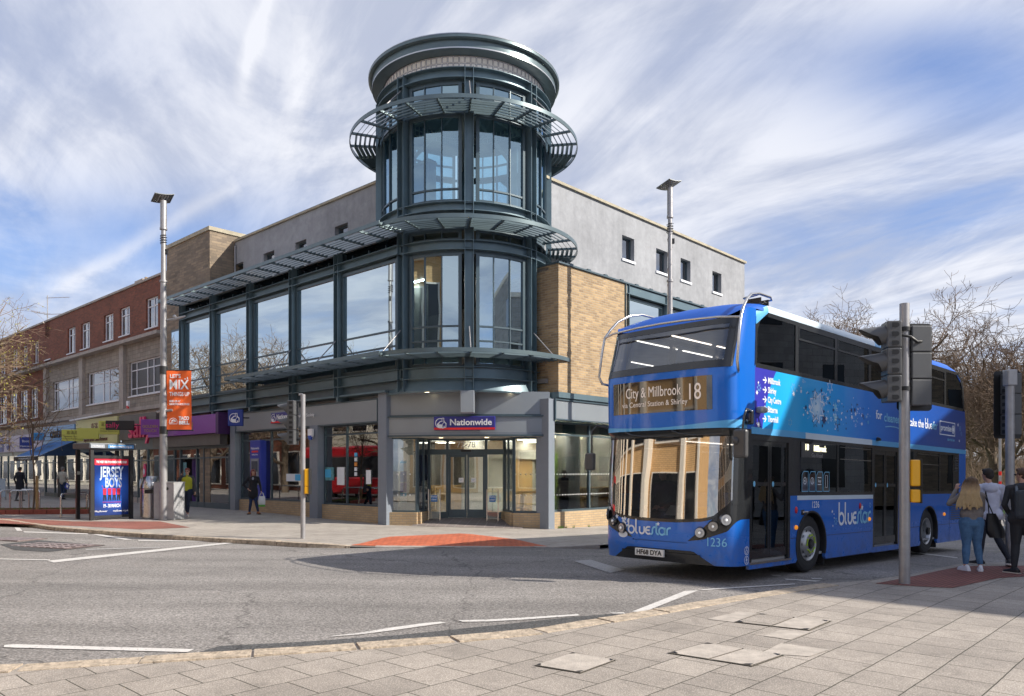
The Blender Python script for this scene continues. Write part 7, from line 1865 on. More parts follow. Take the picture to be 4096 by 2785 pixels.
pt('THE STORY OF FRANKIE VALLI & THE FOUR SEASONS', .05, 0, zp0+PH*.245, hw*1.1, MATS['poster_red'])
mb = MB()
for k, x in enumerate((-.22, -.07, .07, .21)):
    zb_ = zp0+PH*.275; mb.use(MATS['poster_red']).prism([(x-.045, zb_+.18), (x+.045, zb_+.18), (x+.055, zb_+.38), (x-.055, zb_+.38)], -.016, -.012); mb.use(M_sigd); mb.prism([(x-.05, zb_), (x-.01, zb_), (x+.0, zb_+.18), (x-.04, zb_+.18)], -.016, -.012); mb.prism([(x+.02, zb_), (x+.06, zb_), (x+.045, zb_+.18), (x+.0, zb_+.18)], -.016, -.012)
    mb.use(M_sigd); mb.add([(x+.02*cos(i*pi/4), -.016, zb_+.42+.026*sin(i*pi/4)) for i in range(8)], [list(range(8))])
    sx = 1 if k in (1, 3) else -1; mb.use(MATS['poster_red']).prism([(x+sx*.04, zb_+.34), (x+sx*.05, zb_+.37), (x+sx*.09, zb_+.47), (x+sx*.075, zb_+.47)], -.016, -.012)
part('poster_figures', T, mb)
# cycle stands
def stand(pA, pB, hgt, label, first=[]):
    a, b = gp(*pA, .1), gp(*pB, .1); c = (a+b)/2; L = (b-a).length; an = atan2(b.y-a.y, b.x-a.x)
    t = thing('cycle_stand', label, 'cycle stand', (c.x, c.y, c.z), an, 'steel cycle stands on the left pavement')
    r_ = .12; P_ = [(-L/2, 0, -.05), (-L/2, 0, hgt-r_)]+[(-L/2+r_-r_*cos(radians(k)), 0, hgt-r_+r_*sin(radians(k))) for k in range(15, 91, 15)]+[(L/2-r_+r_*sin(radians(k)), 0, hgt-r_+r_*cos(radians(k))) for k in range(0, 91, 15)]+[(L/2, 0, -.05)]
    mb = MB(); mb.path(P_, .028, 10); part('hoop', t, mb, M_stain)
    for x in (-L/2, L/2): m2 = MB(); m2.tube((x, 0, 0), (x, 0, .012), .06, .06, 12); part('foot_plate', t, m2, M_stain)
Z3 = lambda x, y: (x*.348, 1600+y*.348)
stand(Z3(700, 1350), Z3(1000, 1300), .74, 'cycle stand with a clear view left of the kiosk')
stand(Z3(880, 1368), Z3(1190, 1318), .74, 'cycle stand whose right end is hidden by the kiosk')
stand(Z3(5, 1265), Z3(228, 1255), .74, 'cycle stand at the left edge of the pavement')
stand(Z3(118, 1268), Z3(335, 1262), .74, 'cycle stand second from the left edge, before the man in the dark coat')
stand(Z3(250, 1240), Z3(455, 1262), .74, 'cycle stand in line with the young tree and its stake')
# planter bed
P0, P1_, P2_, P3_ = gp(*Z3(-260, 1320), .1), gp(*Z3(1005, 1310), .1), gp(*Z3(1005, 1278), .1), gp(*Z3(-260, 1285), .1)
c = P0.lerp(P1_, .5); T = thing('planting_bed', 'low planting bed edged with red bricks beneath the young tree', 'planter', tuple(c), 0)
d = (P1_-P0); d.z = 0; L = d.length; an = atan2(d.y, d.x); nr = Vector((-d.y, d.x, 0)).normalized()
M = Matrix.Rotation(an, 4, 'Z'); mb = MB().use(mat('red_edging_brick', (.30, .085, .06), .8, var=.2, vscale=5, bump=.3)); n = int(L/.42)
for k in range(n): x = -L/2+k*L/n; mb.bbox(x+.008, x+L/n-.008, 0, .16, -.05, .16, .012, M); mb.bbox(x+.008, x+L/n-.008, 1.3, 1.46, -.05, .16, .012, M)
part('brick_edging', T, mb)
mb = MB().use(mat('bed_soil', (.07, .065, .035), .9, var=.5, vscale=6, bump=.6)); mb.box(-L/2, L/2, .16, 1.3, 0, .12, M); part('soil', T, mb)
mb = MB().use(M_grass); R5 = random.Random(5)
for i in range(900):
    x = R5.uniform(-L/2, L/2); y = R5.uniform(.2, 1.25); 
    if sin(x*1.7)+sin(x*.6+2) < -.3: continue
    h_ = R5.uniform(.03, .13); a = R5.random()*6; p = [Vector((x, y, .12)), Vector((x+.012*cos(a), y+.012*sin(a), .12)), Vector((x+.03*sin(a), y+.03*cos(a), .12+h_))]; mb.add([tuple(M @ q) for q in p], [[0, 1, 2]])
o = part('weeds', T, mb); o['kind'] = 'stuff'
# sign board of the optician at far left
b = gp(8, 2000, .1); T = thing('pavement_board', 'small pale blue pavement sign board at the left edge', 'sign board', tuple(b), radians(-30))
mb = MB().use(mat('pale_board', (.40, .52, .62), .5)); mb.bbox(-.3, .3, -.02, .02, .15, 1.1, .01); part('panel', T, mb); mb = MB().use(M_galv)
for x in (-.27, .27): mb.tube((x, .02, 0), (x, .02, 1.1), .015); mb.tube((x, .35, 0), (x, .03, 1.1), .015)
part('frame', T, mb)
# thin pole at the park edge
b = gp(4000, 2062, .06); T = thing('park_pole', 'thin white pole at the edge of the park grass', 'pole', tuple(b)); mb = MB().use(M_galv); mb.tube((0, 0, 0), (0, 0, 5), .06); part('pole', T, mb); mb = MB().use(MATS['sign_red'])
for k in range(3): mb.tube((0, 0, 1.+k*.5), (0, 0, 1.2+k*.5), .063)
part('band', T, mb)

# ================================================================== PEOPLE
SK = mat('skin', (.50, .28, .20), .55, var=.06, vscale=8)
class Body:
    def __init__(s): s.p = []; s.mats = []
    def mi(s, m):
        if m not in s.mats: s.mats.append(m)
        return s.mats.index(m)
    def cap(s, a, b, ra, rb, m, fl=None):
        "tapered limb; fl = (sx, sy) flattening of x and y"
        s.p.append((Vector(a), Vector(b), ra, rb, s.mi(m), fl or (1, 1))); return s
    def ell(s, c, r, m): s.p.append((Vector(c), None, Vector(r), None, s.mi(m), None)); return s
    def mesh(s, name, parent, vox=.012, smooth=2, H=1.):
        mb = MB()
        for a, b, ra, rb, m, fl in s.p:
            if b is None: mb.ell(a, ra, 18, 12)
            else:
                k = len(mb.v); n = 8
                d = b-a; q = d.to_track_quat('Z', 'Y') if d.length > 1e-5 else None
                rows = []
                L = d.length; rings = []
                for i in range(5): t_ = -pi/2+pi/2*i/4; rings.append((a, ra*cos(t_), ra*sin(t_)))
                for i in range(5): t_ = pi/2*i/4; rings.append((b, rb*cos(t_), rb*sin(t_)))
                ux = q @ Vector((1, 0, 0)); uy = q @ Vector((0, 1, 0)); uz = d.normalized()
                vs = []
                for c, r_, h_ in rings:
                    for i in range(16):
                        an = 2*pi*i/16; v = ux*cos(an)*r_+uy*sin(an)*r_+uz*h_; v = Vector((v.x*fl[0], v.y*fl[1], v.z)); vs.append(tuple(c+v))
                mb.add(vs, [[j*16+i, j*16+(i+1) % 16, (j+1)*16+(i+1) % 16, (j+1)*16+i] for j in range(9) for i in range(16)], True)
        me = bpy.data.meshes.new(name); me.from_pydata([tuple(Vector(v)) for v in mb.v], [], mb.f)
        ob = bpy.data.objects.new(name, me); COL.objects.link(ob)
        rm = ob.modifiers.new('r', 'REMESH'); rm.mode = 'VOXEL'; rm.voxel_size = vox; rm.use_smooth_shade = True
        sm = ob.modifiers.new('s', 'SMOOTH'); sm.iterations = smooth; sm.factor = .5
        dg = bpy.context.evaluated_depsgraph_get(); out = bpy.data.meshes.new_from_object(ob.evaluated_get(dg))
        bpy.data.objects.remove(ob); out.name = name; out.materials.clear()
        for m in s.mats: out.materials.append(m)
        if len(s.mats) > 1:
            P = [(a, b, ra, rb, m, fl) for a, b, ra, rb, m, fl in s.p]
            idx = []
            for f in out.polygons:
                c = f.center; best = 1e9; bi = 0
                for a, b, ra, rb, m, fl in P:
                    if b is None: d = c-a; v = sqrt((d.x/ra.x)**2+(d.y/ra.y)**2+(d.z/ra.z)**2); v = (v-1)*min(ra)
                    else:
                        ab = b-a; t_ = max(0, min(1, (c-a).dot(ab)/max(1e-6, ab.length_squared))); q = c-(a+ab*t_); v = sqrt((q.x/fl[0])**2+(q.y/fl[1])**2+q.z**2)-(ra+(rb-ra)*t_)
                    if v < best: best = v; bi = m
                idx.append(bi)
            out.polygons.foreach_set('material_index', idx)
        out.polygons.foreach_set('use_smooth', [True]*len(out.polygons)); out.update()
        o = bpy.data.objects.new(name, out); COL.objects.link(o); o.parent = parent
        return o
def hand(B, w_, d, palm_n, m, side=1, curl=.5, s=1.):
    "palm and five fingers from the wrist w_ along d; palm_n = palm normal"
    w_ = Vector(w_); d = Vector(d).normalized(); pn = Vector(palm_n).normalized(); x = d.cross(pn).normalized()*side
    pc = w_+d*.05*s
    B.cap(w_, w_+d*.03*s, .024*s, .026*s, m); 
    for k in (-1, 0, 1): B.cap(w_+d*.02*s+x*k*.012*s, w_+d*.085*s+x*k*.02*s, .014*s, .012*s, m)
    for k, L in zip((-1.5, -.5, .5, 1.5), (.060, .074, .080, .072)):
        a = w_+d*.088*s+x*k*.0165*s; c1 = curl; d1 = (d*cos(c1)+pn*sin(c1)).normalized(); d2 = (d*cos(c1*2.1)+pn*sin(c1*2.1)).normalized()
        b_ = a+d1*L*.5*s; B.cap(a, b_, .0088*s, .008*s, m); B.cap(b_, b_+d2*L*.5*s, .008*s, .0068*s, m)
    a = w_+d*.03*s+x*.026*s; b_ = a+(d*.6+x*.55+pn*.4).normalized()*.04*s; B.cap(a, b_, .0115*s, .0095*s, m); B.cap(b_, b_+(d*.9+pn*.4).normalized()*.03*s, .009*s, .0075*s, m)
def head(B, c, yaw, m, s=1., pitch=0.):
    "face towards (-sin yaw.., ) : yaw 0 looks along -Y"
    Rm = Matrix.Rotation(yaw, 3, 'Z') @ Matrix.Rotation(pitch, 3, 'X'); c = Vector(c)
    def T(v): return c+Rm @ (Vector(v)*s)
    B.ell(T((0, .012, .03)), Vector((.078, .088, .088))*s, m)
    B.cap(T((0, -.035, .0)), T((0, -.048, -.075)), .058*s, .034*s, m, (1, 1)); B.cap(T((0, -.02, -.02)), T((0, -.02, -.06)), .06*s, .045*s, m)
    B.cap(T((0, -.082, .005)), T((0, -.100, -.022)), .010*s, .014*s, m)
    for sx in (-1, 1): B.cap(T((sx*.074, .005, .012)), T((sx*.078, .012, -.02)), .015*s, .010*s, m); B.cap(T((sx*.03, -.068, .022)), T((sx*.05, -.06, .02)), .014*s, .012*s, m)
    B.cap(T((-.018, -.078, -.048)), T((.018, -.078, -.048)), .009*s, .009*s, m)
    return T
def face(par, T, s=1., glasses=None, lips=(.4, .12, .12)):
    mb = MB().use(mat('eye_dark', (.02, .015, .012), .2))
    if glasses:
        for sx in (-1, 1): mb.ell(T((sx*.032, -.088, .014)), (.024*s, .012*s, .018*s), 10, 6); mb.tube(T((sx*.055, -.08, .02)), T((sx*.082, .0, .02)), .004*s, n=5)
        mb.tube(T((-.01, -.094, .02)), T((.01, -.094, .02)), .004*s, n=5); mb.build('glasses', par); return
    for sx in (-1, 1): mb.ell(T((sx*.032, -.079, .012)), (.011*s, .006*s, .006*s), 8, 5)
    mb.use(mat('lip', lips, .5)); mb.ell(T((0, -.088, -.048)), (.02*s, .006*s, .006*s), 8, 5)
    mb.build('face_detail', par)
def shoe(par, ank, yaw, m, sole, s=1., pitch=0., name='shoe', collar=.05, L=.27):
    Rm = Matrix.Rotation(yaw, 3, 'Z') @ Matrix.Rotation(pitch, 3, 'X'); c = Vector(ank)
    def T(v): return tuple(c+Rm @ (Vector(v)*s))
    mb = MB()
    prof = [(.085, .030, .055), (.06, .038, .085), (.02, .038, .10), (-.03, .038, .085), (-.08, .043, .06), (-.13, .043, .048), (-.165, .035, .038), (-.185, .018, .028)]
    rows = []
    for y, w_, h_ in prof:
        row = []
        for i in range(9):
            a = pi*i/8; row.append(T((cos(a)*w_, y, -.075+sin(a)**.7*h_)))
        rows.append(row)
    mb.use(m).grid(rows, True); mb.grid([[T((0, .09, -.06))]*9, rows[0]], True)
    mb.use(sole)
    out = [(-.042, .07), (-.030, .095), (.030, .095), (.042, .07), (.044, -.02), (.050, -.09), (.048, -.14), (.034, -.178), (.0, -.195), (-.034, -.178), (-.048, -.14), (-.050, -.09), (-.044, -.02)]
    n = len(out); vs = [T((x, y, -.095)) for x, y in out]+[T((x, y, -.068)) for x, y in out]
    mb.add(vs, [list(range(n))[::-1], list(range(n, 2*n))]+[[i, (i+1) % n, n+(i+1) % n, n+i] for i in range(n)])
    return mb.build(name, par)
def hairmesh(par, T, m, s, long=None, cap=True, vox=.010, name='hair', size=1., extra=None):
    B = Body()
    if cap:
        B.ell(T((0, .022, .048)), Vector((.088, .092, .085))*s*size, m); B.ell(T((0, .05, .0)), Vector((.074, .06, .08))*s*size, m); B.ell(T((0, -.03, .095)), Vector((.068, .05, .032))*s*size, m)
        for sx in (-1, 1): B.ell(T((sx*.06, .01, .035)), Vector((.026, .05, .045))*s*size, m)
    if extra: extra(B)
    return B.mesh(name, par, vox, 1)
def mfab(n, c, r=.85, v=.15): return mat(n, c, r, var=v, vscale=7, bump=.25, bscale=35)
def person(label, loc, rz, H, J, C, vox=.014, group=None):
    """J joints (metres for a 1.75 m figure), C colours. local -Y is the way the body faces"""
    t = thing('person', label, 'person', loc, rz, group); k = H/1.75
    D = dict(hip=(0, 0, .95), waist=(0, 0, 1.09), chest=(0, 0, 1.30), neck=(0, .01, 1.47), head=(0, -.01, 1.62), hy=0., hp=0.,
             sl=(-.175, .01, 1.41), sr=(.175, .01, 1.41), el=(-.23, .03, 1.13), er=(.23, .03, 1.13), wl=(-.24, -.03, .88), wr=(.24, -.03, .88),
             hl=(-.085, 0, .90), hr=(.085, 0, .90), kl=(-.095, -.01, .49), kr=(.095, -.01, .49), al=(-.10, .03, .09), ar=(.10, .03, .09),
             fl=0., fr=0., pl=0., pr=0., bulk=1., hips=1., leg=1., arm=1.)
    D.update(J)
    V3 = lambda n: Vector(D[n])*k
    B = Body(); top, slv, leg, skin = C['top'], C.get('sleeve', C['top']), C['leg'], C.get('skin', SK); bu = D['bulk']; hp_ = D['hips']; lg = D['leg']; ar_ = D['arm']
    B.cap(V3('hip')+Vector((-.05*hp_*k, 0, -.03*k)), V3('hip')+Vector((.05*hp_*k, 0, -.03*k)), .118*hp_*k, .118*hp_*k, C.get('seat', leg), (1, .95))
    B.cap(V3('hip'), V3('waist'), .128*bu*k, .125*bu*k, C.get('low', top), (1.12, .88)); B.cap(V3('waist'), V3('chest'), .125*bu*k, .135*bu*k, C.get('mid', top), (1.15, .85))
    B.cap(V3('chest')+Vector((-.055*k, 0, .02*k)), V3('chest')+Vector((.055*k, 0, .02*k)), .115*bu*k, .115*bu*k, C.get('mid', top), (1, .95))
    B.cap(V3('neck')+Vector((0, 0, -.06*k)), V3('neck'), .085*bu*k, .058*k, C.get('collar', top)); B.cap(V3('neck')-Vector((0, 0, .02*k)), V3('head')-Vector((0, -.02*k, .05*k)), .052*k, .05*k, skin)
    for s_ in 'lr':
        S_, E_, W_ = V3('s'+s_), V3('e'+s_), V3('w'+s_)
        B.cap(V3('neck')-Vector((0, 0, .045*k)), S_, .062*bu*k, .062*ar_*k, slv); B.cap(S_, E_, .058*ar_*k, .045*ar_*k, slv)
        B.cap(E_, E_.lerp(W_, .93) if not C.get('bare') else E_.lerp(W_, .12), .046*ar_*k, .034*ar_*k if not C.get('bare') else .044*ar_*k, slv)
        if C.get('bare'): B.cap(E_, W_, .037*k, .026*k, skin)
        d = (W_-E_).normalized()
        if D.get('hand'+s_, 1): hand(B, W_, D.get('hd'+s_, d), D.get('pn'+s_, Vector((1 if s_ == 'l' else -1, -.2, 0))), skin, 1 if s_ == 'l' else -1, D.get('curl', .45), k)
        Hh, K_, A_ = V3('h'+s_), V3('k'+s_), V3('a'+s_)
        B.cap(Hh, K_, .095*lg*hp_*k, .062*lg*k, leg); B.cap(K_, K_.lerp(A_, .35), .060*lg*k, .060*lg*k, leg); B.cap(K_.lerp(A_, .35), A_.lerp(K_, C.get('crop', .08)), .060*lg*k, .044*k*C.get('cuff', 1), leg); B.cap(A_.lerp(K_, .15), A_, .038*k, .036*k, C.get('ankle', leg))
        yw = D['f'+s_]; dd = Matrix.Rotation(yw, 3, 'Z') @ Vector((0, -1, 0)); B.cap(A_-Vector((0, 0, .03*k)), A_+dd*.10*k-Vector((0, 0, .05*k)), .035*k, .028*k, C['shoe'])
    T = head(B, V3('head'), D['hy'], skin, k*D.get('hs', 1.), D['hp'])
    if 'coat' in C:
        m_, z0, r0 = C['coat']; B.cap(V3('hip'), Vector((V3('hip').x, V3('hip').y, z0*k)), .15*bu*k, r0*k, m_, (1.12, .85))
    if 'extra' in C: C['extra'](B, k, V3)
    body = B.mesh('body', t, vox)
    for s_ in 'lr': shoe(t, V3('a'+s_)+Vector((0, 0, .005*k)), D['f'+s_], C['shoe'], C.get('sole', C['shoe']), k*1.04, D['p'+s_])
    return t, T, k, V3, body
def hair_simple(t, T, k, m, **kw): return hairmesh(t, T, m, k, **kw)
H_dk = mat('hair_dark', (.025, .018, .014), .7, var=.3, vscale=30); H_br = mat('hair_brown', (.075, .038, .022), .65, var=.3, vscale=30, bump=.4, bscale=80); H_rd = mat('hair_auburn', (.16, .028, .022), .6, var=.3, vscale=20); H_gy = mat('hair_grey', (.20, .19, .18), .7)
# woman in lime top on the phone
b = gp(749, 2068, .1)
t, T, k, V3, _ = person('woman in lime top and dark cardigan talking on a phone beside the grey cabinet', tuple(b), radians(8), 1.63,
    dict(bulk=1.12, hips=1.12, leg=1.12, sl=(-.17, .0, 1.40), el=(-.33, -.02, 1.20), wl=(-.17, -.10, 1.50), hdl=(.35, .05, 1), pnl=(.8, -.4, 0), curl=.8, er=(.24, .03, 1.13), wr=(.27, -.02, .90), kl=(-.06, .02, .50), al=(-.06, .20, .14), kr=(.05, -.10, .50), ar=(.06, -.16, .09), fr=.2, pl=.5),
    dict(top=mfab('lime_jersey', (.42, .42, .03)), sleeve=mfab('charcoal_knit', (.055, .055, .065)), leg=mfab('navy_leggings', (.012, .018, .04)), seat=MATS['navy_leggings'] if 0 else mfab('navy_leggings', (.012, .018, .04)), low=mfab('lime_jersey', (.4, .4, .03)), shoe=mat('pale_trainer', (.55, .48, .45), .6), ankle=SK, crop=.2,
         extra=lambda B, k, V3: (B.cap(Vector((.17, .05, 1.38))*k, Vector((.27, .08, .78))*k, .07*k, .085*k, mfab('charcoal_knit', (.055, .055, .065))), B.cap(Vector((-.16, .06, 1.38))*k, Vector((-.19, .09, .85))*k, .06*k, .06*k, mfab('charcoal_knit', (.055, .055, .065))), B.ell(Vector((0, .08, 1.2))*k, Vector((.17, .08, .3))*k, mfab('charcoal_knit', (.055, .055, .065))))))
hair_simple(t, T, k, H_rd, extra=lambda B: (B.ell(T((.02, .08, .03)), Vector((.06, .06, .06))*k, H_rd),)); face(t, T, k, True)
w_ = V3('wl'); ph = thing('phone', 'dark mobile phone held to the ear of the woman in the lime top', 'phone', tuple(Vector(b)+Matrix.Rotation(radians(8), 3, 'Z') @ (w_+Vector((.035, -.02, .09)))), 0); mb = MB(); mb.bbox(-.008, .008, -.035, .035, -.07, .07, .005); part('case', ph, mb, M_black)
# woman in black coat
M_coat = mfab('black_quilted_coat', (.012, .013, .017)); M_jn = mfab('dark_blue_jeans', (.018, .035, .085))
b = gp(1013, 2058, .1)
t, T, k, V3, _ = person('woman with long auburn hair, black coat and tan boots, carrying a white and green bag', tuple(b), radians(12), 1.62,
    dict(bulk=1.06, hy=.2, hp=.25, el=(-.38, .06, 1.14), wl=(-.20, -.06, 1.0), hdl=(.6, -.3, -.6), er=(.25, .03, 1.14), wr=(.30, -.04, .90), kl=(-.09, .0, .5), al=(-.15, .05, .09), kr=(.10, -.03, .49), ar=(.19, -.05, .10), fr=.5, fl=-.2),
    dict(top=M_coat, leg=M_jn, seat=M_coat, coat=(M_coat, .74, .165), shoe=mat('tan_suede', (.26, .09, .03), .8, var=.15), ankle=mat('tan_suede', (.26, .09, .03), .8), sole=M_black, collar=M_coat))
hair_simple(t, T, k, H_rd, extra=lambda B: [B.cap(T((sx*.072, .015, .02)), T((sx*.085, -.03, -.19)), .03*k, .022*k, H_rd) for sx in (-1, 1)]+[B.cap(T((0, .07, .0)), T((0, .08, -.2)), .07*k, .05*k, H_rd)]); face(t, T, k)
mb = MB().use(mat('jewel_grey_scarf', (.35, .36, .42), .8)); mb.ell(Vector((0, -.10, 1.38))*k, (.035, .02, .06)); mb.build('scarf', t)
def carrier(label, loc, rz, w_, h_, m, m2, txt=None):
    g = thing('carrier_bag', label, 'bag', loc, rz); mb = MB().use(m); rows = []
    for j in range(6):
        u = j/5; ww = w_*(.75+.25*sin(u*pi*.8+.3)); dd = .07*sin(u*pi*.9+.15)+.012
        rows.append([(cos(2*pi*i/12)*ww/2, sin(2*pi*i/12)*dd+.01*sin(i*2.3+j), -h_*u-.13) for i in range(13)])
    mb.grid(rows, True, flip=True); mb.add([rows[-1][i] for i in range(12)], [list(range(12))]); part('sack', g, mb)
    mb = MB().use(m)
    for sy in (-1, 1): mb.path([(-w_*.3, sy*.02, -.14), (-.04, sy*.01, -.02), (0, 0, 0), (.04, sy*.01, -.02), (w_*.3, sy*.02, -.14)], .008, 5)
    part('handle', g, mb)
    mb = MB().use(m2); rr_ = [[(x*1.02, y*1.03, z) for x, y, z in r_] for r_ in rows[-2:]]; mb.grid(rr_, True, flip=True); part('printed_base', g, mb)
    if txt: text(g, txt, .16, (0, -.085, -.13-h_*.45), M_navy, ext=.001)
    return g
Rz = Matrix.Rotation(radians(12), 3, 'Z')
M_bagw = mat('white_plastic_bag', (.70, .72, .70), .35, var=.08, vscale=9)
carrier('white plastic bag with green base in the hand of the woman in black', tuple(Vector(b)+Rz @ (V3('wr')+Vector((.02, -.02, -.05)))), 0, .26, .38, M_bagw, mat('bag_green', (.16, .5, .08), .4))
# man in dark coat (from behind)
b = gp(80, 2004, .1)
M_dkc = mfab('midnight_wool_coat', (.010, .013, .022))
t, T, k, V3, _ = person('man in long dark coat and dark cap seen from behind before the opticians', tuple(b), radians(178), 1.70,
    dict(bulk=1.18, el=(-.27, .03, 1.13), er=(.27, .03, 1.13), wl=(-.27, -.05, .90), wr=(.27, -.05, .90), ar=(.12, .12, .09), al=(-.10, -.02, .09)),
    dict(top=M_dkc, leg=mfab('grey_trousers', (.06, .06, .062)), seat=M_dkc, coat=(M_dkc, .62, .19), shoe=mat('worn_grey_shoe', (.12, .11, .10), .6)))
hair_simple(t, T, k, H_dk)
# man in pale shirt
b = gp(251, 1998, .1)
t, T, k, V3, _ = person('man in pale short-sleeved shirt and jeans walking away with a blue bag', tuple(b), radians(172), 1.72,
    dict(bulk=1.2, el=(-.27, .02, 1.15), er=(.28, .03, 1.15), wl=(-.25, -.08, .92), wr=(.30, .02, .90), kl=(-.09, -.03, .5), kr=(.09, -.05, .5), ar=(.08, -.1, .09), al=(-.09, .12, .10)),
    dict(top=mfab('pale_olive_shirt', (.42, .41, .35)), leg=M_jn, bare=True, shoe=mat('dark_shoe', (.02, .02, .025), .5)))
hair_simple(t, T, k, H_gy, size=.99)
g = thing('carrier_bag', 'small blue and white bag held by the man in the pale shirt', 'bag', (b.x+.28, b.y-.1, b.z+.86), 0); mb = MB().use(mat('bag_blue', (.05, .08, .4), .5)); mb.prism([(-.02, 0), (.02, 0), (.14, -.12), (.05, -.34), (-.12, -.22)], -.03, .03); part('sack', g, mb); mb = MB().use(M_bagw); mb.prism([(.0, -.06), (.1, -.14), (.05, -.28), (-.03, -.18)], -.034, -.031); part('print', g, mb)
# ---- the three at the right
b = gp(3886, 2284, .06)
M_jb = mfab('blue_denim', (.075, .17, .31), .8, .3); M_tp = mfab('taupe_bomber', (.23, .20, .18))
def girl_x(B, k, V3):
    B.cap(Vector((-.075, 0, 1.06))*k, Vector((.075, 0, 1.06))*k, .125*k, .125*k, M_tp, (1, .95))
    for s_ in 'lr': B.ell(V3('h'+s_)+Vector((0, .035, .02))*k, Vector((.10, .10, .12))*k, M_jb)
t, T, k, V3, _ = person('young woman from behind with long wavy blonde hair, taupe jacket, jeans and white trainers', tuple(b), radians(166), 1.64,
    dict(bulk=1.10, hips=1.20, leg=1.16, hip=(0, 0, .93), waist=(.0, 0, 1.12), hy=-.35, sl=(-.17, 0, 1.40), el=(-.20, -.06, 1.13), wl=(-.14, -.16, .98), handl=1, sr=(.17, 0, 1.40), er=(.36, -.06, 1.24), wr=(.20, -.22, 1.50), hdr=(-.3, -.1, 1), pnr=(-.5, -.6, 0), curl=.7,
         kl=(-.10, -.02, .49), kr=(.085, .0, .49), al=(-.14, .03, .10), ar=(.11, .04, .10), fl=-.25, fr=.35),
    dict(top=M_tp, leg=M_jb, seat=M_jb, low=M_tp, mid=M_tp, shoe=mat('white_trainer', (.75, .76, .80), .5, var=.03), ankle=SK, crop=.16, cuff=1.15, arm=1.1, extra=girl_x), vox=.0085)
def blond(t_, b_, tcn, r_):
    w2 = nd(t_, 'ShaderNodeTexWave', [('Vector', tcn.outputs['Object']), ('Scale', 26.), ('Distortion', 7.), ('Detail', 4.), ('Detail Scale', 1.2)], bands_direction='X')
    sep = nd(t_, 'ShaderNodeSeparateXYZ', [(0, tcn.outputs['Object'])])
    mr_ = nd(t_, 'ShaderNodeMapRange', [(0, sep.outputs[2]), (1, 1.56), (2, 1.34), (3, 0.), (4, 1.)])
    mm = nd(t_, 'ShaderNodeMath', [(0, w2.outputs['Fac']), (1, .55), (2, mr_.outputs[0])], operation='MULTIPLY_ADD'); m3 = nd(t_, 'ShaderNodeMath', [(0, mm.outputs[0]), (1, .28)], operation='SUBTRACT')
    cr = nd(t_, 'ShaderNodeValToRGB'); t_.links.new(m3.outputs[0], cr.inputs[0]); cr.color_ramp.elements[0].color = (.09, .05, .03, 1); cr.color_ramp.elements[1].color = (.85, .60, .30, 1); cr.color_ramp.elements[1].position = .95
    q = cr.color_ramp.elements.new(.45); q.color = (.52, .32, .16, 1); t_.links.new(cr.outputs[0], b_.inputs['Base Color'])
    bp = nd(t_, 'ShaderNodeBump', [('Strength', .8), ('Distance', .02), ('Height', w2.outputs['Fac'])]); t_.links.new(bp.outputs[0], b_.inputs['Normal'])
M_bl = mat('blonde_hair', (.5, .3, .12), .5, fn=blond)
def gh(B):
    RG = random.Random(4)
    B.ell(T((0, .03, .03)), Vector((.095, .10, .10))*k, M_bl)
    for i in range(17):
        x = -.11+.22*i/16; pts = [T((x*.75, .045-.06*abs(x)/.11*.3, .07))]; xx = x; ph_ = RG.random()*6
        Ln = .50+RG.uniform(-.03, .05)
        for j in range(1, 9):
            u = j/8; xx = x*(.85+1.0*u)+.012*sin(u*11+ph_)+.03*u; pts.append(T((xx, .075+.115*min(1, u*2.2)-(.05*abs(x)/.11)*(1-u)+.008*cos(u*9+ph_), .07-Ln*u)))
        for a_, b_, j in zip(pts, pts[1:], range(8)): B.cap(a_, b_, (.024-.0010*j)*k, (.023-.0012*j)*k, M_bl)
hairmesh(t, T, M_bl, k, cap=True, vox=.008, extra=gh)
# handbag
g = thing('handbag', 'black leather shoulder bag hanging beside the blonde woman', 'handbag', (b.x+.33, b.y-.02, b.z+.98), radians(-10)); mb = MB().use(mat('black_leather', (.012, .012, .015), .32, var=.2, bump=.3)); 
rows = []
for j in range(7):
    u = j/6; ww = .10+.16*u if u < .75 else .22-.12*(u-.75)*2; rows.append([(cos(2*pi*i/14)*ww*.75+.09*u, sin(2*pi*i/14)*(.03+.05*u), .02-.42*u) for i in range(15)])
mb.grid(rows, True, flip=True); mb.add([rows[-1][i] for i in range(14)], [list(range(14))]); part('bag_body', g, mb); mb = MB().use(MATS['black_leather']); mb.path([(-.05, -.04, .0), (-.09, -.10, .22), (-.10, -.03, .40), (-.07, .06, .30), (.05, .04, 0)], .010, 5); part('strap', g, mb)
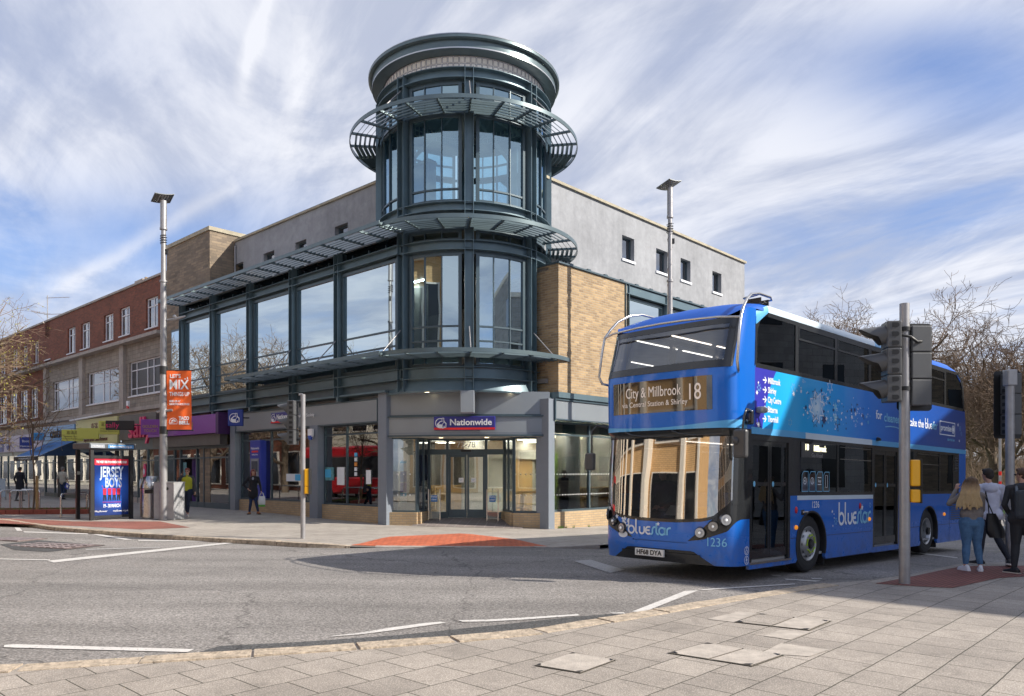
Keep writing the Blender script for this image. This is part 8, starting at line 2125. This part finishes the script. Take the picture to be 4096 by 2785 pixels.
# man in grey hoodie
b = gp(3958, 2262, .06)
M_hd = mfab('grey_hoodie', (.55, .56, .66)); M_bj = mfab('black_jeans', (.022, .024, .034))
def hood(B, k, V3):
    c = V3('neck'); B.cap(c+Vector((-.09, .02, -.02))*k, c+Vector((.09, .02, -.02))*k, .052*k, .052*k, M_hd); B.ell(c+Vector((0, .09, -.06))*k, Vector((.125, .065, .085))*k, M_hd); B.cap(Vector((-.09, 0, .93))*k, Vector((.09, 0, .93))*k, .13*k, .13*k, M_hd, (1, .92))
t, T, k, V3, _ = person('man in pale grey hoodie and black jeans seen from behind, beyond the blonde woman', tuple(b), radians(160), 1.80,
    dict(bulk=1.10, hy=.55, hp=.05, head=(.03, -.02, 1.64), sl=(-.19, .01, 1.42), sr=(.19, .01, 1.42), el=(-.24, -.05, 1.13), wl=(-.20, -.16, .98), er=(.22, -.08, 1.13), wr=(.12, -.2, 1.05), kr=(.12, -.03, .49), ar=(.16, -.02, .09), kl=(-.13, .0, .49), al=(-.27, .22, .12), fl=-.5, fr=.9, pl=.25),
    dict(top=M_hd, leg=M_bj, seat=M_bj, shoe=mat('black_skate_shoe', (.02, .02, .024), .6), sole=mat('cream_sole', (.6, .56, .5), .6), extra=hood), vox=.010)
hair_simple(t, T, k, H_dk, vox=.007); 
carrier('white plastic bag with blue lettering beside the man in the hoodie', (b.x+.26, b.y+.05, b.z+.86), radians(5), .26, .34, M_bagw, M_bagw, 'mz')
# man in black with backpack
b = gp(4094, 2296, .06)
M_bk = mfab('black_hooded_top', (.032, .034, .04)); M_bp = mfab('slate_rucksack', (.045, .052, .06))
def hood2(B, k, V3):
    c = V3('neck'); B.cap(c+Vector((-.09, .03, -.02))*k, c+Vector((.09, .03, -.02))*k, .055*k, .055*k, M_bk); B.ell(c+Vector((0, .10, -.05))*k, Vector((.14, .07, .09))*k, M_bk); B.cap(Vector((-.08, 0, .92))*k, Vector((.08, 0, .92))*k, .15*k, .15*k, M_bk, (1, .92))
t, T, k, V3, _ = person('man in black hooded top and glasses with hand in pocket and rucksack', tuple(b), radians(148), 1.79,
    dict(bulk=1.22, hips=1.1, leg=1.1, hy=.85, head=(.02, -.03, 1.63), sl=(-.20, .01, 1.41), sr=(.20, .01, 1.41), er=(.27, .07, 1.14), wr=(.19, -.03, .97), hdr=(-.4, -.5, -.6), pnr=(-.8, .2, 0), curl=.9, kr=(.11, -.02, .49), ar=(.13, .04, .09), kl=(-.09, .0, .49), al=(-.09, .10, .09), fr=.9, fl=.3),
    dict(top=M_bk, leg=mfab('charcoal_jeans', (.028, .03, .035)), shoe=mat('black_slip_on', (.015, .015, .018), .45), sole=MATS['cream_sole'], arm=1.15, extra=hood2), vox=.010)
hair_simple(t, T, k, H_br, vox=.008); face(t, T, k, True)
Rz = Matrix.Rotation(radians(148), 3, 'Z'); g = thing('rucksack', 'slate grey rucksack on the back of the man in black', 'backpack', tuple(Vector(b)+Rz @ Vector((-.02, .24, 1.18))*k), radians(148))
mb = MB(); mb.bbox(-.15, .15, -.03, .16, -.26, .22, .06); part('pack', g, mb, M_bp); mb = MB().use(mat('strap_grey', (.12, .14, .16), .7))
for sx in (-.11, .12): mb.path([(sx, -.0, .16), (sx, -.10, .27), (sx, -.25, .28), (sx*1.2, -.36, .12), (sx*1.3, -.30, -.1)], .022, 6)
part('strap', g, mb)
# people inside the bus and the branch
def seated(label, local, H, top, hairm, rz, stand_=False):
    Mw = Matrix.Translation(BUS.location) @ BUS.rotation_euler.to_matrix().to_4x4(); p = Mw @ Vector(local)
    J = dict(kl=(-.11, -.42, .93), kr=(.11, -.42, .93), al=(-.11, -.42, .52), ar=(.11, -.42, .52), wl=(-.14, -.32, 1.05), wr=(.14, -.32, 1.05), el=(-.24, -.06, 1.15), er=(.24, -.06, 1.15))
    if stand_: J = {}
    t, T, k, V3, _ = person(label, tuple(p), BF.a+rz, H, J, dict(top=top, leg=M_bj, shoe=M_black, skin=mat('skin_indoor', (.55, .33, .24), .55)), vox=.02)
    hair_simple(t, T, k, hairm, vox=.014); face(t, T, k); return t
seated('bus driver in dark jacket seated behind the lower windscreen', (.85, 1.85, .34-.25), 1.72, M_bk, H_dk, radians(-90))
seated('passenger with dark hair looking out of an upper deck side window', (5.6, .45, 2.4-.42), 1.7, M_bk, H_br, radians(-40))
seated('passenger in dark clothes standing inside the front door of the bus', (1.05, .95, .34), 1.66, M_coat, H_dk, radians(60), True)
wx, wy = RF.w(RF.x(2258, 1.0), 1.0)
t, T, k, V3, _ = person('woman in navy dress standing behind the glass right of the grey pillar', (wx, wy, .1), RF.a+radians(150), 1.66, dict(kl=(-.07, -.02, .5), al=(-.06, .03, .09), ar=(.09, .02, .09)), dict(top=mfab('navy_dress', (.02, .03, .07)), leg=mat('tights', (.18, .12, .10), .6), seat=mfab('navy_dress', (.02, .03, .07)), coat=(mfab('navy_dress', (.02, .03, .07)), .55, .15), shoe=M_black), vox=.018)
hair_simple(t, T, k, H_br, vox=.014); face(t, T, k)

# ================================================================== TREES
M_bark = mat('grey_brown_bark', (.16, .12, .085), .9, var=.3, vscale=12, bump=.5); M_twig = mat('russet_twig', (.18, .125, .085), .9, var=.25, vscale=3); M_bud = mat('yellow_green_bud', (.34, .32, .05), .8, var=.3)
def bare_tree(rng, H, spread, r0, levels, kids, wig=.25, up=.25, min_r=.006, t0=.28, maxn=9000, first=.34, droop=0., buds=None, lean=(0, 0)):
    tr = MB().use(M_bark); cr = MB().use(M_twig); bd = MB().use(M_bud); cnt = [0]
    def rod(mb, pts, ra, rb, n):
        base = None; k = len(pts); vs = []
        for i, p in enumerate(pts):
            d = (pts[min(i+1, k-1)]-pts[max(i-1, 0)])
            q = d.to_track_quat('Z', 'Y'); r_ = ra+(rb-ra)*i/(k-1)
            for j in range(n): a = 2*pi*j/n; vs.append(tuple(p+q @ Vector((cos(a)*r_, sin(a)*r_, 0))))
        mb.add(vs, [[i*n+j, i*n+(j+1) % n, (i+1)*n+(j+1) % n, (i+1)*n+j] for i in range(k-1) for j in range(n)], n > 4)
    def grow(p, d, L, r_, lv):
        if cnt[0] > maxn: return
        seg = 5 if lv < 2 else (4 if lv < levels-1 else 3); pts = [p]; dirs = [d]
        for i in range(seg):
            j = Vector((rng.gauss(0, 1), rng.gauss(0, 1), rng.gauss(0, 1)))*wig*(.5 if lv == 0 else 1)
            d = (d+j*.5+Vector((0, 0, (up if lv < levels-1 else up*.3)-droop*(lv/levels)))*.3).normalized(); p = p+d*L/seg; pts.append(p); dirs.append(d)
        rb = r_*.55 if lv else r_*.7
        cnt[0] += 1
        rod(tr if lv < 2 else cr, pts, r_, max(rb, min_r), 8 if lv == 0 else (5 if lv < 2 else 3))
        if buds and lv >= levels-2:
            for q in pts[1:]:
                if rng.random() < buds: 
                    o = Vector((rng.gauss(0, .02), rng.gauss(0, .02), rng.gauss(0, .02))); s_ = rng.uniform(.012, .028); a = Vector((rng.gauss(0, 1), rng.gauss(0, 1), rng.gauss(0, 1))).normalized()*s_; b_ = Vector((rng.gauss(0, 1), rng.gauss(0, 1), rng.gauss(0, 1))).normalized()*s_; bd.add([tuple(q+o+a), tuple(q+o+b_), tuple(q+o-a), tuple(q+o-b_)], [[0, 1, 2, 3]])
        if lv >= levels: return
        nk = kids[min(lv, len(kids)-1)]
        for i in range(nk):
            u = first+(1-first)*(i+.5)/nk if lv == 0 else .2+.8*(i+rng.random()*.6)/nk
            u = min(.999, u); ii = min(seg-1, int(u*seg)); q = pts[ii].lerp(pts[ii+1], u*seg-ii); dd = dirs[ii+1]
            az = i*2.4+rng.uniform(-.5, .5); s_ = dd.orthogonal().normalized(); s_ = Matrix.Rotation(az, 3, dd) @ s_
            ang = radians(rng.uniform(32, 62)*(spread if lv == 0 else 1)); nd_ = (dd*cos(ang)+s_*sin(ang)).normalized()
            grow(q, nd_, L*rng.uniform(.48, .72)*(1.15-.45*u if lv == 0 else 1), max(min_r, r_*(.62-.25*u)*(1 if lv == 0 else .9)), lv+1)
    grow(Vector((0, 0, 0)), Vector((lean[0], lean[1], 1)).normalized(), H*.62, r0, 0)
    return tr, cr, bd
def tree_thing(name, label, loc, args, rz=0, group=None):
    t = thing(name, label, 'tree', loc, rz, group); tr, cr, bd = bare_tree(**args)
    part('trunk', t, tr); part('crown', t, cr)
    if bd.v: part('buds', t, bd)
    return t
RT = random.Random(21)
protos = []
spots = []
def at(px, Y): X = (px-CX)/F*Y; return (X, Y, G(X, Y))
defs = [(3640, 50, 1.0, 'tall bare tree whose crown shows above the two black signal heads'), (3980, 46, .92, 'bare tree with dark forked limbs right of the bus rear, nearest the road'), (4180, 52, 1.12, 'bare tree cut by the right edge of the picture')]
for i, (px, Y, sc, lab) in enumerate(defs):
    hh = (14.2, 10.5, 11.5)[i]
    t = tree_thing('bare_tree', lab, at(px, Y), dict(rng=random.Random(31+i), H=hh, spread=.9, r0=.26, levels=5, kids=(9, 6, 5, 4, 3), min_r=.012, wig=.38, up=.3, first=.30, maxn=5600), RT.random()*6, 'bare winter trees in the park')
    protos.append(t)
more = [(3490, 60, 1.14, 'small bare crown just showing over the bus roof left of the signals'), (3800, 62, 1.12, 'bare tree rising directly behind the rear of the bus'), (4060, 66, 1.0, 'bare tree standing behind the right-hand signal board'), (3920, 84, 1.05, 'slender bare tree deep in the park, right of the bus'), (3700, 88, 1.1, 'distant bare tree hidden low behind the bus roof'), (4140, 96, 1.1, 'distant bare tree at the right edge beyond the others'), (4020, 120, 1.25, 'farthest bare tree between the bus and the right signal'), (3860, 132, 1.25, 'farthest bare tree just right of the bus back'), (4250, 72, 1.1, 'bare tree mostly beyond the right edge')]
for i, (px, Y, sc, lab) in enumerate(more):
    c = copytree(protos[i % 3]); c.location = at(px, Y); c.rotation_euler = (0, 0, RT.random()*6.28); c.scale = (sc, sc, sc); c['label'] = lab
# scrub under the trees
mb = MB().use(M_twig); RS_ = random.Random(8)
for i in range(15000):
    px = RS_.uniform(3560, 4350); Y = RS_.uniform(62, 140); X = (px-CX)/F*Y; h_ = RS_.uniform(.8, 6.5)*RS_.random()**.5; a = RS_.random()*6; q = Vector((X, Y, G(X, Y))); tip = q+Vector((cos(a)*h_*.5, sin(a)*h_*.3, h_)); w_ = .02+.02*RS_.random()
    mb.add([tuple(q+Vector((-w_, 0, 0))), tuple(q+Vector((w_, 0, 0))), tuple(tip)], [[0, 1, 2]])
    m_ = q.lerp(tip, .5); a2 = a+RS_.uniform(-1.5, 1.5); t2 = m_+Vector((cos(a2)*h_*.4, sin(a2)*h_*.3, h_*.35)); mb.add([tuple(m_+Vector((-w_*.6, 0, 0))), tuple(m_+Vector((w_*.6, 0, 0))), tuple(t2)], [[0, 1, 2]])
o = mb.build('undergrowth'); tag(o, 'tangled brown undergrowth along the back of the park', 'undergrowth', kind='stuff')
# street tree on the left
b = gp(-300, 2072, .1)
tree_thing('street_tree', 'spreading street tree in yellow-green bud reaching in from the left edge', (b.x, b.y, b.z), dict(rng=random.Random(77), H=8.4, spread=1.2, r0=.16, levels=5, kids=(10, 6, 4, 3, 3), min_r=.0045, wig=.30, up=.16, first=.36, maxn=4600, droop=.1, buds=.42), .6)
b = gp(132, 2054, .12)
tree_thing('young_tree', 'slender bare young tree in the planting bed tied beside a stake', tuple(b), dict(rng=random.Random(14), H=5.0, spread=.55, r0=.035, levels=3, kids=(10, 3, 2), min_r=.006, wig=.2, up=.5, first=.5, maxn=200))
b = gp(148, 2054, .12); t = thing('tree_stake', 'round wooden stake beside the young tree', 'stake', tuple(b)); mb = MB().use(mat('stake_wood', (.36, .24, .11), .8, var=.2, vscale=9)); mb.tube((0, 0, 0), (0, 0, 1.3), .05, .045, 10); part('post', t, mb); mb = MB().use(M_black); mb.tube((-.12, 0, 1.05), (.02, 0, 1.05), .02); part('tie', t, mb)
# trees across the left street (seen in the glass)
for x, sc, lab in ((44, .95, 'bare street tree across the left street, nearest one outside the picture'), (55, 1.15, 'bare street tree across the left street, middle one outside the picture'), (68, 1.25, 'bare street tree across the left street, farthest one outside the picture')):
    wx, wy = OF.w(x, -3.5); c = copytree(protos[1]); c.location = (wx, wy, G(wx, wy)); c.scale = (sc, sc, sc); c.rotation_euler = (0, 0, x); c['label'] = lab; c['group'] = 'bare trees across the left street'
# weeds by the right plinth
mb = MB().use(M_grass); RW = random.Random(2)
for px0, n in ((2240, 80), (2270, 14), (2300, 14), (2362, 14)):
    for i in range(n):
        x = RF.x(px0, .0)+RW.uniform(0, .25 if n > 20 else .06); wx, wy = RF.w(x, .1+RW.uniform(-.06, .02)); z = G(wx, wy)+.095; h_ = RW.uniform(.03, .11); a = RW.random()*6; mb.add([(wx, wy, z), (wx+.012, wy, z), (wx+.03*cos(a), wy+.03*sin(a), z+h_)], [[0, 1, 2]])
o = mb.build('pavement_weeds'); tag(o, 'tufts of green weeds at the foot of the right brick plinth', 'weeds', kind='stuff')

# ================================================================== one object per piece
def split_pieces(o, tol=.03):
    me = o.data; nv = len(me.vertices); par = list(range(nv))
    def find(a):
        while par[a] != a: par[a] = par[par[a]]; a = par[a]
        return a
    for f in me.polygons:
        vs = list(f.vertices); r = find(vs[0])
        for v in vs[1:]: par[find(v)] = r
    groups = {}
    for i in range(nv): groups.setdefault(find(i), []).append(i)
    if len(groups) < 2 or len(groups) > 400: return
    bb = []
    for k, vs in groups.items():
        xs = [me.vertices[i].co for i in vs]; bb.append([k, [min(p[j] for p in xs) for j in range(3)], [max(p[j] for p in xs) for j in range(3)]])
    n = len(bb); q = list(range(n))
    def fd(a):
        while q[a] != a: q[a] = q[q[a]]; a = q[a]
        return a
    for i in range(n):
        for j in range(i+1, n):
            if all(bb[i][1][c] <= bb[j][2][c]+tol and bb[j][1][c] <= bb[i][2][c]+tol for c in range(3)): q[fd(i)] = fd(j)
    cl = {}
    for i in range(n): cl.setdefault(fd(i), []).append(bb[i][0])
    if len(cl) < 2: return
    root_to = {r: c for c, rs in cl.items() for r in rs}
    base = o.name.split('.')[0]; first = True; kids = list(o.children)
    for c in cl:
        mb = MB(); mp = {}
        for f in me.polygons:
            if root_to[find(f.vertices[0])] != c: continue
            for v in f.vertices:
                if v not in mp: mp[v] = len(mb.v); mb.v.append(tuple(me.vertices[v].co))
            mb.f.append([mp[v] for v in f.vertices]); mb.m.append(f.material_index); mb.sm.append(f.use_smooth)
        mb.mats = list(me.materials); mb.cur = 0
        p = mb.build(base, o.parent); p.location = o.location; p.rotation_euler = o.rotation_euler; p.scale = o.scale
        for k_ in o.keys():
            if k_ not in ('cycles',): 
                try: p[k_] = o[k_]
                except Exception: pass
        if first:
            for k_ in kids: k_.parent = p
            first = False
    bpy.data.objects.remove(o)
SPL = {'pillar', 'tie_rod', 'downlight', 'ceiling_light', 'window_poster', 'wheel_arch', 'strip_light', 'stanchion', 'pendant_light', 'roof_brace', 'mud_flap', 'post', 'spandrel', 'pane', 'brick_wall', 'window_bar', 'lower_window_frame', 'side_marker', 'waist_stripe', 'banner_arm', 'foot_plate', 'bracket', 'headlight_surround', 'rendered_wall', 'nut_marker', 'replaced_paving_slabs', 'road_marking', 'frame_post', 'corner_pillar', 'vent', 'wordmark'}
SPL -= {'road_marking', 'replaced_paving_slabs'}
for o in [o for o in scene.objects if o.type == 'MESH' and o.name.split('.')[0] in SPL and o.parent]: split_pieces(o)
